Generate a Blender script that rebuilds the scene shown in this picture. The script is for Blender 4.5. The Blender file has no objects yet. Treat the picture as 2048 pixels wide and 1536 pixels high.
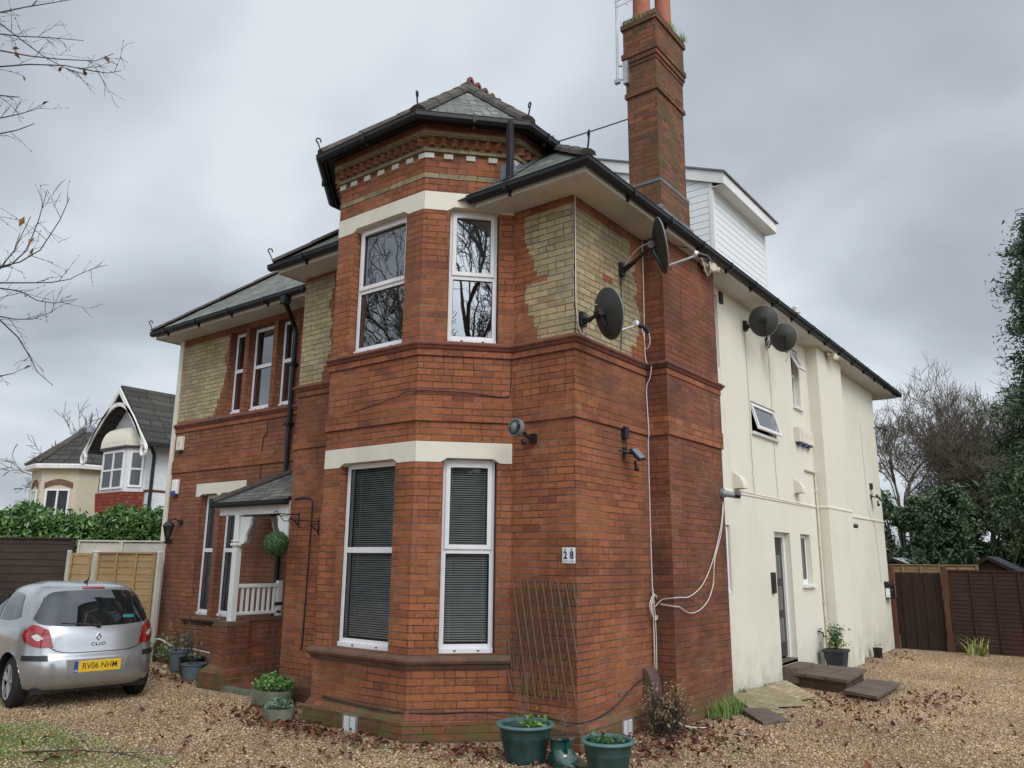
import bpy, bmesh, math, random
import numpy as np
from mathutils import Vector, Matrix
R=math.radians
S=bpy.context.scene
# ---------------- camera ----------------
pitch,yaw,roll=.2192,.6522,.0095
cp,sp=math.cos(pitch),math.sin(pitch); cy,sy=math.cos(yaw),math.sin(yaw)
fwd=Vector((-sy*cp,cy*cp,sp)); r0=Vector((cy,sy,0)); u0=r0.cross(fwd)
cr,sr=math.cos(roll),math.sin(roll); rr=cr*r0+sr*u0; uu=-sr*r0+cr*u0
cam=bpy.data.cameras.new('camera'); co=bpy.data.objects.new('camera',cam); S.collection.objects.link(co)
cam.sensor_width=36; cam.lens=1569.29/2048*36; cam.clip_end=2000; cam.clip_start=.05
co.matrix_world=Matrix(((rr.x,uu.x,-fwd.x,4.4852),(rr.y,uu.y,-fwd.y,-6.9935),(rr.z,uu.z,-fwd.z,1.8301),(0,0,0,1)))
S.camera=co
S.view_settings.view_transform='Standard'; S.view_settings.look='None'; S.view_settings.gamma=1
S.view_settings.exposure=0.0
# ---------------- node helper ----------------
class NT:
    def __init__(s,nt): s.t=nt; s.n=nt.nodes; s.l=nt.links
    def node(s,ty,**kw):
        n=s.n.new(ty)
        for k,v in kw.items(): setattr(n,k,v)
        return n
    def put(s,sock,val):
        if isinstance(val,bpy.types.NodeSocket): s.l.new(val,sock)
        elif isinstance(val,(tuple,list)):
            try: sock.default_value=tuple(val) if len(val)==len(sock.default_value) else tuple(val)+(1,)
            except TypeError: sock.default_value=val[0]
        else: sock.default_value=val
    def math(s,op,a,b=0.0,c=None,clamp=False):
        n=s.node('ShaderNodeMath',operation=op,use_clamp=clamp); s.put(n.inputs[0],a); s.put(n.inputs[1],b)
        if c is not None: s.put(n.inputs[2],c)
        return n.outputs[0]
    def noise(s,vec,scale,detail=4,rough=.5,dist=0,dim='3D'):
        n=s.node('ShaderNodeTexNoise',noise_dimensions=dim); s.put(n.inputs['Vector'],vec)
        n.inputs['Scale'].default_value=scale; n.inputs['Detail'].default_value=detail; n.inputs['Roughness'].default_value=rough; n.inputs['Distortion'].default_value=dist
        return n.outputs[0]
    def mapr(s,v,a,b,c=0,d=1,smooth=False):
        n=s.node('ShaderNodeMapRange'); n.interpolation_type='SMOOTHSTEP' if smooth else 'LINEAR'
        s.put(n.inputs[0],v)
        for i,x in enumerate((a,b,c,d)): s.put(n.inputs[i+1],x)
        return n.outputs[0]
    def mix(s,f,a,b,mode='MIX'):
        n=s.node('ShaderNodeMix',data_type='RGBA',blend_type=mode); s.put(n.inputs[0],f); s.put(n.inputs[6],a); s.put(n.inputs[7],b)
        return n.outputs[2]
    def ramp(s,f,stops,interp='LINEAR'):
        n=s.node('ShaderNodeValToRGB'); s.put(n.inputs[0],f); e=n.color_ramp.elements; n.color_ramp.interpolation=interp
        while len(e)<len(stops): e.new(.5)
        for i,(p,c) in enumerate(stops): e[i].position=p; e[i].color=tuple(c)+(1,)
        return n.outputs[0]
    def scale(s,vec,sc):
        n=s.node('ShaderNodeVectorMath',operation='MULTIPLY'); s.put(n.inputs[0],vec); n.inputs[1].default_value=sc; return n.outputs[0]
    def add(s,a,b):
        n=s.node('ShaderNodeVectorMath',operation='ADD'); s.put(n.inputs[0],a); s.put(n.inputs[1],b); return n.outputs[0]
    def xyz(s,x,y,z=0.0):
        n=s.node('ShaderNodeCombineXYZ'); s.put(n.inputs[0],x); s.put(n.inputs[1],y); s.put(n.inputs[2],z); return n.outputs[0]
    def sep(s,v):
        n=s.node('ShaderNodeSeparateXYZ'); s.put(n.inputs[0],v); return n.outputs
    def bump(s,h,strength=.5,dist=.01):
        n=s.node('ShaderNodeBump'); n.inputs['Strength'].default_value=strength; n.inputs['Distance'].default_value=dist; s.put(n.inputs['Height'],h); return n.outputs[0]
# ---------------- world: overcast ----------------
W=bpy.data.worlds.new('World'); S.world=W; W.use_nodes=True; w=NT(W.node_tree); w.n.clear()
tc=w.node('ShaderNodeTexCoord').outputs['Generated']
sky=w.node('ShaderNodeTexSky'); sky.sky_type='NISHITA'; sky.sun_disc=False
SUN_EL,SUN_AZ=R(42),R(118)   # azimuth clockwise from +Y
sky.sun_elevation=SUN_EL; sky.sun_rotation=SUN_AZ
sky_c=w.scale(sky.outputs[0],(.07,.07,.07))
x,y,z=w.sep(tc)[:3]
zz=w.math('ADD',w.math('MAXIMUM',z,0.0),.28)
pl=w.xyz(w.math('DIVIDE',x,zz),w.math('DIVIDE',y,zz),0.0)
n1=w.noise(w.add(pl,(3.4,1.2,0)),.1+1.15,3,.46,.45)
n2=w.noise(w.add(pl,(7.1,9.3,0)),3.4,4,.5,.3)
nn=w.math('ADD',w.math('MULTIPLY',n1,.83),w.math('MULTIPLY',n2,.17))
cl=w.ramp(nn,[(.34,(.39,.433,.505)),(.44,(.50,.552,.635)),(.52,(.62,.680,.775)),(.61,(.79,.85,.94))])
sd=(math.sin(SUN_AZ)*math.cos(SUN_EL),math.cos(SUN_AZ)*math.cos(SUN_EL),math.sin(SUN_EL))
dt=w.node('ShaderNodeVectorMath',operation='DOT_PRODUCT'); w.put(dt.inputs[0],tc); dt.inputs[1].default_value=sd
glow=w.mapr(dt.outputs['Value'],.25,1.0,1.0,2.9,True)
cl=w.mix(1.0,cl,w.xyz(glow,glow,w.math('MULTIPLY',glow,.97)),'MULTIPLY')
cl=w.mix(w.mapr(z,-.05,.0),(.20,.19,.17),cl)
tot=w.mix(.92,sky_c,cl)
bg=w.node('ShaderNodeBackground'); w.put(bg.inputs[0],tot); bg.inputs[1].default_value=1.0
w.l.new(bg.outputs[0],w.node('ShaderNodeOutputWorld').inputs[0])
sl=bpy.data.lights.new('sun','SUN'); sl.energy=1.5; sl.angle=R(28); sl.color=(1,.96,.9)
so=bpy.data.objects.new('sun',sl); S.collection.objects.link(so)
so.rotation_euler=Vector(sd).to_track_quat('Z','Y').to_euler(); so.location=(10,-10,20)
# ---------------- materials ----------------
def mat(name):
    m=bpy.data.materials.new(name); m.use_nodes=True; t=NT(m.node_tree); b=t.n['Principled BSDF']; return m,t,b
def uvco(t): return t.node('ShaderNodeTexCoord').outputs['UV']
def objco(t): return t.node('ShaderNodeTexCoord').outputs['Object']
def plain(name,col,rough=.6,metal=0,var=.12,vscale=6,bump=0,bscale=60,coat=0,spec=.5,dirt=None,dscale=1.5):
    m,t,b=mat(name); o=objco(t)
    n=t.noise(o,vscale,5,.6); f=t.mapr(n,.3,.7,1-var,1+var)
    c=t.mix(1.0,col,t.xyz(f,f,f),'MULTIPLY')
    if dirt:
        d=t.mapr(t.noise(t.scale(o,(1,1,.25)),dscale,5,.65),.48,.72,0,dirt[1],True); c=t.mix(d,c,dirt[0])
    t.put(b.inputs['Base Color'],c); b.inputs['Roughness'].default_value=rough; b.inputs['Metallic'].default_value=metal
    b.inputs['Coat Weight'].default_value=coat; b.inputs['Specular IOR Level'].default_value=spec
    if bump: t.put(b.inputs['Normal'],t.bump(t.noise(o,bscale,4,.6),bump,.01))
    return m
BH=.0755
def cells(name,ramp,mortar,w=.228,h=BH,mt=.0075,rough=.9,bumps=.6,grime=(.06,.035,.025),gamt=.55,gscale=.8,offset=.5,vary=.18,moss=None,light=None,algae=None):
    m,t,b=mat(name); uv=uvco(t)
    wob=t.noise(uv,9,3,.6); wv=t.math('MULTIPLY',t.math('SUBTRACT',wob,.5),.012)
    u,v=t.sep(uv)[:2]; u=t.math('ADD',u,wv)
    wob2=t.noise(t.add(uv,(5.3,2.2,0)),7,3,.6); v=t.math('ADD',v,t.math('MULTIPLY',t.math('SUBTRACT',wob2,.5),.007))
    vr=t.math('DIVIDE',v,h); row=t.math('FLOOR',vr); fv=t.math('FRACT',vr)
    wr=t.node('ShaderNodeTexWhiteNoise',noise_dimensions='1D'); t.put(wr.inputs['W'],row)
    ur=t.math('ADD',t.math('DIVIDE',u,w),t.math('ADD',t.math('MULTIPLY',row,offset),t.math('MULTIPLY',wr.outputs[0],.14)))
    col=t.math('FLOOR',ur); fu=t.math('FRACT',ur)
    wn=t.node('ShaderNodeTexWhiteNoise',noise_dimensions='2D'); t.put(wn.inputs['Vector'],t.xyz(col,row))
    # some bricks are split into two headers
    du=t.math('ADD',t.math('MULTIPLY',t.math('MINIMUM',fu,t.math('SUBTRACT',1.0,fu)),w),.0018)
    hs=t.math('GREATER_THAN',wn.outputs[0],.80)
    dmid=t.math('MULTIPLY',t.math('ABSOLUTE',t.math('SUBTRACT',fu,.5)),w)
    du=t.math('MINIMUM',du,t.math('ADD',dmid,t.math('MULTIPLY',t.math('SUBTRACT',1.0,hs),10)))
    dv=t.math('MULTIPLY',t.math('MINIMUM',fv,t.math('SUBTRACT',1.0,fv)),h)
    d=t.math('MINIMUM',du,dv)
    fine=t.noise(uv,55,3,.6)
    d2=t.math('ADD',d,t.math('MULTIPLY',t.math('SUBTRACT',fine,.5),.004))
    mask=t.mapr(d2,mt*.45,mt,0,1,True)
    c=t.ramp(wn.outputs[0],ramp)
    wn2=t.node('ShaderNodeTexWhiteNoise',noise_dimensions='2D'); t.put(wn2.inputs['Vector'],t.xyz(t.math('ADD',col,17.3),t.math('ADD',row,4.1)))
    fv2=t.mapr(wn2.outputs[0],0,1,1-vary,1+vary); pn=t.mapr(t.noise(uv,22,4,.65),.25,.75,.82,1.16)
    f=t.math('MULTIPLY',fv2,pn); c=t.mix(1.0,c,t.xyz(f,f,f),'MULTIPLY')
    mo=t.mix(t.mapr(t.noise(uv,1.7,3,.5),.4,.65),mortar,tuple(x*.45 for x in mortar))
    if light: mo=t.mix(t.mapr(t.noise(t.add(uv,(3,8,0)),.9,3,.5),.5,.62),mo,light)
    c=t.mix(mask,mo,c)
    sm=t.noise(t.scale(uv,(7,30,1)),1.0,4,.7,1.2); c=t.mix(t.mapr(sm,.50,.72,0,.55,True),c,tuple(min(1,x*1.5+.02) for x in ramp[len(ramp)//2][1]))
    sd_=t.noise(t.scale(t.add(uv,(4,7,0)),(9,22,1)),1.0,4,.7,.8); c=t.mix(t.mapr(sd_,.52,.74,0,.6,True),c,tuple(x*.55 for x in ramp[0][1]))
    g=t.math('MULTIPLY',t.mapr(t.noise(t.add(uv,(11,3,0)),gscale,6,.62),.44,.68,0,gamt,True),1.0)
    c=t.mix(g,c,grime)
    vs=t.noise(t.scale(t.add(uv,(1.5,5,0)),(3.2,.5,1)),1.0,5,.6); c=t.mix(t.mapr(vs,.52,.70,0,gamt*.7,True),c,grime)
    if algae:
        av=t.math('MULTIPLY',t.mapr(v,.42,.02,0,1,True),t.mapr(t.noise(uv,2.6,5,.7),.38,.62,0,.85,True)); c=t.mix(av,c,algae)
    if moss: c=t.mix(t.mapr(t.noise(t.add(uv,(2,31,0)),moss[1],6,.7),moss[2],moss[2]+.14,0,moss[3],True),c,moss[0])
    t.put(b.inputs['Base Color'],c); b.inputs['Roughness'].default_value=rough; b.inputs['Specular IOR Level'].default_value=.3
    hgt=t.math('ADD',mask,t.math('ADD',t.math('MULTIPLY',fine,.35),t.math('MULTIPLY',wn2.outputs[0],.25)))
    t.put(b.inputs['Normal'],t.bump(hgt,bumps,.006))
    return m
MT={}
RED=[(0,(.20,.070,.035)),(.15,(.255,.089,.040)),(.45,(.308,.112,.047)),(.7,(.282,.100,.044)),(.86,(.235,.082,.038)),(.94,(.335,.130,.058)),(1,(.175,.064,.036))]
MT['red']=cells('red_brick',RED,(.085,.053,.039),light=(.21,.16,.12),algae=(.085,.062,.035),grime=(.085,.040,.028),gamt=.5,vary=.12)
MT['red_dark']=cells('red_brick_weathered',[(0,(.145,.052,.030)),(.5,(.225,.078,.038)),(1,(.165,.058,.032))],(.075,.055,.045),light=(.24,.19,.15),algae=(.10,.095,.035),grime=(.06,.03,.022),gamt=.65,vary=.12)
MT['red_left']=cells('red_brick_pale_joint',[(0,(.20,.076,.042)),(.5,(.27,.107,.058)),(1,(.235,.088,.048))],(.085,.05,.037),grime=(.10,.045,.032),gamt=.55,vary=.12)
MT['yellow']=cells('yellow_brick',[(0,(.27,.21,.125)),(.35,(.41,.33,.19)),(.6,(.37,.30,.18)),(.85,(.31,.265,.18)),(1,(.46,.35,.19))],(.11,.09,.06),grime=(.20,.165,.11),gamt=.55,gscale=1.1,vary=.12)
MT['yellow_course']=cells('weathered_yellow_brick',[(0,(.22,.17,.10)),(1,(.30,.235,.135))],(.08,.06,.04),grime=(.10,.085,.055),gamt=.5)
MT['chim']=cells('chimney_brick',[(0,(.085,.040,.026)),(.3,(.165,.064,.036)),(.6,(.195,.076,.038)),(.85,(.12,.052,.03)),(1,(.27,.095,.042))],(.10,.085,.065),grime=(.07,.045,.028),gamt=.75,gscale=1.2,moss=((.085,.08,.035),1.6,.50,.7))
MT['slate']=cells('slate_roof',[(0,(.07,.076,.072)),(.4,(.13,.138,.128)),(.8,(.175,.18,.165)),(1,(.26,.26,.235))],(.012,.013,.012),w=.22,h=.125,mt=.010,rough=.55,bumps=.9,grime=(.10,.12,.07),gamt=.5,moss=((.12,.13,.03),2.2,.60,.5))
MT['tile']=cells('concrete_roof_tile',[(0,(.032,.030,.029)),(1,(.060,.056,.053))],(.008,.008,.008),w=.9,h=.33,mt=.035,rough=.8,bumps=1.0,grime=(.075,.08,.03),gamt=.22,offset=0)
MT['paver']=cells('brick_paver',[(0,(.30,.235,.14)),(1,(.40,.32,.21))],(.10,.08,.05),w=.2,h=.1,mt=.005,grime=(.15,.15,.07),gamt=.5)
MT['hang']=cells('scallop_hung_tile',[(0,(.22,.04,.025)),(1,(.32,.065,.04))],(.05,.015,.01),w=.17,h=.12,mt=.012)
MT['wbrick']=cells('white_painted_brick',[(0,(.62,.64,.67)),(1,(.68,.70,.72))],(.50,.52,.55),mt=.004,vary=.04,bumps=.4,grime=(.5,.52,.5),gamt=.3)
MT['bbrick']=cells('brown_brick',[(0,(.13,.06,.045)),(1,(.22,.10,.07))],(.2,.17,.14))
MT['hip']=plain('hip_tile_clay',(.062,.050,.043),.85,var=.3,vscale=5,bump=.5,bscale=30,dirt=((.15,.14,.09),.4),dscale=6)
MT['crest']=plain('terracotta_crest',(.15,.055,.04),.8,var=.2)
MT['pot']=plain('chimney_pot_clay',(.36,.12,.07),.8,var=.2,dirt=((.15,.09,.06),.6))
MT['mould']=plain('moulded_red_brick',(.165,.058,.036),.85,var=.3,vscale=9,bump=.4,bscale=50,dirt=((.05,.035,.025),.7),dscale=2.4)
MT['sill']=plain('brick_sill_weathered',(.13,.068,.042),.85,var=.3,vscale=9,bump=.5,bscale=50,dirt=((.10,.09,.05),.75),dscale=3)
MT['cream']=plain('cream_masonry_paint',(.66,.62,.52),.75,var=.03,dirt=((.45,.42,.33),.35),bump=.1)
MT['dentil']=plain('dirty_white_block',(.50,.48,.42),.8,var=.15,dirt=((.28,.25,.2),.5),dscale=5)
MT['upvc']=plain('white_upvc',(.73,.72,.735),.35,var=.04,dirt=((.48,.47,.44),.3),dscale=4)
MT['white']=plain('white_paint',(.72,.72,.70),.5,var=.05,dirt=((.42,.42,.38),.35))
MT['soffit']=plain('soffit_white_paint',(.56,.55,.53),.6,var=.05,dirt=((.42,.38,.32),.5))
MT['gutter']=plain('black_gutter',(.012,.013,.016),.5,var=.2,spec=.35)
MT['black']=plain('black_plastic',(.012,.012,.013),.4)
MT['iron']=plain('black_iron',(.012,.012,.012),.55)
MT['lead']=plain('lead_flashing',(.13,.14,.155),.55,var=.25,bump=.4,bscale=14)
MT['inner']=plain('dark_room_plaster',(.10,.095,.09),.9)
MT['grey']=plain('grey_plastic',(.20,.205,.21),.45)
MT['lgrey']=plain('light_grey_plastic',(.6,.6,.58),.45)
MT['wplastic']=plain('white_plastic',(.75,.75,.72),.4,var=.03)
MT['beige']=plain('beige_plastic',(.62,.56,.44),.5)
MT['cable']=plain('white_cable',(.6,.57,.52),.5)
MT['bcable']=plain('black_cable',(.02,.018,.016),.6)
MT['dish']=plain('dish_dark_mesh',(.035,.036,.03),.6,var=.25,bump=.3,bscale=200)
MT['steel']=plain('galvanised_steel',(.42,.42,.42),.4,metal=.7)
MT['blind']=plain('grey_blind_slat',(.68,.70,.68),.5)
MT['lightener']=plain('pale_pane_lightener',(.62,.66,.68),.8)  # pale colour stands in for sky brightness on the upper bay panes
MT['curtain']=plain('pale_curtain',(.28,.27,.25),.9)
MT['green_pot']=plain('green_plastic_pot',(.011,.046,.043),.42,var=.35,vscale=5,dirt=((.06,.10,.09),.6),dscale=4,bump=.1)
MT['rim']=plain('green_pot_rim',(.075,.16,.15),.5,var=.2)
MT['glaze']=plain('green_glaze',(.004,.05,.04),.08,var=.6,vscale=11,coat=1)
MT['soil']=plain('dark_soil',(.035,.026,.018),1,var=.5,vscale=30,bump=1,bscale=60)
MT['stone']=plain('mossy_stone',(.16,.17,.12),.95,var=.4,vscale=9,bump=.9,bscale=40,dirt=((.08,.10,.04),.6))
MT['terra']=plain('red_quarry_tile',(.20,.06,.04),.6,var=.25)
MT['brown_slab']=plain('brown_step_slab',(.115,.082,.062),.85,var=.3,vscale=6,bump=.4,bscale=40)
MT['bluepot']=plain('blue_grey_glaze',(.12,.16,.19),.35,var=.25)
MT['rubber']=plain('tyre_rubber',(.012,.012,.012),.8)
MT['chrome']=plain('chrome',(.7,.7,.72),.12,metal=1)
MT['terracotta']=plain('terracotta_hood',(.10,.055,.042),.7,var=.3)
MT['bark']=plain('bark',(.11,.088,.066),.95,var=.4,bump=.6,bscale=20,dirt=((.09,.11,.05),.5),dscale=3)
MT['twig']=plain('dark_twig',(.045,.035,.032),.9)
MT['blue_enamel']=plain('blue_enamel',(.02,.03,.16),.35)
MT['felt']=plain('shed_roof_felt',(.14,.15,.16),.9,var=.2)
def wood(name,c1,c2,sc=1,vert=False,rough=.9):
    m,t,b=mat(name); uv=uvco(t); v=t.scale(uv,(18,1.5,1) if vert else (1.5,18,1))
    n=t.noise(v,2.2*sc,6,.65,.4); c=t.ramp(n,[(.25,c1),(.75,c2)])
    k=t.mapr(t.noise(uv,.9,5,.6),.35,.7,.7,1.15); c=t.mix(1.0,c,t.xyz(k,k,k),'MULTIPLY')
    t.put(b.inputs['Base Color'],c); b.inputs['Roughness'].default_value=rough; t.put(b.inputs['Normal'],t.bump(n,.4,.004)); return m
MT['fence_brown']=wood('red_brown_stained_wood',(.020,.008,.005),(.060,.023,.014))
MT['fence_vert']=wood('red_brown_vertical_wood',(.014,.006,.004),(.044,.018,.011),vert=True)
MT['fence_post']=wood('brown_post_wood',(.07,.025,.014),(.13,.05,.026),vert=True)
MT['fence_dark']=wood('dark_brown_wood',(.018,.011,.008),(.060,.036,.024))
MT['fence_gold']=wood('golden_new_wood',(.20,.125,.055),(.40,.27,.125))
MT['fence_white']=wood('weathered_white_wood',(.42,.38,.32),(.64,.60,.52))
MT['cane']=wood('grey_willow_cane',(.11,.08,.055),(.20,.15,.105))
def render_mat():
    m,t,b=mat('cream_render'); o=objco(t)
    base=(.665,.632,.535)
    st=t.noise(t.scale(o,(3.0,3.0,.35)),1.6,6,.62); c=t.mix(t.mapr(st,.54,.78,0,.26,True),base,(.40,.375,.285))
    bl=t.noise(t.add(o,(4,9,2)),.55,5,.6); c=t.mix(t.mapr(bl,.45,.7,0,.3,True),c,(.52,.47,.36))
    z=t.sep(o)[2]; low=t.math('MULTIPLY',t.mapr(z,.8,-.1,0,1,True),t.mapr(t.noise(o,3,5,.7),.35,.65,0,.65)); c=t.mix(low,c,(.31,.30,.20))
    t.put(b.inputs['Base Color'],c); b.inputs['Roughness'].default_value=.85; b.inputs['Specular IOR Level'].default_value=.25
    t.put(b.inputs['Normal'],t.bump(t.noise(o,38,5,.65),.25,.006)); return m
MT['render']=render_mat()
def siding():
    m,t,b=mat('white_upvc_cladding'); u,v=t.sep(uvco(t))[:2]; f=t.math('FRACT',t.math('DIVIDE',v,.13))
    ln=t.mapr(f,.0,.09,0,1); c=t.mix(ln,(.10,.11,.12),(.70,.72,.73)); t.put(b.inputs['Base Color'],c); b.inputs['Roughness'].default_value=.4
    t.put(b.inputs['Normal'],t.bump(t.math('ADD',ln,t.math('MULTIPLY',f,-.8)),.6,.02)); return m
MT['siding']=siding()
def glass(name,tint=(.75,.78,.78),ior=1.9):
    m,t,b=mat(name); t.n.remove(b)
    tr=t.node('ShaderNodeBsdfTransparent'); tr.inputs[0].default_value=tint+(1,)
    gl=t.node('ShaderNodeBsdfGlossy'); gl.inputs['Roughness'].default_value=.0; gl.inputs[0].default_value=(.95,.97,1,1)
    o=objco(t); nb=t.bump(t.noise(o,1.6,2,.5),.05,.02); t.put(gl.inputs['Normal'],nb)
    fr=t.node('ShaderNodeFresnel'); fr.inputs[0].default_value=ior
    mx=t.node('ShaderNodeMixShader'); t.put(mx.inputs[0],fr.outputs[0]); t.l.new(tr.outputs[0],mx.inputs[1]); t.l.new(gl.outputs[0],mx.inputs[2])
    t.l.new(mx.outputs[0],t.n['Material Output'].inputs[0]); return m
MT['glass']=glass('window_glass',(.62,.65,.65),3.4); MT['glass_low']=glass('window_glass_low',(.80,.82,.82),1.45)
MT['car_glass']=glass('tinted_car_glass',(.30,.36,.35),1.7)
def leafmat(name,c1,c2,rough=.45,spec=.5,back=.3):
    m,t,b=mat(name); at=t.node('ShaderNodeAttribute'); at.attribute_name='tint'
    c=t.mix(at.outputs['Fac'],c1,c2); t.put(b.inputs['Base Color'],c); b.inputs['Roughness'].default_value=rough; b.inputs['Specular IOR Level'].default_value=spec
    return m
MT['laurel']=leafmat('laurel_leaf',(.03,.085,.018),(.115,.225,.045),.3)
MT['holly']=leafmat('dark_evergreen_leaf',(.065,.120,.052),(.21,.29,.145),.4)
MT['conifer']=leafmat('conifer_foliage',(.032,.065,.030),(.10,.155,.07),.6)
MT['box_leaf']=leafmat('box_leaf',(.03,.08,.02),(.09,.19,.05),.5)
MT['herb']=leafmat('herb_leaf',(.06,.15,.03),(.17,.32,.08),.5)
MT['herb_grey']=leafmat('grey_green_leaf',(.07,.14,.08),(.20,.29,.20),.6)
MT['grass']=leafmat('grass_blade',(.09,.16,.03),(.22,.36,.08),.5)
MT['strap']=leafmat('strap_leaf',(.20,.26,.06),(.42,.42,.14),.5)
MT['dead']=leafmat('dead_brown_leaf',(.075,.024,.015),(.20,.070,.036),.75)
MT['dry']=leafmat('dry_flower_head',(.16,.10,.055),(.32,.22,.12),.85)
MT['autumn']=leafmat('autumn_leaf',(.13,.03,.015),(.33,.20,.06),.6)
def pebble_mat():
    m,t,b=mat('gravel_stone'); at=t.node('ShaderNodeAttribute'); at.attribute_name='tint'
    c=t.ramp(at.outputs['Fac'],[(0,(.21,.12,.07)),(.18,(.36,.23,.125)),(.42,(.54,.39,.235)),(.66,(.62,.49,.335)),(.82,(.38,.27,.18)),(.92,(.78,.68,.53)),(1,(.24,.18,.14))])
    k=t.mapr(t.noise(objco(t),.55,5,.6),.35,.65,.78,1.12); c=t.mix(1.0,c,t.xyz(k,t.math('MULTIPLY',k,.98),t.math('MULTIPLY',k,.93)),'MULTIPLY')
    t.put(b.inputs['Base Color'],c); b.inputs['Roughness'].default_value=.75; b.inputs['Specular IOR Level'].default_value=.3; return m
MT['pebble']=pebble_mat()
def ground_mat():
    m,t,b=mat('gravel_ground'); o=objco(t)
    def vor(sc,off):
        n=t.node('ShaderNodeTexVoronoi'); t.put(n.inputs['Vector'],t.add(o,off)); n.inputs['Scale'].default_value=sc; return n
    v=vor(48,(0,0,0)); v2=vor(30,(3,1,0))
    r1=t.sep(v.outputs['Color'])[0]; c=t.ramp(r1,[(0,(.11,.06,.035)),(.25,(.31,.195,.10)),(.5,(.46,.325,.185)),(.75,(.55,.42,.27)),(.9,(.29,.215,.15)),(1,(.64,.55,.42))])
    dd=t.mapr(v.outputs['Distance'],.1,.75,1.2,.6); c=t.mix(1.0,c,t.xyz(dd,dd,dd),'MULTIPLY')
    big=t.noise(o,.55,5,.6); k=t.mapr(big,.35,.65,.68,1.08); c=t.mix(1.0,c,t.xyz(k,t.math('MULTIPLY',k,.99),t.math('MULTIPLY',k,.96)),'MULTIPLY')
    # mossy patch near the drive edge and damp soil by the wall
    def blob(cx,cy,rx,ry,lo,hi):
        x,y=t.sep(o)[:2]; ax=t.math('DIVIDE',t.math('SUBTRACT',x,cx),rx); ay=t.math('DIVIDE',t.math('SUBTRACT',y,cy),ry)
        d=t.math('SQRT',t.math('ADD',t.math('MULTIPLY',ax,ax),t.math('MULTIPLY',ay,ay)))
        d=t.math('ADD',d,t.math('MULTIPLY',t.math('SUBTRACT',t.noise(o,3.2,6,.7),.5),1.9)); return t.mapr(d,lo,hi,1,0,True)
    c=t.mix(t.math('MULTIPLY',blob(-4.1,-3.3,1.7,.75,.25,1.0),.75),c,(.085,.105,.028))
    t.put(b.inputs['Base Color'],c); b.inputs['Roughness'].default_value=.85; b.inputs['Specular IOR Level'].default_value=.25
    hh=t.math('SUBTRACT',1.0,v.outputs['Distance']); t.put(b.inputs['Normal'],t.bump(t.math('ADD',hh,t.math('MULTIPLY',v2.outputs['Distance'],-.5)),.9,.018)); return m
MT['ground']=ground_mat()
MT['stone_pale']=plain('pale_clay',(.42,.33,.22),.9,var=.2)
MT['slatey']=plain('dark_slate_planter',(.03,.032,.036),.6,var=.3)
MT['paver_dark']=cells('dark_paver_brick',[(0,(.06,.035,.025)),(1,(.12,.065,.045))],(.05,.04,.03),mt=.005,grime=(.03,.025,.02),gamt=.5)
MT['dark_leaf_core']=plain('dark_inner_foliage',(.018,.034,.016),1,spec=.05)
MT['far_glass']=plain('dark_window_pane',(.04,.045,.05),.08,spec=.7)
MT['bcream']=plain('cream_render_far',(.50,.45,.34),.85,var=.05)
MT['twig_near']=plain('grey_brown_twig',(.055,.042,.042),.85,var=.3)
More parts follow.
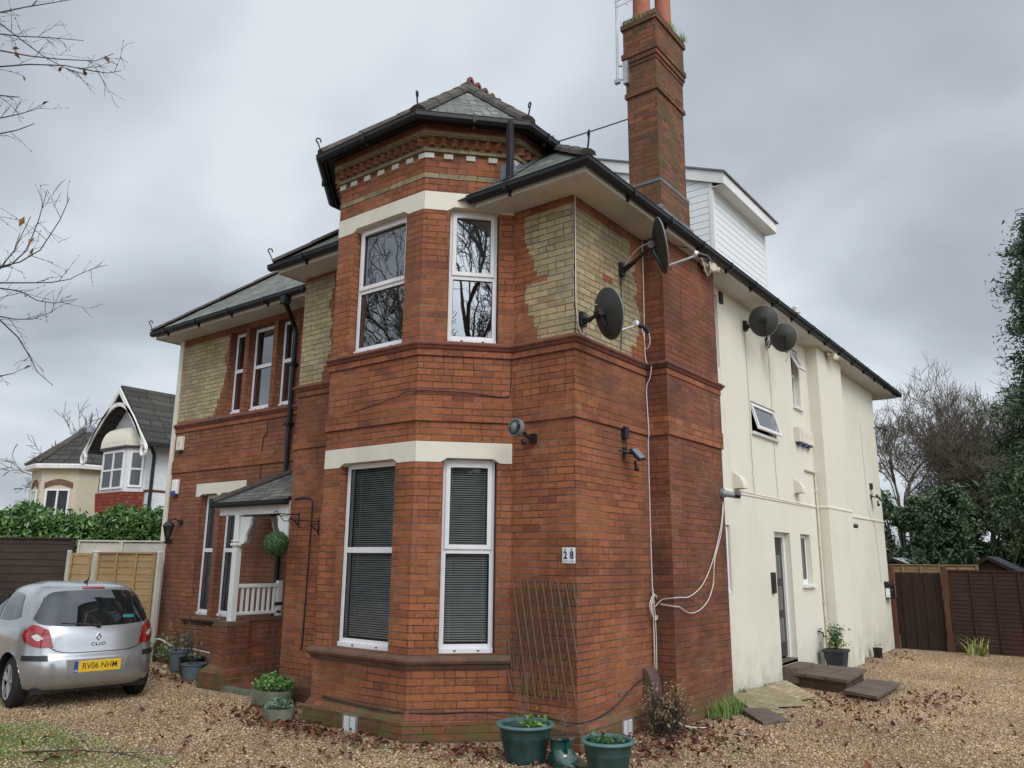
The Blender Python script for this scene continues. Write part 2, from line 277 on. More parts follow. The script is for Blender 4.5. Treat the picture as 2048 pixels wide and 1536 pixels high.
# ---------------- mesh helpers ----------------
COL=S.collection; ORG={}
rng=random.Random(7); nr=np.random.RandomState(11)
def tag(o,label=None,cat=None,group=None,kind=None):
    if label: o['label']=label
    if cat: o['category']=cat
    if group: o['group']=group
    if kind: o['kind']=kind
    return o
def thing(name,label,cat,loc=(0,0,0),rz=0,group=None):
    o=bpy.data.objects.new(name,None); COL.objects.link(o); o.location=loc; o.rotation_euler=(0,0,rz); o.empty_display_size=.2
    ORG[o]=Vector(loc); return tag(o,label,cat,group)
def F(ox,oy,dx,dy):
    l=math.hypot(dx,dy); dx/=l; dy/=l; return (ox,oy,dx,dy,dy,-dx)
def fp(f,s,o,z): return (f[0]+f[2]*s+f[4]*o, f[1]+f[3]*s+f[5]*o, z)
class MB:
    def __init__(s): s.v=[];s.f=[];s.mi=[];s.cur=0;s.rc=[]
    def poly(s,pts):
        b=len(s.v); s.v+= [tuple(p) for p in pts]; s.f.append(tuple(range(b,b+len(pts)))); s.mi.append(s.cur); return s
    def hexa(s,p):  # p: bottom 4 (ccw from above), top 4
        b=len(s.v); s.v+=[tuple(q) for q in p]
        for q in ((3,2,1,0),(4,5,6,7),(0,1,5,4),(1,2,6,5),(2,3,7,6),(3,0,4,7)): s.f.append(tuple(b+i for i in q)); s.mi.append(s.cur)
        return s
    def box(s,x0,x1,y0,y1,z0,z1): return s.hexa([(x0,y0,z0),(x1,y0,z0),(x1,y1,z0),(x0,y1,z0),(x0,y0,z1),(x1,y0,z1),(x1,y1,z1),(x0,y1,z1)])
    def lbox(s,f,s0,s1,o0,o1,z0,z1):
        a=[fp(f,s0,o1,z0),fp(f,s1,o1,z0),fp(f,s1,o0,z0),fp(f,s0,o0,z0)]; return s.hexa(a+[(p[0],p[1],z1) for p in a])
    def lpoly(s,f,pts,o0,o1):  # outline in (s,z), extruded between offsets
        n=len(pts); b=len(s.v); s.v+=[fp(f,a,o1,z) for a,z in pts]+[fp(f,a,o0,z) for a,z in pts]
        s.f.append(tuple(b+i for i in range(n))); s.f.append(tuple(b+n+i for i in reversed(range(n)))); s.mi+=[s.cur]*2
        for i in range(n): j=(i+1)%n; s.f.append((b+j,b+i,b+n+i,b+n+j)); s.mi.append(s.cur)
        return s
    def prism(s,pts,z0,z1):
        n=len(pts); b=len(s.v); s.v+=[(x,y,z0) for x,y in pts]+[(x,y,z1) for x,y in pts]
        s.f.append(tuple(b+i for i in reversed(range(n)))); s.f.append(tuple(b+n+i for i in range(n))); s.mi+=[s.cur]*2
        for i in range(n): j=(i+1)%n; s.f.append((b+i,b+j,b+n+j,b+n+i)); s.mi.append(s.cur)
        return s
    def wall(s,f,s0,s1,z0,z1,ops=(),rev=.12):
        xs=sorted(set([s0,s1]+[a for o in ops for a in o[:2]])); zs=sorted(set([z0,z1]+[a for o in ops for a in o[2:4]]))
        for i in range(len(xs)-1):
            for j in range(len(zs)-1):
                a,b_,c,d=xs[i],xs[i+1],zs[j],zs[j+1]; mx,mz=(a+b_)/2,(c+d)/2
                if any(o[0]<mx<o[1] and o[2]<mz<o[3] for o in ops): continue
                s.poly([fp(f,a,0,c),fp(f,b_,0,c),fp(f,b_,0,d),fp(f,a,0,d)])
        for o in ops:
            a,b_,c,d=o[:4]; r=-(o[4] if len(o)>4 else rev)
            s.poly([fp(f,a,r,c),fp(f,a,r,d),fp(f,a,0,d),fp(f,a,0,c)]); s.poly([fp(f,b_,0,c),fp(f,b_,0,d),fp(f,b_,r,d),fp(f,b_,r,c)])
            s.poly([fp(f,a,0,d),fp(f,a,r,d),fp(f,b_,r,d),fp(f,b_,0,d)]); s.poly([fp(f,a,r,c),fp(f,a,0,c),fp(f,b_,0,c),fp(f,b_,r,c)])
        return s
    def sweep(s,path,prof,closed=False):  # outward = right-hand side normal (dy,-dx); prof list of (offset,z), closed loop if closed
        P=[Vector(p) for p in path]; n=len(P); rings=[]
        for i in range(n):
            ds=[]
            if i>0: ds.append((P[i]-P[i-1]).normalized())
            if i<n-1: ds.append((P[i+1]-P[i]).normalized())
            ns=[Vector((d.y,-d.x)) for d in ds]
            m=ns[0] if len(ns)==1 else (ns[0]+ns[1])/(1+ns[0].dot(ns[1]))
            rings.append([(P[i].x+m.x*o,P[i].y+m.y*o,z) for o,z in prof])
        b=len(s.v); k=len(prof)
        for r in rings: s.v+=r
        for i in range(n-1):
            for j in range(k if closed else k-1):
                j2=(j+1)%k; s.f.append((b+i*k+j,b+i*k+j2,b+(i+1)*k+j2,b+(i+1)*k+j)); s.mi.append(s.cur)
        if closed:
            s.f.append(tuple(b+j for j in range(k))); s.f.append(tuple(b+(n-1)*k+j for j in reversed(range(k)))); s.mi+=[s.cur]*2
        return s
    def tube(s,pts,r,n=8,cap=True):
        P=[Vector(p) for p in pts]; k=len(P); rs=r if isinstance(r,(list,tuple)) else [r]*k; b=len(s.v); up=None
        for i in range(k):
            d=(P[min(i+1,k-1)]-P[max(i-1,0)]); d=d.normalized() if d.length>1e-9 else Vector((0,0,1))
            if up is None: up=Vector((0,0,1)) if abs(d.z)<.9 else Vector((1,0,0))
            a=d.cross(up); a=a.normalized() if a.length>1e-6 else d.orthogonal().normalized(); c=a.cross(d).normalized(); up=c
            for j in range(n):
                t=2*math.pi*j/n; q=P[i]+(a*math.cos(t)+c*math.sin(t))*rs[i]; s.v.append(tuple(q))
        for i in range(k-1):
            for j in range(n): j2=(j+1)%n; s.f.append((b+i*n+j,b+(i+1)*n+j,b+(i+1)*n+j2,b+i*n+j2)); s.mi.append(s.cur)
        if cap: s.f.append(tuple(b+j for j in range(n))); s.f.append(tuple(b+(k-1)*n+j for j in reversed(range(n)))); s.mi+=[s.cur]*2
        return s
    def lathe(s,prof,c=(0,0,0),n=24,sx=1,sy=1,cap0=True,cap1=False):
        b=len(s.v); k=len(prof)
        for r,z in prof:
            for j in range(n): t=2*math.pi*j/n; s.v.append((c[0]+r*math.cos(t)*sx,c[1]+r*math.sin(t)*sy,c[2]+z))
        for i in range(k-1):
            for j in range(n): j2=(j+1)%n; s.f.append((b+i*n+j,b+i*n+j2,b+(i+1)*n+j2,b+(i+1)*n+j)); s.mi.append(s.cur)
        if cap0: s.f.append(tuple(b+j for j in reversed(range(n)))); s.mi.append(s.cur)
        if cap1: s.f.append(tuple(b+(k-1)*n+j for j in range(n))); s.mi.append(s.cur)
        return s
    def ball(s,c,r,n=12,m=8,sq=(1,1,1)):
        return s.lathe([(max(1e-4,r*math.sin(math.pi*i/m)*1),-r*math.cos(math.pi*i/m)*sq[2]) for i in range(m+1)],c,n,sq[0],sq[1],False,False)
    def xf(s,M,start=0):
        s.v[start:]=[tuple(M@Vector(p)) for p in s.v[start:]]; return s
    def build(s,name,m,parent=None,smooth=False,bevel=0,recalc=True,local=False,label=None):
        org=Vector((0,0,0)) if (parent is None or local) else ORG[parent]
        me=bpy.data.meshes.new(name); me.from_pydata([(a-org.x,b-org.y,c-org.z) for a,b,c in s.v],[],s.f)
        for mm in (m if isinstance(m,(list,tuple)) else [m]): me.materials.append(MT[mm] if isinstance(mm,str) else mm)
        if len(me.materials)>1: me.polygons.foreach_set('material_index',s.mi)
        uvl=me.uv_layers.new(name='uv'); 
        for p in me.polygons:
            nx,ny,nz=p.normal
            if abs(nz)>.995: T=(1,0,0); B=(0,1,0)
            else:
                l=math.hypot(nx,ny); T=(-ny/l,nx/l,0)
                if T[0]+.3*T[1]<0: T=(-T[0],-T[1],0)
                B=(-nx*nz/l,-ny*nz/l,l)
            for li in p.loop_indices:
                v=s.v[me.loops[li].vertex_index]; uvl.data[li].uv=(v[0]*T[0]+v[1]*T[1],v[0]*B[0]+v[1]*B[1]+v[2]*B[2])
        if recalc:
            bm=bmesh.new(); bm.from_mesh(me); bmesh.ops.recalc_face_normals(bm,faces=bm.faces); bm.to_mesh(me); bm.free()
        if smooth:
            me.polygons.foreach_set('use_smooth',[True]*len(me.polygons))
            try: me.set_sharp_from_angle(angle=R(38))
            except Exception: pass
        me.update(); o=bpy.data.objects.new(name,me); COL.objects.link(o)
        if parent is not None: o.parent=parent
        ORG[o]=org
        if bevel:
            bv=o.modifiers.new('bevel','BEVEL'); bv.width=bevel; bv.segments=2; bv.limit_method='ANGLE'; bv.angle_limit=R(40)
        if label: o['label']=label
        return o
def arr_mesh(name,V,Fc,m,parent=None,tint=None,nv=4,smooth=False):
    """V (N,3) float, Fc (M,nv) int; optional per-vertex tint"""
    org=ORG[parent] if parent is not None else Vector((0,0,0))
    V=np.asarray(V,dtype=np.float32)-np.array(org,dtype=np.float32); Fc=np.asarray(Fc,dtype=np.int32)
    me=bpy.data.meshes.new(name); me.vertices.add(len(V)); me.vertices.foreach_set('co',V.ravel())
    me.loops.add(Fc.size); me.loops.foreach_set('vertex_index',Fc.ravel()); me.polygons.add(len(Fc))
    me.polygons.foreach_set('loop_start',np.arange(0,Fc.size,nv,dtype=np.int32)); me.polygons.foreach_set('loop_total',np.full(len(Fc),nv,dtype=np.int32))
    if smooth: me.polygons.foreach_set('use_smooth',np.ones(len(Fc),dtype=bool))
    me.materials.append(MT[m]); me.update(calc_edges=True)
    if tint is not None:
        a=me.attributes.new('tint','FLOAT','POINT'); a.data.foreach_set('value',np.asarray(tint,dtype=np.float32))
    o=bpy.data.objects.new(name,me); COL.objects.link(o)
    if parent is not None: o.parent=parent
    ORG[o]=org; return o
def leaves(centers,size,normals=None,rs=None,aspect=.5,curl=.25,jit=.3):
    """leaf quads folded along the midrib: 2 quads each"""
    rs=rs or nr; n=len(centers); c=np.asarray(centers,float)
    a=rs.normal(size=(n,3)); 
    if normals is not None: a=a*.8+normals
    a/=np.linalg.norm(a,axis=1)[:,None]+1e-9
    b=rs.normal(size=(n,3)); b-= (b*a).sum(1)[:,None]*a; b/=np.linalg.norm(b,axis=1)[:,None]+1e-9
    d=np.cross(a,b); sz=(size*(1+jit*rs.normal(size=n)).clip(.4,2))[:,None]
    L=b*sz; Wd=d*sz*aspect; up=a*sz*curl
    pts=np.stack([c-L*.5, c+Wd*.5+up*.5, c+L*.5, c-Wd*.5+up*.5, ],1)
    V=pts.reshape(-1,3); i=np.arange(n)[:,None]*4
    Fc=i+np.array([[0,1,2,3]]); 
    T=np.repeat(rs.rand(n),4); return V,Fc,T
def leaf_obj(name,centers,size,m,parent=None,normals=None,aspect=.5,curl=.2,tw=None):
    V,Fc,T=leaves(centers,size,normals,None,aspect,curl)
    if tw is not None: T=np.clip(T*.6+np.repeat(tw,4)*.5,0,1)
    Fc=np.concatenate([Fc[:,[0,1,2]],Fc[:,[0,2,3]]]); return arr_mesh(name,V,Fc,m,parent,T,3)
class Tubes:
    def __init__(s): s.V=[];s.F=[];s.n=0
    def seg(s,p0,p1,r0,r1,k):
        d=p1-p0; l=np.linalg.norm(d); 
        if l<1e-6: return
        d=d/l; a=np.cross(d,[0,0,1.0] if abs(d[2])<.9 else [1.0,0,0]); a/=np.linalg.norm(a); c=np.cross(d,a)
        t=np.arange(k)*2*np.pi/k; ring=np.cos(t)[:,None]*a+np.sin(t)[:,None]*c
        s.V.append(p0+ring*r0); s.V.append(p1+ring*r1); j=np.arange(k); j2=(j+1)%k
        s.F.append(np.stack([s.n+j,s.n+j2,s.n+k+j2,s.n+k+j],1)); s.n+=2*k
    def build(s,name,m,parent): 
        return arr_mesh(name,np.concatenate(s.V),np.concatenate(s.F),m,parent,None,4,True)
def grow(T,p,d,L,r,lvl,rs,tips,maxl,bend=.18,up=.05,ratio=.72,kids=(2,4),spread=.6,minr=.004,trunkT=None):
    n=max(3,int(4+lvl*0)); pts=[p]; q=p.copy(); dd=d.copy()
    for i in range(n):
        dd=dd+rs.normal(size=3)*bend+np.array([0,0,up]); dd/=np.linalg.norm(dd); q=q+dd*L/n
        r0=r*(1-.45*i/n); r1=r*(1-.45*(i+1)/n); (trunkT if (trunkT is not None and lvl==0) else T).seg(pts[-1],q,max(r0,minr),max(r1,minr),7 if lvl==0 else (5 if lvl<3 else 3)); pts.append(q.copy())
        if lvl>0 and lvl<maxl and i>0 and rs.rand()<.75:
            sd=rs.normal(size=3); sd-=sd.dot(dd)*dd; sd/=np.linalg.norm(sd); nd=dd*.75+sd*spread*1.2; nd/=np.linalg.norm(nd)
            grow(T,q.copy(),nd,L*ratio*.75,max(r1*.5,minr),lvl+1 if lvl+1<maxl else maxl,rs,tips,maxl,bend,up,ratio,kids,spread,minr)
    if lvl<maxl:
        for k in range(rs.randint(kids[0],kids[1]+1)):
            sd=rs.normal(size=3); sd-=sd.dot(dd)*dd; sd/=np.linalg.norm(sd); nd=dd+sd*spread; nd/=np.linalg.norm(nd)
            grow(T,q.copy(),nd,L*ratio*(.8+.4*rs.rand()),max(r*.55*(.75+.4*rs.rand()),minr),lvl+1,rs,tips,maxl,bend,up,ratio,kids,spread,minr)
    else: tips.append(q.copy())
def bare_tree(name,label,loc,h,r,seed,maxl=6,minr=.006,lean=(0,0,1),spread=.6,group=None,kids=(2,3),m='bark',up=.05):
    rs=np.random.RandomState(seed); t=thing(name,label,'tree',loc,0,group); T=Tubes(); TT=Tubes(); tips=[]
    d=np.array(lean,float); d/=np.linalg.norm(d)
    grow(T,np.array(loc,float),d,h*.3,r,0,rs,tips,maxl,up=up,spread=spread,minr=minr,kids=kids,trunkT=TT)
    TT.build('trunk',m,t); T.build('crown',m,t); return t,np.array(tips)
def text_obj(name,txt,size,m,parent,M,extr=.001,bold=0,ax='CENTER',sx=1.0,sp=1.0):
    cu=bpy.data.curves.new(name,'FONT'); cu.body=txt; cu.size=size; cu.extrude=extr; cu.offset=bold; cu.align_x=ax; cu.align_y='CENTER'; cu.space_character=sp
    to=bpy.data.objects.new(name,cu); COL.objects.link(to); bpy.context.view_layer.update()
    me=bpy.data.meshes.new_from_object(to.evaluated_get(bpy.context.evaluated_depsgraph_get())); bpy.data.objects.remove(to)
    me.transform(M@Matrix.Diagonal((sx,1,1,1))); me.materials.clear(); me.materials.append(MT[m]); o=bpy.data.objects.new(name,me); COL.objects.link(o)
    if parent is not None: o.parent=parent; ORG[o]=ORG[parent]
    return o
# ================= HOUSE =================
Wd,pX,DX,DY,QW=4.754,.8455,.743,.79,1.515
y1,CB,y2,wx,yf=1.652,.277,3.279,.052,13.42
y3,C3,y4=8.21,.21,9.85; r0y,Lx=.845,9.496
ZS,ZC,ZB,ZLT,ZLB,ZUT,ZUB=5.905,4.228,3.323,3.096,2.869,6.0955,5.866
house=thing('brick_house','large red brick Victorian house with octagonal bay tower, tall chimney and cream rendered side wing','house',(-4,4,0))
Jp=(-pX,0);Kp=(-pX-DX,-DY);Lp=(-pX-DX-QW,-DY);Mp=(-pX-2*DX-QW,0)
fL=F(-Lx,r0y,1,0); fW=F(-Wd,0,1,0); fM=F(Mp[0],Mp[1],DX,-DY); fB=F(Lp[0],Lp[1],1,0); fJ=F(Kp[0],Kp[1],DX,DY); fR=F(Jp[0],0,1,0)
fS=F(0,0,0,1); fN=F(0,y1,1,0); fC=F(CB,y1,0,1); fD=F(wx,y2,0,1); fE=F(wx,y3,1,0); fG=F(wx+C3,y3,0,1); fH=F(wx,y4,0,1)
cl=math.hypot(DX,DY)
# openings in wall-frame coordinates
GZ0,GZ1=.84,2.925; UZ0,UZ1=4.26,5.925
opB=[(.30,1.218,GZ0,GZ1),(.31,1.235,UZ0,UZ1)]
opJ=[(cl-.772,cl-.166,GZ0,GZ1),(cl-.772,cl-.176,UZ0,UZ1)]
opM=[(.166,.772,GZ0,GZ1),(.176,.772,UZ0,UZ1)]
def lx(x): return x+Lx
opL=[(lx(-8.45),lx(-7.93),.83,2.908,.14),(lx(-7.82),lx(-7.30),.83,2.90,.14),(lx(-7.95),lx(-7.49),4.28,5.80,.14),(lx(-7.38),lx(-6.67),4.28,5.80,.14),(lx(-6.56),lx(-6.10),4.28,5.80,.14),(lx(-5.86),lx(-4.95),.16,2.4,.14)]
b=MB()
b.wall(fW,0,Wd+Mp[0],-.4,6.3); b.wall(fR,0,pX,-.4,6.2)
b.wall(fM,0,cl,-.4,7.0,opM); b.wall(fB,0,QW,-.4,7.0,opB); b.wall(fJ,0,cl,-.4,7.0,opJ)
b.wall(F(-pX,0,0,1),0,1.6,5.8,7.0); b.wall(F(Mp[0],1.6,0,-1),0,1.6,5.8,7.0)
b.wall(fS,0,y1,-.4,6.1)
b.build('wall','red',house,recalc=False)
b=MB(); b.wall(fL,0,Lx-Wd,-.4,6.1,opL); b.wall(F(-Wd,r0y,0,-1),0,r0y,-.4,6.2); b.wall(F(-Lx,8.5,0,-1),0,8.5-r0y,-.4,6.1)
b.build('wall','red_left',house,recalc=False,label='paler brick wall of the set-back left part')
b=MB(); b.wall(fN,0,CB,-.4,6.1); b.wall(fC,0,y2-y1,-.4,6.1); b.wall(F(CB,y2,-1,0),0,CB-wx,-.4,6.1)
b.build('chimney_breast','red_dark',house,recalc=False)
# white rendered wing
opD=[(3.90-.32-y2,3.98-y2,1.37,2.33,.1),(3.60-y2,3.93-y2,4.58,5.78,.1),(5.095-y2,6.23-y2,3.84,4.34,.12),(7.27-y2,7.70-y2,4.60,5.71,.12),(5.815-y2,6.58-y2,.28,2.30,.17),(7.13-y2,7.68-y2,1.44,2.30,.12)]
b=MB(); b.wall(fD,0,y3-y2,-.4,6.1,opD); b.wall(fE,0,C3,-.4,6.1); b.wall(fG,0,y4-y3,-.4,6.1); b.wall(F(wx+C3,y4,-1,0),0,C3,-.4,6.1)
b.wall(fH,0,yf-y4,-.4,6.1); b.wall(F(wx,yf,-1,0),0,9.5,-.4,6.1); b.wall(F(-Lx,yf,0,-1),0,yf-8.5,-.4,6.1)
b.build('rendered_wall','render',house,recalc=False)
b=MB()  # drip lip between upper and lower render
z=2.80
b.sweep([(wx,y2+.001),(wx,y3),(wx+C3,y3),(wx+C3,y4),(wx,y4)],[(0.0,z+.05),(.014,z+.03),(.014,z),(0.0,z)]); b.sweep([(wx,y4+.001),(wx,yf)],[(0.0,z+.0),(.02,z-.02),(.02,z-.05),(0.0,z-.05)])
b.build('render_lip','render',house)
# inner dark lining
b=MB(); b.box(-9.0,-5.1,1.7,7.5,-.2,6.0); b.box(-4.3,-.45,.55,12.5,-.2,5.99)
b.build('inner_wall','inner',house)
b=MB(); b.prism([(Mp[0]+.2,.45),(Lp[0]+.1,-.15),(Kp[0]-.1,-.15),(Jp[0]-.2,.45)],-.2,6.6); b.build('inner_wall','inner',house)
# mouldings
frontpath=[(-Wd,r0y-.06),(-Wd,0),Mp,Lp,Kp,Jp,(0,0),(0,y1),(CB,y1),(CB,y2),(wx+.004,y2)]
leftpath=[(-Lx,r0y),(-Wd,r0y)]
prof=[(-.02,ZC+.035),(.030,ZC+.022),(.066,ZC-.004),(.068,ZC-.020),(.060,ZC-.034),(.046,ZC-.040),(.040,ZC-.060),(.026,ZC-BH),(-.02,ZC-BH)]
b=MB(); b.sweep(frontpath,prof,True); b.sweep(leftpath,prof,True); b.build('string_course','mould',house,label='upper moulded brick cornice')
band=lambda z0,z1,o=.022:[(-.02,z1+.0),(o-.006,z1),(o,z1-.006),(o,z0),(-.02,z0)]
b=MB(); b.sweep(frontpath,band(ZC-2*BH,ZC-BH-.002,.020),True); b.sweep(leftpath,band(ZC-2*BH,ZC-BH-.002,.020),True); b.build('brick_band','red',house)
b=MB(); b.sweep(frontpath,band(ZB,ZB+3*BH),True); b.sweep(leftpath,band(ZB,ZB+3*BH),True); b.build('brick_band','red',house,label='projecting brick band between the storeys')
# projecting breast courses
b=MB(); b.sweep([(0.003,y1),(CB,y1),(CB,y2),(wx+.004,y2)],band(ZB+3*BH+.002,ZC-2*BH-.002,.012),True); b.build('brick_band','red_dark',house,label='darker brick band on the chimney breast')
# bay sill
baypath=[Mp,Lp,Kp,Jp]
def ext(path,a):
    p=[Vector(q) for q in path]; p[0]=p[0]+(p[0]-p[1]).normalized()*a; p[-1]=p[-1]+(p[-1]-p[-2]).normalized()*a; return [tuple(q) for q in p]
sl_prof=[(-.10,.845),(0.0,.832),(.080,.805),(.085,.780),(.070,.752),(.040,.735),(.022,.70),(-.02,.70)]
b=MB(); b.sweep(baypath,sl_prof,True); b.build('bay_sill','sill',house)
b=MB(); b.sweep([(lx(-8.62)-Lx,r0y),(lx(-7.05)-Lx,r0y)],[(-.14,.84),(.09,.80),(.09,.775),(.05,.73),(-.02,.71)],True); b.build('window_sill','sill',house)
# plinth
pl_prof=[(-.05,.27),(.0,.262),(.015,.252),(.08,.185),(.08,-.35),(-.05,-.35)]
b=MB(); b.sweep([(-Wd,r0y),(-Wd,0),Mp,Lp,Kp,Jp,(0,0),(0,y1)],pl_prof,True); b.sweep(leftpath,[(-.05,.24),(.0,.232),(.05,.18),(.05,-.35),(-.05,-.35)],True)
b.build('plinth','red_dark',house,label='splayed brick plinth')
# lintel bands with notched soffits
def lintel(name,segs,z0,z1,notch=.048,par=house,o1=.006):
    b=MB()
    for f,s0,s1,ops in segs:
        pts=[(s0,z1),(s0,z0)]
        for a,c in ops: pts+=[(a-.03,z0),(a+.045,z0+notch),(c-.045,z0+notch),(c+.03,z0)]
        pts+=[(s1,z0),(s1,z1)]; b.lpoly(f,pts,-.11,o1)
    return b.build(name,'cream',par,label='cream painted stone band over windows')
for z0,z1,k in ((ZLB,ZLT,0),(ZUB,ZUT,1)):
    g=.0025
    lintel('lintel',[(fB,-.0,QW+.0,[(opB[k][0],opB[k][1])]),(fJ,g,cl,[(opJ[k][0],opJ[k][1])]),(fM,0,cl-g,[(opM[k][0],opM[k][1])])],z0,z1)
lintel('lintel',[(fL,lx(-8.60),lx(-7.10),[(opL[0][0],opL[0][1]),(opL[1][0],opL[1][1])])],ZLB-.01,ZLT-.01,.04)
# windows
def window(f,s0,s1,z0,z1,rec,tr=None,top=True,blind=None,par=house,fw=.062,open_top=None,drops=True,hoods=True,name='window'):
    b=MB(); o0,o1=-rec-.075,-rec; e=.012
    b.lbox(f,s0+e,s0+fw,o0,o1,z0,z1-.012); b.lbox(f,s1-fw,s1-e,o0,o1,z0,z1-.012); b.lbox(f,s0+fw,s1-fw,o0,o1,z1-fw-.01,z1-.012); b.lbox(f,s0+fw,s1-fw,o0,o1,z0,z0+fw*1.5)
    if z1-z0>.9: b.lbox(f,s0+e,s1-e,o1,o1+.028,z0+.002,z0+.052)
    panes=[]
    if tr:
        b.lbox(f,s0+fw,s1-fw,o0,o1,tr-.035,tr+.03)
        if top:
            i=.018; q=.05
            A,B_,Cz,Dz=s0+fw-i,s1-fw+i,tr+.03-i,z1-fw-.01+i
            b.lbox(f,A,A+q,o1,o1+.018,Cz,Dz); b.lbox(f,B_-q,B_,o1,o1+.018,Cz,Dz); b.lbox(f,A+q,B_-q,o1,o1+.018,Dz-q,Dz); b.lbox(f,A+q,B_-q,o1,o1+.018,Cz,Cz+q)
            if hoods: b.lbox(f,A+q+.05,B_-q-.05,o1+.018,o1+.032,Dz-q+.004,Dz-q+.022)
            panes.append((A+q,B_-q,Cz+q,Dz-q))
        else: panes.append((s0+fw,s1-fw,tr+.03,z1-fw-.01))
        panes.append((s0+fw,s1-fw,z0+fw*1.5,tr-.035))
    else: panes.append((s0+fw,s1-fw,z0+fw*1.5,z1-fw-.01))
    wo=b.build(name,'upvc',par,bevel=.003)
    g=MB()
    for a,c,zz0,zz1 in panes: g.poly([fp(f,a-.004,o1-.022,zz0-.004),fp(f,c+.004,o1-.022,zz0-.004),fp(f,c+.004,o1-.022,zz1+.004),fp(f,a-.004,o1-.022,zz1+.004)])
    g.build('pane','glass_low' if blind=='slat' else 'glass',wo,recalc=False)
    gk=MB()
    for a,c,zz0,zz1 in panes:
        t=.006
        for q in ((a,a+t,zz0,zz1),(c-t,c,zz0,zz1),(a+t,c-t,zz0,zz0+t),(a+t,c-t,zz1-t,zz1)): gk.lbox(f,q[0],q[1],o1-.021,o1-.010,q[2],q[3])
    if drops and z1-z0>.9:
        w_=s1-s0
        for ss in (s0+w_*.3,s0+w_*.72): gk.lbox(f,ss-.014,ss+.014,o1+.028,o1+.034,z0+.022,z0+.034)
    gk.build('gasket','grey' if not drops else 'black',wo)
    if blind=='slat':
        v=MB(); z=z0+.12; k=0
        while z<z1-.08:
            a,c=s0+fw+.01,s1-fw-.01; oc=o1-.085; tl=.0055; 
            v.hexa([fp(f,a,oc+.0095,z-tl),fp(f,c,oc+.0095,z-tl),fp(f,c,oc-.0095,z+tl-.002),fp(f,a,oc-.0095,z+tl-.002),fp(f,a,oc+.0095,z-tl+.0015),fp(f,c,oc+.0095,z-tl+.0015),fp(f,c,oc-.0095,z+tl),fp(f,a,oc-.0095,z+tl)]); z+=.025; k+=1
        for ss in (s0+w_frac(s0,s1,.2),s0+w_frac(s0,s1,.8)): v.lbox(f,ss-.0015,ss+.0015,o1-.07,o1-.068,z0+.1,z1-.08)
        v.build('blind','blind',wo)
    if blind=='lightener':
        v=MB(); v.lbox(f,s0+fw,s1-fw,o1-.072,o1-.068,tr+.02,z1-.05); v.build('added_pane_lightener','lightener',wo)  # added pale sheet lightens the upper pane in place of reflected sky
    if blind=='curtain':
        v=MB(); n=16
        for side in (0,1):
            wv=(s1-s0)*.22; a=s0+fw if side==0 else s1-fw-wv
            for i in range(n):
                p,q=a+wv*i/n,a+wv*(i+1)/n; o_=o1-.13+.02*math.sin(i*1.9); o2=o1-.13+.02*math.sin((i+1)*1.9)
                v.poly([fp(f,p,o_,z0+.05),fp(f,q,o2,z0+.05),fp(f,q,o2,z1),fp(f,p,o_,z1)])
        v.build('curtain','curtain',wo,recalc=False)
    return wo
def w_frac(a,b_,t): return (b_-a)*t
for f,ops in ((fB,opB),(fJ,opJ),(fM,opM)):
    o=ops[0]; window(f,o[0],o[1],o[2],o[3]-.0,.10,1.915,f is fJ,'slat')
    o=ops[1]; window(f,o[0],o[1],o[2],o[3],.10,5.08,True,'lightener' if f is not fM else None)
for i in (0,1): window(fL,opL[i][0],opL[i][1],.84,2.90,.13,1.93,False,'slat')
for i in (2,3,4): window(fL,opL[i][0],opL[i][1],4.29,5.80,.13,5.09,False,'curtain')
# front door in the porch
b=MB(); o=opL[5]; b.lbox(fL,o[0],o[0]+.09,-.14,-.04,o[2],o[3]); b.lbox(fL,o[1]-.09,o[1],-.14,-.04,o[2],o[3]); b.lbox(fL,o[0]+.09,o[1]-.09,-.14,-.04,o[3]-.09,o[3]); d=b.build('door_frame','white',house)
b=MB(); b.lbox(fL,o[0]+.09,o[1]-.09,-.12,-.07,o[2]+.03,o[3]-.09); 
for k in range(2):
    for j in range(2): b.lbox(fL,o[0]+.16+k*.33,o[0]+.42+k*.33,-.07,-.055,o[2]+.2+j*1.0,o[2]+.95+j*1.05)
b.build('door','white',d,bevel=.004)
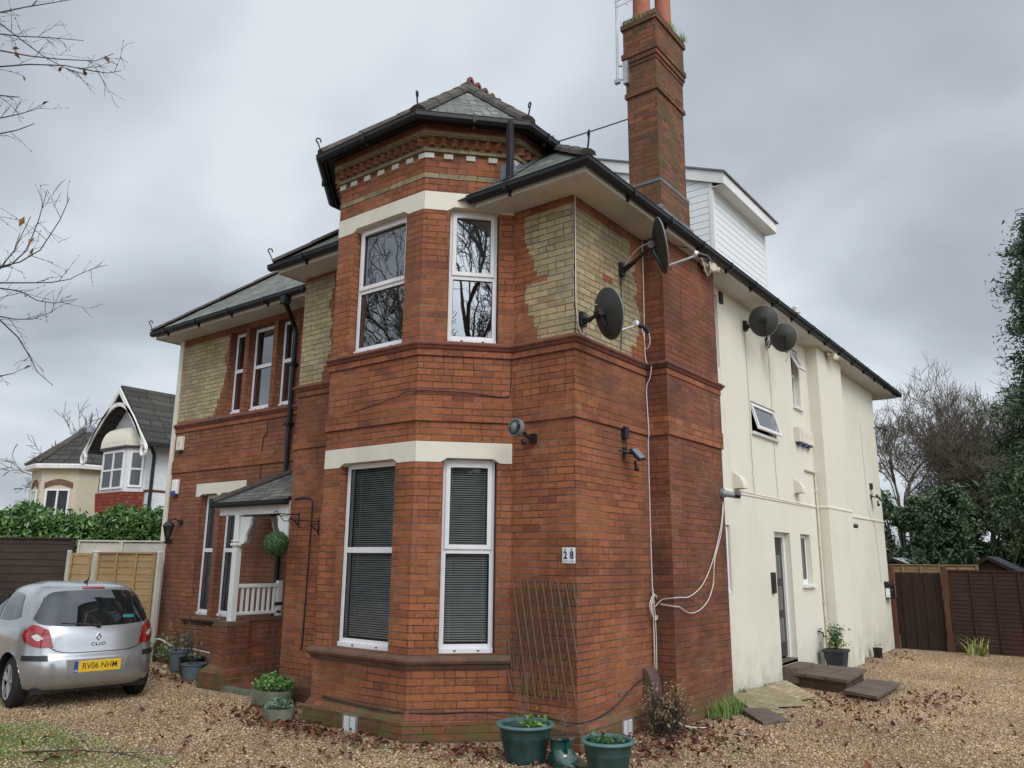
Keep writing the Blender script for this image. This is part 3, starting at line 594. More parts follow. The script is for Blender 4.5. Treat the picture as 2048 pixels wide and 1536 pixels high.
# side windows
window(fD,opD[0][0],opD[0][1],opD[0][2],opD[0][3],.03,None,False,None,drops=False)
window(fD,opD[1][0],opD[1][1],opD[1][2],opD[1][3],.03,5.3,False,None,drops=False)
window(fD,opD[5][0],opD[5][1],opD[5][2],opD[5][3],.08,None,False,None,fw=.055,drops=False)
def tilt_window(f,s0,s1,z0,z1,rec,ang,zt=None):
    w0=MB(); e=.045; o1=-rec
    w0.lbox(f,s0+.01,s0+e,o1-.06,o1,z0,z1-.01); w0.lbox(f,s1-e,s1-.01,o1-.06,o1,z0,z1-.01); w0.lbox(f,s0+e,s1-e,o1-.06,o1,z1-e,z1-.01); w0.lbox(f,s0+e,s1-e,o1-.06,o1,z0,z0+e)
    if zt: w0.lbox(f,s0+e,s1-e,o1-.06,o1,zt-.03,zt+.03)
    fr=w0.build('window','upvc',house); a0=zt+.03 if zt else z0+.02; a1=z1-.035
    ca,sa=math.cos(ang),math.sin(ang)
    def T(s_,h,o): # h measured down from hinge, o outward in sash frame
        return fp(f,s_, o1+.012+h*sa+o*ca, a1-h*ca+o*sa)
    H=a1-a0; q=.05; sb=MB()
    def bx(sa_,sb_,h0,h1,oo0=0,oo1=.035): sb.hexa([T(sa_,h1,oo1),T(sb_,h1,oo1),T(sb_,h1,oo0),T(sa_,h1,oo0),T(sa_,h0,oo1),T(sb_,h0,oo1),T(sb_,h0,oo0),T(sa_,h0,oo0)])
    A,B_=s0+.03,s1-.03; bx(A,A+q,0,H); bx(B_-q,B_,0,H); bx(A+q,B_-q,0,q); bx(A+q,B_-q,H-q,H)
    sh=sb.build('open_sash','upvc',fr); g=MB(); g.poly([T(A+q,H-q,.015),T(B_-q,H-q,.015),T(B_-q,q,.015),T(A+q,q,.015)])
    if zt: g.poly([fp(f,s0+e,o1-.03,z0+e),fp(f,s1-e,o1-.03,z0+e),fp(f,s1-e,o1-.03,zt-.03),fp(f,s0+e,o1-.03,zt-.03)])
    g.build('pane','glass',fr,recalc=False)
    sl_=MB(); sl_.lbox(f,s0-.03,s1+.03,-rec,.05,z0-.045,z0-.002); sl_.build('sill','white',fr)
tilt_window(fD,opD[2][0],opD[2][1],opD[2][2],opD[2][3],.05,R(16))
tilt_window(fD,opD[3][0],opD[3][1],opD[3][2],opD[3][3],.08,R(26),5.22)
b=MB(); b.lbox(fD,opD[5][0]-.05,opD[5][1]+.05,-.08,.06,1.39,1.435); b.build('window_sill','white',house)
# side door
o=opD[4]; b=MB(); fw=.06; b.lbox(fD,o[0],o[0]+fw,-.17,-.10,.30,2.30); b.lbox(fD,o[1]-fw,o[1],-.17,-.10,.30,2.30); b.lbox(fD,o[0]+fw,o[1]-fw,-.17,-.10,2.22,2.30); df=b.build('door_frame','white',house)
b=MB(); b.lbox(fD,o[0]+fw,o[1]-fw,-.17,-.14,.33,2.22); dd=b.build('door','black',df,label='dark side door')
b=MB(); 
for zz in (.55,1.05,1.55): b.lbox(fD,o[0]+.16,o[1]-.16,-.14,-.135,zz,zz+.38)
b.build('door_panel','glass',dd)
b=MB(); b.lbox(fD,o[0]-.0,o[1]+.0,-.17,.0,.24,.295); b.build('door_sill','brown_slab',df)
# yellow brick panels with toothed edges
def ypanel(f,fa,fb,z0,z1,mt='yellow'):
    b=MB(); z=z0; i=0
    while z<z1-.01:
        zz=min(z+BH,z1); b.lbox(f,fa(i),fb(i),-.02,.003,z,zz); z+=BH; i+=1
    b.build('yellow_brick_panel',mt,house)
tooth=[.345,.345,.30,.30,.22,.22,.17,.17,.19,.49,.34,.30,.30,.26,.22,.19,.16,.16,.155,.155,.155]
ypanel(fR,lambda i:tooth[min(i,20)],lambda i:pX+.003,ZC+.035,5.80)
ypanel(fS,lambda i:.001,lambda i:[1.28,1.28,1.42,1.42,1.49,1.49,1.53,1.53,1.50,1.44,1.40,1.46,1.46,1.40,1.36,1.42,1.36,1.3,1.3,1.3,1.3,1.3][min(i,21)],ZC+.035,5.76)
ypanel(fW,lambda i:.001,lambda i:[.50,.50,.54,.60,.60,.66,.66,.66,.62,.62,.66,.66,.62,.62,.56,.56,.62,.62,.66,.66,.66,.66][min(i,21)],ZC+.035,5.84)
ypanel(fL,lambda i:.02,lambda i:lx([-8.24,-8.24,-8.20,-8.2,-8.13,-8.13,-8.08,-8.05,-8.05,-8.02,-8.0,-8.0,-8.04,-8.08,-8.08,-8.04,-8.0,-8.0,-7.98,-8.02,-8.02,-8.02][min(i,21)]),ZC+.06,5.76)
# red repair bricks in the panels
b=MB(); b.lbox(fS,.62,.85,.003,.005,5.06,5.06+BH); b.build('repair_brick','red',house); b=MB(); b.lbox(fR,.30,.49,.003,.0045,ZC+.035+9*BH,ZC+.035+10*BH); b.build('repair_brick','red',house)
# white corner strip on the left end
b=MB(); b.box(-Lx-.10,-Lx+.015,r0y-.03,r0y+.10,.0,5.91); b.build('corner_strip','cream',house)
# ---- tower top ----
tw=[(Mp[0],1.2),Mp,Lp,Kp,Jp,(Jp[0],1.2)]
def tcourse(z0,z1,o,m,name='tower_course',lab=None): b=MB(); b.sweep(tw,[(-.02,z1),(o,z1),(o,z0),(-.02,z0)],True); return b.build(name,m,house,label=lab)
tcourse(6.27,6.335,.005,'yellow_course',lab='grey yellow brick course under the tower eaves'); tcourse(6.60,6.655,.045,'yellow_course',lab='projecting grey yellow ledge')
tcourse(6.775,6.84,.10,'yellow_course',lab='upper projecting grey yellow course'); tcourse(6.84,6.92,.105,'red_dark'); tcourse(6.655,6.775,.03,'red_dark')
segs=[(fB,QW),(fJ,cl),(fM,cl),(F(-pX,0,0,1),1.2)]
b=MB(); b2=MB()
for f,L in segs:
    n=max(3,int(round((L-.1)/.245)))
    for i in range(n+1):
        s_=.0+L*i/n
        if 0<i<n: bb=MB(); bb.lbox(f,s_-.055,s_+.055,-.01,.022,6.525,6.59); bb.build('dentil_block','dentil',house)
    n=int(L/.125)
    for i in range(n):
        s_=L*(i+.5)/n; h=.052; z0_,z1_=6.665,6.765
        p=[fp(f,s_-h,.025,0),fp(f,s_,.098,0),fp(f,s_+h,.025,0)]
        b2.prism([(q[0],q[1]) for q in p],z0_,z1_)
for P_,(fa,sa_),(fb_,sb_) in ((Kp,(fB,QW),(fJ,0)),(Lp,(fM,cl),(fB,0)),(Jp,(fJ,cl),(F(-pX,0,0,1),0))):
    b=MB(); b.prism([fp(fa,sa_-.1,.022,0)[:2],tuple(np.array(P_)+ (np.array([fa[4],fa[5]])+np.array([fb_[4],fb_[5]]))*.012),fp(fb_,sb_+.1,.022,0)[:2],fp(fb_,sb_+.1,-.01,0)[:2],fp(fa,sa_-.1,-.01,0)[:2]],6.525,6.59); b.build('dentil_block','dentil',house)
b2.build('dogtooth_course','red',house)
# ---- gutters, fascia, soffits ----
def gutter(path,oi,oo,z0,z1,name='gutter'):
    b=MB(); m=(oi+oo)/2; b.sweep(path,[(oi,z1),(oi,z0+.03),(oi+.03,z0),(oo-.03,z0),(oo,z0+.03),(oo,z1),(oo+.006,z1),(oo+.006,z1+.008),(oo-.012,z1+.008),(oo-.012,z0+.04),(oi+.012,z0+.04),(oi+.012,z1)],True)
    br=b
    for i in range(len(path)-1):
        a,c=Vector(path[i]),Vector(path[i+1]); L=(c-a).length; f=F(a.x,a.y,(c-a).x,(c-a).y); n=max(1,int(L/.95))
        for k in range(n):
            s_=L*(k+.5)/n; br.lbox(f,s_-.018,s_+.018,oi-.01,oo+.012,z0-.008,z0+.02); br.lbox(f,s_-.018,s_+.018,oo+.004,oo+.014,z0,z1+.012); br.lpoly(f,[(s_-.012,z0-.05),(s_+.012,z0-.05),(s_+.012,z0),(s_-.012,z0)],oi-.005,oi+.03)
    return b.build(name,'gutter',house)
wp=[(-Wd-.10,0),(-pX-.27,0)]; 
sidep=[(-pX-.10,0),(0,0),(0,14.0)]
# main front+side eaves
OV=.41
b=MB(); b.sweep([(-1.10,0),(0,0),(0,14.35)],[(-.3,ZS+.003),(OV,ZS+.003),(OV,ZS-.004),(-.3,ZS-.004)],True); b.sweep([(-Wd-.12,0),(Mp[0]+.40,0)],[(-.3,ZS+.003),(OV,ZS+.003),(OV,ZS-.004),(-.3,ZS-.004)],True); b.sweep([(-Lx-.32,r0y),(-Wd,r0y)],[(-.3,ZS+.003),(OV,ZS+.003),(OV,ZS-.004),(-.3,ZS-.004)],True)
b.box(-6,.40,13.3,14.33,ZS-.003,ZS+.0025)
b.build('soffit','soffit',house)
b=MB(); fpro=[(OV-.02,6.01),(OV+.012,6.01),(OV+.012,ZS-.02),(OV-.02,ZS-.02)]
b.sweep([(-1.10,0),(0,0),(0,14.35)],fpro,True); b.sweep([(-Wd-.12,0),(Mp[0]+.40,0)],fpro,True); b.sweep([(-Lx-.32,r0y),(-Wd,r0y)],fpro,True)
b.box(-Wd-.14,-Wd-.12,-OV,1.2,ZS-.02,6.0); b.box(-Lx-.34,-Lx-.32,r0y-OV,8,ZS-.02,6.0); b.box(-6,.40,14.34,14.36,ZS-.02,6.0)
b.build('fascia','soffit',house)
gutter([(-1.16,0),(0,0),(0,14.42)],OV+.014,OV+.125,5.925,6.0); gutter([(-Wd-.24,0),(Mp[0]+.44,0)],OV+.014,OV+.125,5.925,6.0); gutter([(-Lx-.36,r0y),(-Wd+.02,r0y)],OV+.014,OV+.125,5.925,6.0)
b=MB(); b.box(-6,.535,14.36,14.47,5.92,6.0); b.build('gutter','gutter',house)
tg=[(Mp[0],.5),Mp,Lp,Kp,Jp,(Jp[0],.5)]
b=MB(); b.sweep(tg,[(.08,6.955),(.235,6.955),(.235,6.87),(.215,6.87),(.20,6.92),(.08,6.92)],True); b.build('tower_fascia','gutter',house)
gutter(tg,.237,.335,6.865,6.945)
# ---- roofs ----
TP=.84
def roof(faces,name='roof',m='slate'):
    b=MB()
    for q in faces: b.poly(q)
    return b.build(name,m,house)
E0=OV+.10; ze=6.0
def th(pts,name='roof',m='slate',t=.03):  # thick sheet
    b=MB(); b.poly(pts); 
    return b
rx,ry=E0,-E0; hw=(Wd+.12+E0)/2; rz=ze+hw*TP; rcx=E0-hw
roof([[(-Wd-.14,-E0,ze),(E0,-E0,ze),(rcx,-E0+hw,rz)],
      [(E0,-E0,ze),(E0,14.35,ze),(rcx,14.35-hw,rz),(rcx,-E0+hw,rz)],
      [(E0,14.35,ze),(-6,14.35,ze),(rcx,14.35-hw,rz)],
      [(-Wd-.14,-E0,ze),(rcx,-E0+hw,rz),(rcx,14.35-hw,rz),(-6,14.35,ze),(-Wd-.14,2.0,ze)]])
lw=2.6; ly=r0y-E0; lxx=-Lx-.34
roof([[(lxx,ly,ze),(-4.0,ly,ze),(-4.0,ly+lw,ze+lw*TP),(lxx+lw,ly+lw,ze+lw*TP)],[(lxx,ly,ze),(lxx+lw,ly+lw,ze+lw*TP),(lxx,ly+2*lw,ze)],[(lxx,ly+2*lw,ze),(lxx+lw,ly+lw,ze+lw*TP),(-3.6,ly+lw,ze+lw*TP),(-3.6,ly+2*lw,ze)]])
def hiptile(a,c,name='hip_tile',r=.10,n=None,m='hip'):
    a,c=Vector(a),Vector(c); L=(c-a).length; n=n or max(2,int(L/.62)); r*=.74; b=MB(); d=(c-a)/n; side=d.cross(Vector((0,0,1))).normalized(); up=side.cross(d).normalized()
    for i in range(n):
        p0=a+d*i; p1=a+d*(i+1.0)+d*.06; k=5; st=len(b.v)
        for p,rad,lf in ((p0,r*1.03,.006),(p1,r*.98,.0)):
            for j in range(k+1):
                t=math.pi*(j/k); b.v.append(tuple(p+side*math.cos(t)*rad+up*(math.sin(t)*rad*.75+lf-.03)))
        for j in range(k): b.f.append((st+j,st+j+1,st+k+2+j,st+k+1+j)); b.mi.append(0)
        b.f.append(tuple(st+j for j in range(k+1))); b.mi.append(0)
    return b.build(name,m,house)
hiptile((E0,-E0,ze+.03),(rcx,-E0+hw,rz+.03),r=.13); hiptile((lxx,ly,ze+.03),(lxx+lw,ly+lw,ze+lw*TP+.03),r=.12); hiptile((-Wd-.14,-E0,ze+.03),(rcx,-E0+hw,rz+.03),r=.13)
# tower roof
zt=6.955; o=.29; k45=.414*o
A0=(Mp[0]-o,.9);A1=(Mp[0]-o,-k45);A2=(Lp[0]-k45,-DY-o);A3=(Kp[0]+k45,-DY-o);A4=(Jp[0]+o,-k45);A5=(Jp[0]+o,.9)
ap=(-2.346,.79,8.58); ae=(-2.346,4.6,8.58)
v=lambda p,z=zt:(p[0],p[1],z)
roof([[v(A1),v(A2),ap],[v(A2),v(A3),ap],[v(A3),v(A4),ap],[v(A4),v((A4[0],4.6)),ae,ap],[v((A1[0],4.6)),v(A1),ap,ae]],'tower_roof')
for q in (A1,A2,A3,A4): hiptile(v(q,zt+.03),(ap[0],ap[1],ap[2]+.03),r=.14)
hiptile((ap[0],ap[1]-.05,ap[2]+.03),(ae[0],ae[1],ae[2]+.03),name='ridge_tile',r=.13)
for i in range(12):   # pierced crest tiles
    yy=ap[1]+.0+i*.17; x0=ap[0]
    pts=[]; b=MB()
    for j in range(9): t=math.pi*j/8; pts.append((math.cos(t)*.07,.09+math.sin(t)*.085))
    inn=[]
    for j in range(9): t=math.pi*j/8; inn.append((math.cos(t)*.032,.085+math.sin(t)*.045))
    f=F(x0,yy+.08,0,1)
    outl=[(.07,0)]+pts+[(-.07,0),(-.032,0)]+[(a,c) for a,c in reversed(inn)]+[(.032,0)]
    b.lpoly(f,[(a,8.63+c) for a,c in outl],-.02,.02); b.build('crest_tile','crest',house)
# scroll hip irons
def hipiron(p,d):
    b=MB(); d=Vector((d[0],d[1],0)).normalized(); P=Vector(p); pts=[P-d*.18,P,P+d*.04+Vector((0,0,.09))]
    for j in range(9): t=-1.2+j*.62; pts.append(P+d*(.035+.032*math.cos(t))+Vector((0,0,.13+.032*math.sin(t))))
    b.tube([tuple(q) for q in pts],.010,6); b.build('hip_iron','iron',house)
hipiron((E0+.02,-E0-.02,ze+.09),(1,-1)); hipiron((-Wd-.14,-E0-.02,ze+.08),(-1,-1)); hipiron((lxx,ly,ze+.08),(-1,-1))
for q,d in ((A2,(-1,-2)),(A3,(1,-2)),(A4,(2,-1))): hipiron((q[0],q[1],zt+.08),d)
# lead flashing between roof and tower side
b=MB()
for i in range(7):
    yy=-.28+i*.16; zz=6.02+(yy+E0)*TP
    b.hexa([(-pX+.0,yy,zz-.0),(-pX+.14,yy,zz-.0),(-pX+.14,yy+.17,zz+.134),(-pX,yy+.17,zz+.134),(-pX,yy,zz+.03+.16),(-pX+.03,yy,zz+.03),(-pX+.03,yy+.17,zz+.16),(-pX,yy+.17,zz+.16+.16)])
b.build('lead_flashing','lead',house)
# tower downpipe
b=MB(); b.box(-.725,-.655,-.335,-.265,6.04,6.93); b.build('downpipe','gutter',house,bevel=.008)
# left downpipe
b=MB(); P=[(-5.74,.36,5.93),(-5.74,.36,5.84),(-5.98,.76,5.55),(-5.98,.78,5.45),(-5.98,.78,2.9),(-6.02,.78,2.9),(-6.02,.78,.15)]
b.tube(P,.040,10); b.box(-5.80,-5.68,.30,.42,5.80,5.93)
for z_ in (4.9,3.9,2.0,1.1): b.box(-6.05,-5.92,.72,.86,z_,z_+.05)
b.build('downpipe','gutter',house)
b=MB(); P=[(-.15+w_,0,0) for w_ in ()]
# ---- chimney ----
cx0,cx1,cy0,cy1=-.475,.0,2.225,3.10
b=MB()
def cb(e,z0,z1): b.box(cx0-e,cx1+e,cy0-e,cy1+e,z0,z1)
cb(.025,6.0,7.01); cb(0,7.01,8.43); cb(.028,8.43,8.50); cb(.008,8.50,8.93); cb(.020,8.93,8.99); cb(.038,8.99,9.07); cb(.055,9.07,9.15); cb(.030,9.15,9.56); cb(.058,9.56,9.64); cb(.03,9.64,9.72)
ch=b.build('chimney','chim',house)
b=MB(); b.box(cx0-.035,cx1+.031,cy0-.035,cy1+.03,6.985,7.025); b.hexa([(cx0-.05,cy0-.16,6.33),(cx1+.05,cy0-.16,6.33),(cx1+.05,cy0-.027,6.33),(cx0-.05,cy0-.027,6.33),(cx0-.03,cy0-.05,6.62),(cx1+.04,cy0-.05,6.62),(cx1+.04,cy0-.027,6.62),(cx0-.03,cy0-.027,6.62)])
b.box(cx1+.027,cx1+.06,cy0-.05,cy1+.05,6.30,6.56); b.build('lead_flashing','lead',ch)
for (px,py,h,rr_) in ((-.34,2.50,1.35,.135),(-.16,2.86,1.3,.125)):
    b=MB(); b.lathe([(rr_+.02,0),(rr_+.02,.06),(rr_,.08),(rr_*.93,h-.15),(rr_*1.1,h-.1),(rr_*1.12,h)],(px,py,9.70),18); b.build('chimney_pot','pot',ch,smooth=True)
def tufts(n,cx,cy,z,sx,sy,h,m,par,name,rs=nr,wid=.004,lean=.5):
    V=[];Fc=[];T=[]
    for i in range(n):
        x=cx+rs.uniform(-sx,sx); y_=cy+rs.uniform(-sy,sy); a=rs.uniform(0,6.28); hh=h*rs.uniform(.5,1.2); ln=lean*hh*rs.uniform(.1,1.2); dx_,dy_=math.cos(a),math.sin(a); k=len(V)
        for j in range(4):
            t=j/3; ww=wid*(1-t*.95); px=x+dx_*ln*t*t; py=y_+dy_*ln*t*t; pz=z+hh*(t-.15*t*t*lean); V.append((px-dy_*ww,py+dx_*ww,pz)); V.append((px+dy_*ww,py-dx_*ww,pz))
        for j in range(3): Fc.append((k+2*j,k+2*j+1,k+2*j+3,k+2*j+2))
        T+= [rs.rand()]*8
    return arr_mesh(name,V,Fc,m,par,T,4)
tufts(260,-.25,2.22,9.64,.28,.06,.11,'grass',ch,'moss_tuft'); tufts(90,.04,2.7,9.66,.05,.12,.10,'grass',ch,'moss_tuft'); tufts(90,.05,3.05,9.66,.05,.10,.16,'grass',ch,'moss_tuft')
# ---- dormer ----
b=MB(); dx0,dx1,dy0,dy1=-3.0,-.6,5.56,8.22
zr=lambda x:8.62+(-.35-x)*.41
for yy,rev in ((dy0,0),(dy1,1)): b.poly([(dx0,yy,6),(dx1,yy,6),(dx1,yy,zr(dx1)-.02),(dx0,yy,zr(dx0)-.02)])
b.poly([(dx1,dy0,6),(dx1,dy1,6),(dx1,dy1,zr(dx1)-.02),(dx1,dy0,zr(dx1)-.02)])
dm=b.build('dormer','siding',house,recalc=False)
b=MB(); b.box(dx1-.06,dx1+.012,dy0-.012,dy0+.06,6.3,8.6); b.build('corner_trim','upvc',dm); b=MB(); b.box(dx1-.04,dx1+.012,dy1-.05,dy1+.012,6.3,8.6); b.build('corner_trim','upvc',dm)
X0,X1=-3.2,-.35; Y0,Y1=5.50,8.26
b=MB(); b.hexa([(X0,Y0,zr(X0)-.22),(X1,Y0,zr(X1)-.22),(X1,Y0+.03,zr(X1)-.22),(X0,Y0+.03,zr(X0)-.22),(X0,Y0,zr(X0)),(X1,Y0,zr(X1)),(X1,Y0+.03,zr(X1)),(X0,Y0+.03,zr(X0))])
b.box(X1-.03,X1+.002,Y0+.03,Y1,8.40,8.615); b.hexa([(dx1,Y0+.03,8.40),(X1-.03,Y0+.03,8.40),(X1-.03,Y1,8.40),(dx1,Y1,8.40),(dx1,Y0+.03,8.415),(X1-.03,Y0+.03,8.415),(X1-.03,Y1,8.415),(dx1,Y1,8.415)])
b.build('fascia','white',dm)
b=MB(); b.hexa([(X0,Y0-.03,zr(X0)+.003),(X1+.04,Y0-.03,zr(X1+.04)+.003),(X1+.04,Y1+.03,zr(X1+.04)+.003),(X0,Y1+.03,zr(X0)+.003),(X0,Y0-.03,zr(X0)+.035),(X1+.04,Y0-.03,zr(X1+.04)+.035),(X1+.04,Y1+.03,zr(X1+.04)+.035),(X0,Y1+.03,zr(X0)+.035)])
b.build('roof','felt',dm)
# flue terminal on the far roof
b=MB(); b.lathe([(.06,0),(.06,1.05),(.085,1.06),(.085,1.2),(.05,1.24)],(-.8,10.7,6.35),14,cap1=True); b.build('flue_pipe','lgrey',house,smooth=True)
# ---- porch ----
fP=F(-6.5,-.05,1,0)
po=MB(); px=-5.955
po.box(-6.03,-5.86,.10,r0y-.001,.05,.90)   # low brick wall
po.box(-6.17,-5.80,-.16,.22,.05,.86)
porch=po.build('porch_wall','red_dark',house,label='low brick wall and pier of the porch')
b=MB(); b.prism([(-6.16,-.15),(-5.81,-.15),(-5.81,.21),(-6.16,.21)],.86,.905); b.build('coping','sill',porch); b=MB(); b.hexa([(-6.26,-.25,.22),(-5.72,-.25,.22),(-5.72,.28,.22),(-6.26,.28,.22),(-6.175,-.165,.31),(-5.795,-.165,.31),(-5.795,.225,.31),(-6.175,.225,.31)]); b.box(-6.27,-5.71,-.26,.29,-.2,.22); b.build('pier_plinth','red_dark',porch); b=MB()
b.box(-6.05,-5.84,.225,r0y-.001,.90,.94)
b.build('coping','sill',porch)
b=MB(); b.box(px-.05,px+.05,-.05,.05,.905,2.44); b.box(px-.075,px+.075,-.075,.075,1.98,2.02); b.box(px-.07,px+.07,-.07,.07,2.04,2.06); b.build('post','white',porch,bevel=.008)
b=MB(); b.box(px-.035,px+.035,.06,r0y-.002,1.375,1.43); b.box(px-.03,px+.03,.06,r0y-.002,.985,1.03)
rail=b.build('rail','white',porch,bevel=.006)
for i in range(7):
    yy=.15+i*.093; b=MB(); b.box(px-.016,px+.016,yy-.016,yy+.016,1.03,1.375); b.build('baluster','white',rail)
b=MB(); b.box(px-.03,px+.03,r0y-.09,r0y-.002,.95,1.47); b.build('end_post','white',porch)
def bracket(f,s0,dirn,zt_):
    pts=[(0,0)]; out=[]
    for j in range(10):
        t=j/9; out.append((.04+.20*t**.7+.02*math.sin(t*9), -.40+.36*t**1.6))
    pts=[(0,0),(0,-.42),(.04,-.42)]+out+[(.27,-.03),(.27,0)]
    b=MB(); b.lpoly(f,[(s0+dirn*a,zt_+c) for a,c in pts],-.02,.02); b.build('bracket','white',porch)
fx=F(-6.5,0,1,0); bracket(fx,.61,1,2.40); bracket(fx,1.74,-1,2.40)
fy=F(px,0,0,1); bracket(fy,.06,1,2.40); bracket(fy,.84,-1,2.40)
b=MB(); b.lbox(fx,.05,1.70,-.03,.02,2.43,2.57); b.lbox(fx,1.56,1.745,-.05,.045,2.40,2.60); b.box(-6.44,-6.40,-.0,.84,2.43,2.57); b.box(px-.05,px+.05,.06,.84,2.40,2.44); b.build('fascia','white',porch,bevel=.006)
# porch roof: sloping slates with hip and gutter
b=MB(); ezp=2.62; xt=-5.93; xl=-6.52
b.poly([(xl,-.10,ezp),(-Wd+.002,-.10,ezp),(-Wd+.002,.84,3.12),(xt,.84,3.12)]); b.poly([(xl,-.10,ezp),(xt,.84,3.12),(xl,.84,ezp)]); b.build('porch_roof','slate',porch)
def hip2(a,c,r): 
    a,c=Vector(a),Vector(c); bb=MB(); bb.tube([tuple(a),tuple(c)],r,8); return bb.build('hip_tile','hip',porch)
hip2((xl,-.10,ezp+.02),(xt,.835,3.14),.055)
b=MB(); b.sweep([(xl-.03,0),(-Wd+.05,0)],[(.06,ezp),(.065,ezp-.05),(.09,ezp-.075),(.13,ezp-.075),(.155,ezp-.05),(.16,ezp),(.145,ezp),(.14,ezp-.04),(.08,ezp-.04),(.075,ezp)],True); b.build('gutter','gutter',porch)
b=MB(); b.prism([(-5.80,-.10),(-4.76,-.10),(-4.76,.84),(-5.85,.84)],.0,.075); b.build('porch_floor','terra',porch)
b=MB(); b.prism([(-5.80,-.22),(-4.30,-.22),(-4.30,-.10),(-5.80,-.10)],-.05,.055); b.build('step_edge','stone',porch)
# air bricks / louvre vents in the plinth
def grille(f,s0,z0,w_=.24,h_=.19):
    b=MB(); b.lbox(f,s0,s0+w_,-.01,.006,z0,z0+h_); g=b.build('vent_grille','steel',house); b=MB()
    for k in range(9):
        zz=z0+.015+k*(h_-.03)/9
        for c in (0,1): b.lbox(f,s0+.03+c*(w_/2-.02),s0+.03+c*(w_/2-.02)+w_/2-.045,.006,.012,zz,zz+.011)
    b.build('louvre','wplastic',g)
grille(F(Lp[0],Lp[1]-.08,1,0),.65,-.01); grille(F(.08,0,0,1),.73,-.0)
b=MB()
for k in range(6): b.box(wx,wx+.012,7.60,7.76,.10+k*.035,.125+k*.035)
b.build('vent_grille','steel',house)
# external soil and gas pipes on the render
b=MB(); b.tube([(wx+.03,7.60,3.46),(wx+.03,8.14,3.46),(wx+.03,8.16,3.44),(wx+.03,8.16,2.8),(wx+.03,8.16,-.1)],.022,8)
for z_ in (3.1,2.1,1.1,.5): b.box(wx,wx+.055,8.13,8.19,z_,z_+.03)
b.build('waste_pipe','beige',house,smooth=True)
b=MB(); b.tube([(wx+.06,7.72,.62),(wx+.03,7.86,.66),(wx+.03,7.88,.60),(wx+.03,7.88,-.05)],.016,8); b.build('tap_pipe','lgrey',house)
b=MB(); b.tube([(wx+.0,7.74,.64),(wx+.09,7.72,.62),(wx+.11,7.70,.54)],.014,8); b.tube([(wx+.05,7.68,.68),(wx+.05,7.79,.68)],.010,6); b.build('tap','black',house)
# cables fixed to the walls
def cable(pts,r,m,lab):
    b=MB(); P=[Vector(p) for p in pts]; q=[]
    for i in range(len(P)-1):
        a,c=P[i],P[i+1]; p0=P[i-1] if i else a; p3=P[i+2] if i+2<len(P) else c
        for k in range(6):
            t=k/6; q.append(tuple(.5*((2*a)+(c-p0)*t+(2*p0-5*a+4*c-p3)*t*t+(-p0+3*a-3*c+p3)*t**3)))
    q.append(tuple(P[-1])); b.tube(q,r,5); return b.build('cable',m,house,smooth=True,label=lab)
e=.014
cable([(-.0+e,.012,5.88),(e,.012,5.2),(e,.014,4.62),(e,.03,4.50),(e,.07,4.33),(e+.03,.12,4.26),(e,.16,4.40),(e+.03,.14,4.46)],.006,'cable','white cable down the corner to the lowest dish')
cable([(e,1.625,5.88),(e,1.62,5.0),(e,1.62,4.32),(.10,1.60,4.20),(.07,1.62,4.05),(e,1.625,3.9),(.03,1.625,3.36),(e,1.63,3.2),(e,1.625,2.2),(e,1.63,1.5),(e+.02,1.60,.95),(e+.02,1.62,.45),(.09,1.70,.30),(.22,1.55,.16),(.42,1.5,.06),(.60,1.7,.03)],.0075,'cable','white cable running down beside the chimney breast')
cable([(.04,1.60,1.5),(e+.04,1.615,1.0),(.06,1.60,.5),(.06,1.70,.36),(.12,1.62,.25)],.006,'cable','second white cable hanging below the coil')
cable([(.30,3.18,2.60),(.31,3.06,2.3),(.31,2.83,1.95),(.31,2.62,1.72),(.31,2.35,1.52),(.31,2.0,1.41),(.315,1.72,1.41),(.300,1.625,1.405),(.14,1.625,1.38),(.06,1.60,1.30)],.006,'cable','upper white cable looping across the chimney breast')
cable([(.30,3.19,2.55),(.31,3.05,2.2),(.31,2.80,1.85),(.31,2.74,1.62),(.31,2.70,1.52),(.31,2.55,1.36),(.31,2.30,1.25),(.31,2.0,1.22),(.315,1.72,1.30),(.300,1.625,1.31),(.12,1.62,1.33)],.006,'cable','lower white cable looping across the chimney breast')
coil=[]
for j in range(34):
    t=j*.62; coil.append((.05+.012*math.sin(j),1.60+(.085+.01*math.sin(j*1.7))*math.cos(t),1.30+(.135+.02*math.cos(j*.9))*math.sin(t)))
cable(coil,.006,'cable','coiled bundle of white cable')
cable([(e,-0.0+1.02,5.1),(e,1.05,5.4),(e,1.04,4.9),(e,1.03,4.5),(e,1.0,4.27)],.006,'bcable','black cable below the upper dish')
cable([(-4.66,-e,2.62),(-4.45,-e,2.63),(-4.30,-e,2.60),(-4.27,-e,2.45),(-4.28,-e,1.6),(-4.30,-e,.75),(-4.31,-.03,.64)],.011,'iron','black pipe beside the porch')
for (yv,z1_) in ((4.99,5.45),(6.05,5.4)): cable([(wx+e,yv,z1_),(wx+e,yv+.03,4.2),(wx+e,yv+.01,3.5),(wx+e,yv+.04,2.86)],.007,'cable','cable running down the render from a dish')
cable([(wx+e,4.3,2.85),(wx+e,5.2,2.84),(wx+e,6.5,2.83),(wx+e,8.15,2.82)],.008,'beige','thin cable run above the render lip')
cable([(wx+e,12.0,4.9),(wx+e,12.05,3.0),(wx+e,12.5,2.6),(wx+e,12.65,1.3)],.007,'cable','thin cable on the far end of the render')
cable([(-2.9,-.80,.30),(-2.3,-.815,.275),(-1.7,-.812,.27),(-1.4,-.62,.27),(-1.0,-.20,.27),(-.5,-.02,.27),(.02,-.02,.26),(.03,.6,.30),(.02,1.2,.5),(.02,1.5,.56)],.008,'bcable','black cable draped along the plinth')
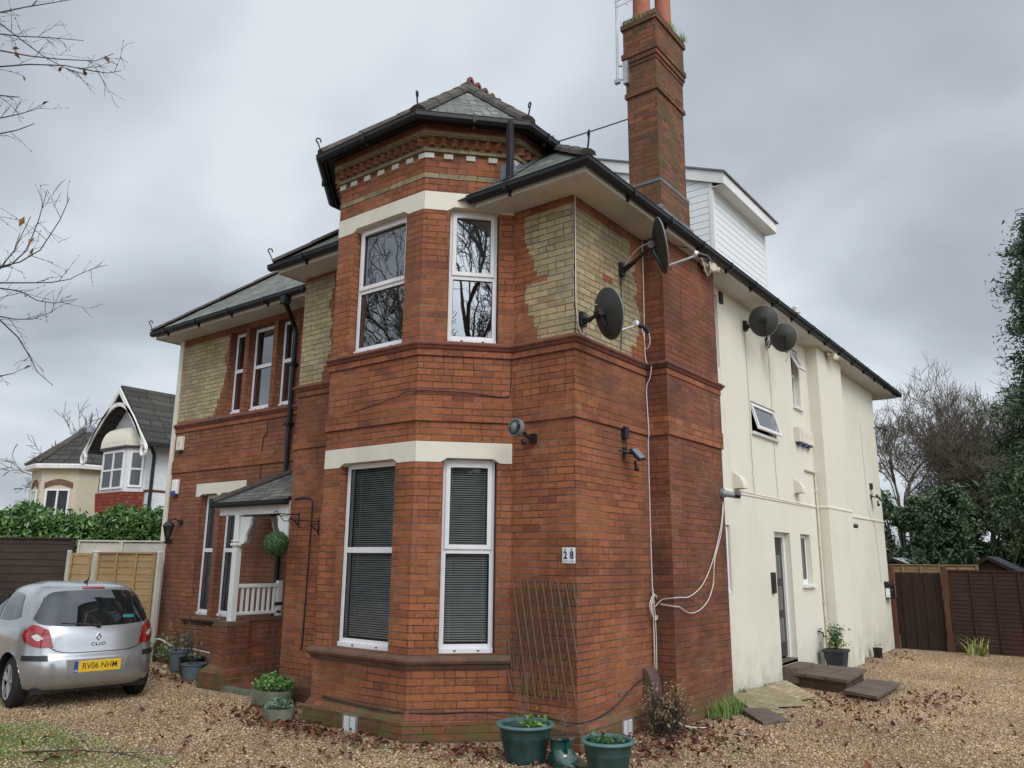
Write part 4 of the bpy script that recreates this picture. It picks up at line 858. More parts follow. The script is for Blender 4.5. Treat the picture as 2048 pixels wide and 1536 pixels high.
cable([(-3.0,-.80,3.48),(-2.4,-.815,3.55),(-1.9,-.815,3.62),(-1.62,-.82,3.66),(-1.2,-.40,3.66),(-.9,-.07,3.63),(-.86,-.02,3.75),(-.86,-.02,4.1)],.006,'bcable','thin black cable crossing the bay')
cable([(-6.65,.83,4.05),(-6.62,.83,3.85),(-6.72,.83,3.72),(-6.72,.83,3.05)],.008,'bcable','short black cable above the porch')
cable([(.42,2.3,5.90),(.2,1.9,5.89),(-.05,1.6,5.885),(-.02,1.3,5.7)],.006,'bcable','black cable under the eaves')
# flue hood near the ground
b=MB(); 
pts=[(0,0),(.13,0),(.13,.10),(.11,.22),(.07,.31),(0,.35)]
f=F(0,1.33,0,1)
bb=[(p[0],p[1]) for p in pts]; n=len(bb); st=0
for sgn,yy in ((0,1.36),(1,1.58)): b.v+=[(x,yy,.30+z) for x,z in bb]
b.f+=[tuple(range(n)),tuple(n+i for i in reversed(range(n)))]; b.mi+=[0,0]
for i in range(n): j=(i+1)%n; b.f.append((j,i,n+i,n+j)); b.mi.append(0)
b.build('flue_hood','terracotta',house,bevel=.01)
# TV aerial on the chimney
b=MB(); b.tube([(-.56,2.1,8.70),(-.54,2.1,10.9)],.02,8); b.tube([(-.56,2.1,8.72),(-.44,2.24,8.76)],.014,6); b.tube([(-.56,2.1,8.95),(-.44,2.24,8.97)],.014,6); b.box(-.60,-.52,2.07,2.13,8.66,8.72); b.box(-.50,-.42,2.15,2.23,8.66,9.02)
ae_=b.build('aerial_mast','steel',house)
b=MB(); b.tube([(-.35,2.05,9.86),(-.48,2.12,10.55)],.010,6)
for k in range(6):
    t=k/5; c=Vector((-.36-.11*t,2.06+.05*t,9.90+.55*t)); b.tube([tuple(c+Vector((-.17,-.03,-.03))),tuple(c+Vector((.14,.03,.035)))],.005,5)
b.build('aerial_element','steel',ae_)
cable([(-.55,.5,6.98),(-.53,1.3,7.5),(-.49,2.24,8.12)],.010,'iron','wire from the tower roof to the chimney')
# ================= fixtures =================
def dish(label,mount,center,nrm,w_=.30,h_=.36,lnb=.40,group='satellite dishes on the side wall'):
    t=thing('satellite_dish',label,'satellite dish',mount,0,group); n=Vector(nrm).normalized(); r=n.cross(Vector((0,0,1))).normalized(); u=r.cross(n).normalized(); c=Vector(center); m=Vector(mount)
    b=MB(); rings=7; k=28; st=0; 
    for side,off in ((0,0),(1,-.008)):
        for i in range(rings+1):
            q=i/rings
            for j in range(k):
                a=2*math.pi*j/k; d=-.075*(1-q*q)+off; b.v.append(tuple(c+r*(w_*q*math.cos(a))+u*(h_*q*math.sin(a)*(1-.08*math.sin(a)))+n*d))
        base=side*(rings+1)*k
        for i in range(rings):
            for j in range(k): j2=(j+1)%k; f=(base+i*k+j,base+i*k+j2,base+(i+1)*k+j2,base+(i+1)*k+j); b.f.append(f if side==0 else f[::-1]); b.mi.append(0)
    for j in range(k): j2=(j+1)%k; o0=rings*k; o1=(2*rings+1)*k; b.f.append((o0+j,o0+j2,o1+j2,o1+j)); b.mi.append(0)
    b.build('reflector','dish',t,smooth=True)
    b=MB(); b.tube([tuple(c+r*(w_*math.cos(a))+u*(h_*math.sin(a)*(1-.08*math.sin(a)))) for a in [2*math.pi*j/32 for j in range(33)]],.009,6,False); b.build('rim','grey',t,smooth=True)
    b=MB(); B=c-n*.10; e=m+Vector((.0,0,0)); mid=Vector(((m.x+B.x)/2,(m.y+B.y)/2,(m.z+B.z)/2-.03))
    b.box(m.x-.0,m.x+.05,m.y-.05,m.y+.05,m.z-.08,m.z+.08); b.tube([tuple(m+Vector((.03,0,0))),tuple(mid),tuple(B)],.022,8)
    b.tube([tuple(m+Vector((.03,0,-.05))),tuple(mid+Vector((0,0,-.02)))],.014,6)
    b.tube([tuple(B-n*.02+r*.05),tuple(B-n*.02-r*.05)],.05,8); b.tube([tuple(B+u*.05),tuple(B-u*.10),tuple(c-u*h_*.85-n*.03)],.026,6); b.build('mount_bracket','black',t,smooth=True)
    bot=c-u*h_*.86-n*.02; L=c+n*lnb-u*(h_*.62); b=MB(); b.tube([tuple(bot),tuple(L)],.014,6); b.build('feed_arm','steel',t)
    dl=(c-L).normalized(); b=MB(); b.tube([tuple(L+dl*.02),tuple(L-dl*.10)],[.028,.024],10); b.tube([tuple(L-dl*.09),tuple(L-dl*.12-u*.05)],.03,8); l=b.build('receiver_head','black',t,smooth=True)
    b=MB(); b.tube([tuple(L+dl*.02),tuple(L+dl*.06)],[.034,.036],12); b.build('receiver_cap','wplastic',l,smooth=True)
    b=MB(); q=[L-dl*.12]; q+=[L-dl*.12-u*(.22*math.sin(math.pi*j/8))-n*(.10*j/8)+r*(.03*math.sin(j)) for j in range(1,9)]; b.tube([tuple(x) for x in q],.005,5); b.build('dish_cable','cable',t,smooth=True); b=MB()
    q=[m+Vector((.04,0,.02))+(B-m)*(j/8)+Vector((0,0,.10*math.sin(math.pi*j/8))) for j in range(9)]; b.tube([tuple(x) for x in q],.006,5); b.build('dish_cable','cable',t,smooth=True)
    return t
dish('large satellite dish fixed lowest, by the corner of the house just above the brick cornice',(.003,.135,4.44),(.42,.03,4.43),(.42,.88,.22),.25,.28,.36)
dish('highest satellite dish, seen almost edge-on under the eaves beside the chimney breast',(.003,1.05,5.31),(.57,1.02,5.50),(.80,.58,.18),.30,.34,.42)
dish('satellite dish highest on the cream rendered wall, first behind the brick breast',(wx,5.0,5.55),(.42,4.88,5.56),(-.25,.95,.2),.225,.245,.34)
dish('satellite dish on the cream rendered wall, lower and farther back than its twin',(wx,6.0,5.49),(.46,5.68,5.47),(-.22,.95,.2),.21,.235,.32)
# round bulkhead floodlight
t=thing('floodlight','round grey caged floodlight on the brick front, above the end of the lower stone band','light',(-.70,0,3.24))
b=MB(); b.ball((-.60,-.235,3.225),.075,16,8); c=Vector((-.60,-.235,3.225)); b.build('lamp_body','grey',t,smooth=True)
dv=Vector((-.15,-.98,.05)).normalized(); b=MB(); b.tube([tuple(c-dv*.02),tuple(c+dv*.04)],[.095,.10],20); b.build('rim','grey',t,smooth=True)
b=MB(); b.tube([tuple(c+dv*.04),tuple(c+dv*.05)],[.086,.078],20); b.build('lens','car_glass',t)
b=MB(); s_=dv.cross(Vector((0,0,1))).normalized()
for k in (-.05,-.017,.017,.05): b.tube([tuple(c+dv*(.045)+s_*k+Vector((0,0,-.075))),tuple(c+dv*.062+s_*k),tuple(c+dv*.045+s_*k+Vector((0,0,.075)))],.004,4)
b.tube([tuple(c+dv*.05+Vector((0,0,0))+s_*.1),tuple(c+dv*.05-s_*.1)],.004,4); b.build('guard','iron',t)
b=MB(); b.tube([tuple(c-dv*.05),(-.56,-.10,3.14),(-.54,0,3.13)],.022,8); b.box(-.58,-.50,-.04,0,3.08,3.18); b.ball((-.58,-.14,3.08),.035,10,6); b.build('mount_bracket','black',t,smooth=True)
def led(label,P,nx,ang=0,plate=True,group=None,oy=0):
    t=thing('floodlight',label,'light',P,0,group); x,y_,z_=P
    b=MB(); b.box(x,x+.06,y_-.045,y_+.045,z_+.16,z_+.30); b.tube([(x+.03,y_,z_+.18),(x+.04,y_+.01,z_+.02)],.008,6); b.build('junction_box','black',t,bevel=.01)
    b=MB(); c=Vector((x+.17,y_+.02,z_-.03)); M=Matrix.Translation(c)@Matrix.Rotation(R(-38),4,'Y')@Matrix.Rotation(R(12),4,'X'); b.box(-.02,.02,-.10,.10,-.085,.085); b.xf(M); b.build('lamp_body','black',t,bevel=.006)
    b=MB(); b.box(.0201,.024,-.085,.085,-.07,.07); b.xf(M); b.build('lens','grey',t)
    b=MB(); b.box(x,x+.02,y_-.03,y_+.03,z_-.06,z_+.06); b.tube([(x,y_-.10,z_+.02),(c.x-.03,c.y-.06,c.z)],.012,6); b.tube([(x,y_,z_),(c.x,c.y,c.z)],.014,6); b.build('mount_bracket','black',t)
    b=MB(); b.tube([(c.x-.03,c.y,c.z-.07),(c.x-.04,c.y+.02,c.z-.13)],.016,8); b.ball((c.x-.03,c.y+.03,c.z-.16),.034,10,6); b.build('motion_sensor','black',t,smooth=True)
led('flat black floodlight with sensor on the red brick side wall',(.003,1.03,3.05),0)
led('flat black floodlight with sensor near the far end of the cream rendered wall',(wx,12.4,3.30),0)
def bullet(label,P,d,col='grey',group=None):
    t=thing('security_camera',label,'camera',P,0,group); P=Vector(P); d=Vector(d).normalized()
    b=MB(); b.tube([tuple(P),tuple(P+Vector((.035,0,0)))],.065,18); b.build('base',col,t,smooth=True)
    b=MB(); q=P+Vector((.05,0,-.01)); b.tube([tuple(P+Vector((.03,0,0))),tuple(q)],.035,12); b.tube([tuple(q-d*.04),tuple(q+d*.14)],.04,14); b.build('camera_body',col if col=='grey' else 'black',t,smooth=True)
    b=MB(); b.tube([tuple(q+d*.12+Vector((0,0,.005))),tuple(q+d*.20+Vector((0,0,.005)))],[.044,.042],14); b.build('hood','black',t,smooth=True)
bullet('grey security camera at the edge of the brick chimney breast',(CB+.003,3.20,2.72),(.70,.55,-.12))
bullet('dark security camera with white base on the far part of the cream wall',(wx,10.05,2.57),(.75,.6,-.1),'lgrey')
def eavelight(label,P,group):
    t=thing('security_light',label,'light',P,0,group); x,y_,z_=P
    b=MB(); b.box(x-.05,x+.05,y_-.07,y_+.07,z_-.12,z_); b.tube([(x,y_-.05,z_-.06),(x-.02,y_-.17,z_-.02)],.035,10); b.build('base','beige',t,bevel=.01)
    for k in (-1,1):
        b=MB(); b.tube([(x+.02,y_+k*.05,z_-.08),(x+.12,y_+k*.10,z_-.10)],[.035,.055],12); b.build('lamp_head','beige',t,smooth=True)
eavelight('pale twin spotlight under the eaves at the corner of the brick breast',(.36,2.92,5.895),'spotlights under the eaves')
eavelight('pale twin spotlight under the eaves above the projecting cream pier',(.34,8.9,5.895),'spotlights under the eaves')
# house number
t=thing('house_number','white ceramic house number tiles reading 28 on the brick beside the trellis','sign',(-.088,0,1.87))
for k in (0,1):
    b=MB(); x0=-.166+k*.079; b.box(x0,x0+.077,-.012,.0,1.79,1.95); tl=b.build('tile','wplastic',t,bevel=.002)
    M=Matrix.Translation((x0+.0385+.088,-.0135,.0))@Matrix.Rotation(R(90),4,'X'); text_obj('numeral','28'[k],.105,'blue_enamel' if 'blue_enamel' in MT else 'black',tl,M,.001,.0045,sx=.85)
    b=MB(); b.ball((x0+.0385,-.014,1.932),.009,8,5); 
    for q in range(4): b.box(x0+.010+q*.015,x0+.019+q*.015,-.0145,-.012,1.803+(q%2)*.006,1.812+(q%2)*.006)
    b.build('ornament','blue_enamel',tl)
# trellis
t=thing('garden_trellis','weathered willow trellis leaning flat on the brick below the house number','trellis',(-.39,0,.44))
n=0
for k in range(9):
    x=-.80+k*.098; b=MB(); a=(x,-.030,1.62-.004*k); c=(x+.215,-.030,.43); 
    xx0=max(-.80,a[0]); 
    if c[0]>.02: tt=(.02-a[0])/(c[0]-a[0]); c=(.02,-.03,a[2]+(c[2]-a[2])*tt)
    mid=((a[0]+c[0])/2+.006*math.sin(k*2.1),-.034,(a[2]+c[2])/2); b.tube([a,mid,c],.0075,6); b.build('cane','cane',t,smooth=True)
for k in range(9):
    x=-.62+k*.085; b=MB(); a=[x,-.016,1.62]; c=[x-.24,-.016,.46]
    if c[0]<-.82: tt=(-.82-a[0])/(c[0]-a[0]); c=[-.82,-.016,a[2]+(c[2]-a[2])*tt]
    b.tube([tuple(a),tuple(c)],.0055,6); b.build('cane','cane',t,smooth=True)
for zz in (0,): 
    for (x0,x1,z0,z1) in ((-.86,-.80,1.0,.72),(-.88,-.79,.72,.47)): b=MB(); b.tube([(x0,-.03,z0),(x1,-.03,z1)],.0075,6); b.build('cane','cane',t)
# alarm boxes
t=thing('alarm_box','upper cream alarm box with a small emblem, at the left end of the brick front','alarm',(-9.34,r0y,3.86)); b=MB()
b.box(-9.33,-9.15,r0y-.07,r0y,3.74,4.00); b.build('casing','cream',t,bevel=.012); b=MB(); b.box(-9.32,-9.16,r0y-.06,r0y-.005,3.715,3.738); b.build('base_strip','black',t)
b=MB(); f=F(-9.33,r0y-.071,1,0); 
for q in ((.06,.12,3.90,3.905),(.06,.12,3.84,3.845),(.06,.066,3.845,3.90),(.114,.12,3.845,3.90),(.085,.095,3.80,3.84)): b.lbox(f,q[0],q[1],0,.002,q[2],q[3])
b.build('emblem','grey',t)
t=thing('alarm_box','lower white alarm box with dark blue foot, below the cream one','alarm',(-9.34,r0y,3.0)); b=MB()
b.box(-9.34,-9.17,r0y-.075,r0y,2.93,3.20); b.build('casing','wplastic',t,bevel=.02); b=MB(); b.box(-9.33,-9.18,r0y-.078,r0y-.01,2.90,2.99); b.build('base_strip','blue_enamel',t,bevel=.005)
# lantern
t=thing('wall_lantern','black coach lantern on the brick at the left end of the front','lantern',(-8.98,r0y,2.42)); x=-9.06; y_=r0y-.20
b=MB(); b.tube([(-8.98,r0y,2.42),(-8.98,r0y-.04,2.42)],.05,12); b.tube([(-8.98,r0y-.03,2.42),(-9.0,r0y-.12,2.47),(x,y_,2.45)],.012,6); b.build('bracket','iron',t,smooth=True)
b=MB(); b.lathe([(.03,0),(.045,.02),(.085,.20),(.09,.21)],(x,y_,2.14),6,cap1=True); b.build('glass_shade','car_glass',t)
b=MB(); b.lathe([(.11,0),(.07,.05),(.02,.09),(.012,.12)],(x,y_,2.35),6,cap1=True); b.lathe([(.015,-.05),(.05,0),(.05,.01)],(x,y_,2.13),6)
for j in range(6):
    a=2*math.pi*j/6; b.tube([(x+.046*math.cos(a),y_+.046*math.sin(a),2.15),(x+.09*math.cos(a),y_+.09*math.sin(a),2.35)],.005,4)
b.build('cage','iron',t)
t=thing('motion_sensor','small black sensor box below the coach lantern','sensor',(-9.40,r0y,2.10)); b=MB(); b.box(-9.36,-9.25,r0y-.05,r0y,2.06,2.12); b.build('casing','black',t,bevel=.008); b=MB(); b.ball((-9.33,r0y-.07,2.07),.035,10,6); b.build('sensor_eye','black',t,smooth=True)
# hanging brackets and topiary
def hook(label,x,z0,L,group):
    t=thing('hanging_bracket',label,'bracket',(x,0,z0),0,group); b=MB(); b.box(x-.010,x+.010,-.012,0,z0-.17,z0+.03); b.build('wall_plate','iron',t)
    b=MB(); b.tube([(x,-.01,z0),(x-.02,-L,z0+.0)],.008,6); P=[]
    for j in range(14): s_=j/13; P.append((x-.012*s_,-.01-L*s_*.92,z0-.15+.14*s_+.045*math.sin(s_*math.pi*2)))
    b.tube(P,.006,6); P=[(x-.02,-L-.03+.03*math.cos(j*.7),z0+.0+.03*math.sin(j*.7)) for j in range(9)]; b.tube(P,.006,6)
    P=[(x-.01,-.07+.035*math.cos(j*.7),z0-.06+.035*math.sin(j*.7)) for j in range(8)]; b.tube(P,.005,6); b.build('scroll_arm','iron',t)
hook('black scroll bracket carrying the topiary ball at the porch corner',-4.55,2.40,.34,'scroll brackets by the porch')
hook('empty black scroll bracket on the brick between the porch corner and the bay',-4.12,2.30,.42,'scroll brackets by the porch')
t=thing('topiary_ball','clipped green ball hanging from the scroll bracket at the porch','topiary',(-4.57,-.33,2.00)); P=nr.normal(size=(2600,3)); P/=np.linalg.norm(P,axis=1)[:,None]
rad=(.165*(1-.10*nr.rand(2600)**1.5))[:,None]; leaf_obj('foliage',P*rad+np.array([-4.57,-.33,2.0]),.022,'box_leaf',t,P,.6)
b=MB(); b.ball((-4.57,-.33,2.0),.145,14,10); b.build('core','holly',t,smooth=True); b=MB(); b.tube([(-4.57,-.33,2.15),(-4.57,-.345,2.39)],.004,4); b.build('chain','iron',t)
t=thing('door_bell','black door bell on the white porch door frame','door bell',(-5.82,r0y-.045,1.82)); b=MB(); b.box(-5.845,-5.80,r0y-.012,r0y+.035,1.75,1.90); b.build('casing','black',t); b=MB(); b.box(-5.832,-5.812,r0y-.016,r0y-.012,1.80,1.82); b.build('button','lgrey',t)
# keypad, meters, vents, letterbox on the render
t=thing('door_entry_panel','dark door entry panel with a column of silver buttons left of the side door','intercom',(wx,5.60,1.5)); b=MB(); b.box(wx,wx+.045,5.54,5.66,1.34,1.66); b.build('casing','iron',t,bevel=.006)
b=MB()
for k in range(6): b.box(wx+.045,wx+.049,5.60,5.645,1.39+k*.045,1.41+k*.045)
b.build('button','chrome',t)
t=thing('meter_box','group of three pale meter cabinets with blue feet under the tall side window','meter box',(wx,7.58,3.9))
for k in range(3):
    b=MB(); y0=7.19+k*.27; b.box(wx,wx+.10,y0,y0+.262,3.93,4.20); cb_=b.build('cabinet','cream',t,bevel=.008)
    b=MB(); 
    for q in ((0,.05,.045,.05),(0,.05,.0,.005),(0,.005,0,.05)): b.box(wx+.1005,wx+.103,y0+.10+q[0],y0+.10+q[1],4.04+q[2],4.04+q[3])
    b.build('emblem','grey',cb_); b=MB(); b.tube([(wx+.05,y0+.13,3.93),(wx+.05,y0+.13,3.89)],.06,12); b.build('foot','blue_enamel',cb_); b=MB(); b.tube([(wx+.04,y0+.10,3.89),(wx+.04,y0+.10,3.84)],.008,6); b.tube([(wx+.04,y0+.15,3.89),(wx+.04,y0+.15,3.85)],.008,6); b.build('pipe_stub','grey',cb_)
def vhood(label,P,group):
    t=thing('vent_hood',label,'vent',P,0,group); b=MB(); x,y_,z_=P; n=7; 
    for yy in (y_-.10,y_+.10):
        b.v.append((x,yy,z_-.10)); b.v+= [(x+.0+.16*math.sin(math.pi/2*j/n),yy,z_-.10+.22*(math.cos(math.pi/2*j/n))) for j in range(n+1)]
    k=n+2; b.f+=[tuple(range(k)),tuple(k+i for i in reversed(range(k)))]; b.mi+=[0,0]
    for i in range(1,k-1): b.f.append((i,i+1,k+i+1,k+i)); b.mi.append(0)
    b.build('cowl','cream',t)
    b=MB(); b.box(x,x+.015,y_-.12,y_+.12,z_-.13,z_+.15); b.build('back_plate','cream',t)
vhood('cream vent cowl on the render nearest the brick breast',(wx,4.28,2.97),'cream vent cowls on the render')
vhood('cream vent cowl on the render, farther back near the beige pipe',(wx,7.05,3.10),'cream vent cowls on the render')
t=thing('letterbox','black wall letterbox with white paper note near the far end of the cream wall','letterbox',(wx,13.10,1.2)); b=MB(); b.prism([(wx,12.93),(wx+.14,12.93),(wx+.14,13.27),(wx,13.27)],1.02,1.32); b.build('casing','black',t,bevel=.01)
b=MB(); b.hexa([(wx,12.91,1.32),(wx+.17,12.91,1.32),(wx+.17,13.29,1.32),(wx,13.29,1.32),(wx,12.91,1.40),(wx+.04,12.91,1.40),(wx+.04,13.29,1.40),(wx,13.29,1.40)]); b.build('lid','black',t)
b=MB(); b.box(wx+.02,wx+.11,12.922,12.928,1.05,1.25); b.build('paper_note','wplastic',t); text_obj('numeral','2',.06,'wplastic',t,Matrix.Translation((.145,-.10,.02))@Matrix.Rotation(R(90),4,'Z')@Matrix.Rotation(R(90),4,'X'))
t=thing('vent_block','small dark vent under the eaves on the render, beside the brick breast','vent',(wx,4.06,5.78)); b=MB(); b.box(wx,wx+.03,4.0,4.11,5.68,5.86); b.build('casing','iron',t)
t=thing('outdoor_sensor','small dark sensor arm at the top far corner of the cream wall','sensor',(wx,13.3,5.0)); b=MB(); b.tube([(wx,13.3,5.02),(wx+.22,13.3,4.98)],.015,6); b.ball((wx+.25,13.3,4.95),.05,8,6); b.build('casing','black',t,smooth=True)
# ================= CAR =================
def make_paint():
    m,t,b=mat('silver_car_paint'); o=objco(t); fl=t.noise(o,900,1,.5); f=t.mapr(fl,.3,.7,.93,1.05)
    d=t.mapr(t.noise(o,3,5,.7),.5,.75,0,.18); z=t.sep(o)[2]; low=t.mapr(z,.65,.2,0,.35,True)
    c=t.mix(1.0,(.46,.47,.485),t.xyz(f,f,f),'MULTIPLY'); c=t.mix(t.math('ADD',d,low,clamp=True),c,(.27,.24,.20))
    t.put(b.inputs['Base Color'],c); b.inputs['Metallic'].default_value=.7; b.inputs['Roughness'].default_value=.24; b.inputs['Coat Weight'].default_value=.7; b.inputs['Coat Roughness'].default_value=.06; return m
MT['paint']=make_paint()
MT['car_glass_dark']=plain('dark_car_glass',(.010,.014,.015),.02,var=.4,spec=.9,coat=.5)
MT['redlens']=plain('red_tail_lens',(.27,.008,.007),.10,var=.25,vscale=18,coat=1)
MT['clearlens']=plain('clear_lens',(.60,.56,.55),.12,var=.35,vscale=50,coat=1)
MT['yplate']=plain('yellow_number_plate',(.74,.47,.02),.35,var=.03); MT['bplate']=plain('blue_plate_band',(.02,.06,.30),.35)
MT['wheel']=plain('alloy_wheel',(.42,.43,.44),.35,metal=.6)
MT['seat']=plain('dark_seat_fabric',(.035,.036,.04),.9); MT['sticker']=plain('teal_sticker',(.03,.20,.20),.4)
CARX,CARY,CARA=-6.47,-1.84,math.atan2(-.14,.99)   # car local +x = rearwards; origin: ground under the rear axle
car=thing('parked_car','silver hatchback parked on the gravel, seen from behind, with a yellow rear number plate','car',(CARX,CARY,0),CARA)
ORG[car]=Vector((0,0,0))
HW=.855; XF=-3.22
zs=[.235,.255,.28,.31,.34,.37,.40,.43,.46,.49,.52,.55,.58,.60,.62,.64,.66,.70,.74,.79,.84,.90,.95,1.00,1.06,1.14,1.22,1.30,1.36,1.40,1.435,1.46,1.475,1.482]
def interp(z,tab):
    for (z0,v0),(z1,v1) in zip(tab,tab[1:]):
        if z<=z1: t=max(0,(z-z0)/(z1-z0)); return v0+(v1-v0)*t
    return tab[-1][1]
def smo(z,tab,h=.035): return (interp(z-h,tab)+interp(z,tab)*2+interp(z+h,tab))/4
xr=lambda z:smo(z,[(.18,.47),(.24,.60),(.30,.655),(.40,.675),(.52,.672),(.60,.66),(.64,.625),(.70,.618),(.88,.585),(.96,.545),(1.10,.465),(1.25,.365),(1.38,.25),(1.42,.20),(1.45,.09),(1.47,-.10),(1.482,-.45)])
xf=lambda z:smo(z,[(.18,XF+.15),(.3,XF),(.6,XF+.03),(.72,XF+.12),(.82,XF+.4),(.92,XF+.85),(1.0,XF+1.05),(1.2,XF+1.45),(1.38,XF+1.85),(1.45,XF+2.1),(1.482,XF+2.45)])
hw=lambda z:smo(z,[(.18,.76),(.26,.83),(.45,.855),(.62,.86),(.80,.85),(.92,.825),(1.0,.79),(1.15,.735),(1.30,.665),(1.38,.61),(1.42,.57),(1.455,.49),(1.475,.38),(1.482,.26)])
nexp=lambda z:interp(z,[(.2,4.6),(.6,4.6),(.95,4.4),(1.3,3.8),(1.46,3.0)])
def cpt(phi,z,off=0.0):
    a=(xr(z)-xf(z))/2; cx=(xr(z)+xf(z))/2; n=nexp(z); c_,s_=math.cos(phi),math.sin(phi)
    x=cx+math.copysign(abs(c_)**(2/n),c_)*a; y=math.copysign(abs(s_)**(2/n),s_)*hw(z); return Vector((x,y,z))
def cn_(phi,z):
    e=.004; a=cpt(phi+e,z)-cpt(phi-e,z); b_=cpt(phi,z+.01)-cpt(phi,z-.01); n=a.cross(b_); return n.normalized() if n.length>1e-9 else Vector((1,0,0))
def S_(phi,z,off=.004): return cpt(phi,z)+cn_(phi,z)*off
def phi_y(y,z): # rear face angle for lateral y
    return math.copysign(math.asin(min(1,(abs(y)/hw(z))**(nexp(z)/2))),y)
def phi_x(x,z,side):
    a=(xr(z)-xf(z))/2; cx=(xr(z)+xf(z))/2; q=(x-cx)/a; c_=math.copysign(min(1,abs(q))**(nexp(z)/2),q); return side*math.acos(max(-1,min(1,c_)))
b=MB(); K=232
WR=.305; 
def phis():
    out=[]
    for k in range(K):
        t=2*math.pi*k/K; out.append(t)
    return out
# use arc-length-ish spacing
PH=[]
for q in range(K):
    u=q/K*4; k=int(u); f_=u-k; g=f_ ; w_=(g**1.0)
    PH.append((k+ (math.sin((g-.5)*math.pi)*.5+.5)*.55+g*.45)*math.pi/2)
for z in zs:
    for p in PH: b.v.append(tuple(cpt(p,z)))
wheels=[(0,1),(0,-1),(-2.58,1),(-2.58,-1)]
def adist(p,w_): return math.hypot(p[0]-w_[0],p[2]-.30)
def in_arch(p):
    return any(abs(p[1])>.6 and p[1]*s_>0 and math.hypot(p[0]-wx_,p[2]-.30)<.335 for wx_,s_ in wheels)
for i in range(len(zs)-1):
    for j in range(K):
        j2=(j+1)%K; f=(i*K+j,i*K+j2,(i+1)*K+j2,(i+1)*K+j); c=sum((Vector(b.v[q]) for q in f),Vector())/4
        if in_arch(c): continue
        b.f.append(f); b.mi.append(0)
b.f.append(tuple((len(zs)-1)*K+j for j in range(K))); b.mi.append(0)
for q,vv in enumerate(b.v):
    for w_ in wheels:
        d=adist(vv,w_)
        if abs(vv[1])>.6 and vv[1]*w_[1]>0 and .27<d<.352 and vv[2]>.24: s_=.352/d; b.v[q]=(w_[0]+(vv[0]-w_[0])*s_,vv[1],.30+(vv[2]-.30)*s_)
body=b.build('body','paint',car,smooth=True,recalc=False)
def ysurf(x,z):
    z=max(.2,z); a=(xr(z)-xf(z))/2; cx=(xr(z)+xf(z))/2; q=min(1,abs((x-cx)/a)); n=nexp(z); return max(.6,hw(z)*(1-q**n)**(1/n)-.004)
b=MB()  # arches liners + underside
b.box(XF+.1,.50,-.66,.66,.19,.24); b.box(-.36,.40,-.60,.60,.24,.60)
for wx_,s_ in wheels:
    P=[(wx_+.352*math.cos(a),.30+.352*math.sin(a)) for a in [math.pi*(-.12+1.24*j/14) for j in range(15)]]
    for j in range(14):
        (a0,c0),(a1,c1)=P[j],P[j+1]; b.poly([(a0,s_*.60,c0),(a1,s_*.60,c1),(a1,s_*ysurf(a1,c1),c1),(a0,s_*ysurf(a0,c0),c0)])
b.build('underside','black',car,recalc=False)
def patch(name,m,cols,rows,fn,off=.004,parent=None,smooth=True):
    b=MB()
    for i in range(rows+1):
        for j in range(cols+1): ph,z=fn(j/cols,i/rows); b.v.append(tuple(S_(ph,z,off)))
    for i in range(rows):
        for j in range(cols): k=i*(cols+1)+j; b.f.append((k,k+1,k+cols+2,k+cols+1)); b.mi.append(0)
    return b.build(name,m,parent or car,smooth=smooth,recalc=False)
def lerp(a,c,t): return a+(c-a)*t
# rear window
def rw(u,v,sh=0):
    s_=u*2-1; zb=.955+.04*abs(s_)**2.0+sh; zt=1.385-.035*abs(s_)**3-sh; z=lerp(zb,zt,v); wv=lerp(.70,.535,v)-sh; y=s_*wv
    if abs(s_)>.8: 
        e=(abs(s_)-.8)/.2; mid=.5+(v-.5)*(1-.3*e**3); z=lerp(zb,zt,mid); y=s_*(lerp(.70,.535,mid)-sh)
    return phi_y(y,z),z
patch('rear_window','car_glass_dark',26,10,lambda u,v:rw(u,v),.003)
# tailgate shut line: dark strip around
def strip(name,m,pts,w_,off=.0035):
    b=MB(); P=[S_(p,z,off) for p,z in pts]
    for i in range(len(P)-1):
        d=(P[i+1]-P[i]).normalized(); n=cn_(*pts[i]); s_=d.cross(n).normalized()*w_/2
        b.poly([tuple(P[i]-s_),tuple(P[i+1]-s_),tuple(P[i+1]+s_),tuple(P[i]+s_)])
    return b.build(name,m,car,recalc=False)
tg_=[]
for j in range(21): s_=j/20*2-1; z=.655+.10*abs(s_)**6; tg_.append((phi_y(s_*.56,z),z))
strip('tailgate_seam','black',tg_,.010)
for sg in (-1,1): strip('tailgate_seam','black',[(phi_y(sg*lerp(.56,.60,min(1,t*1.2)),lerp(.755,.95,t)),lerp(.755,.95,t)) for t in [j/8 for j in range(9)]],.008)
strip('tailgate_seam','black',[(phi_y((j/16*2-1)*.53,1.418),1.418) for j in range(17)],.007)
strip('crease','chrome_soft' if 'chrome_soft' in MT else 'paint',[(phi_y((j/16*2-1)*.60,.875),.875) for j in range(17)],.004,.002)
# brake light bar
patch('brake_light','redlens',8,2,lambda u,v:(phi_y((u*2-1)*.13,lerp(1.405,1.428,v)),lerp(1.398,1.425,v)),.006)
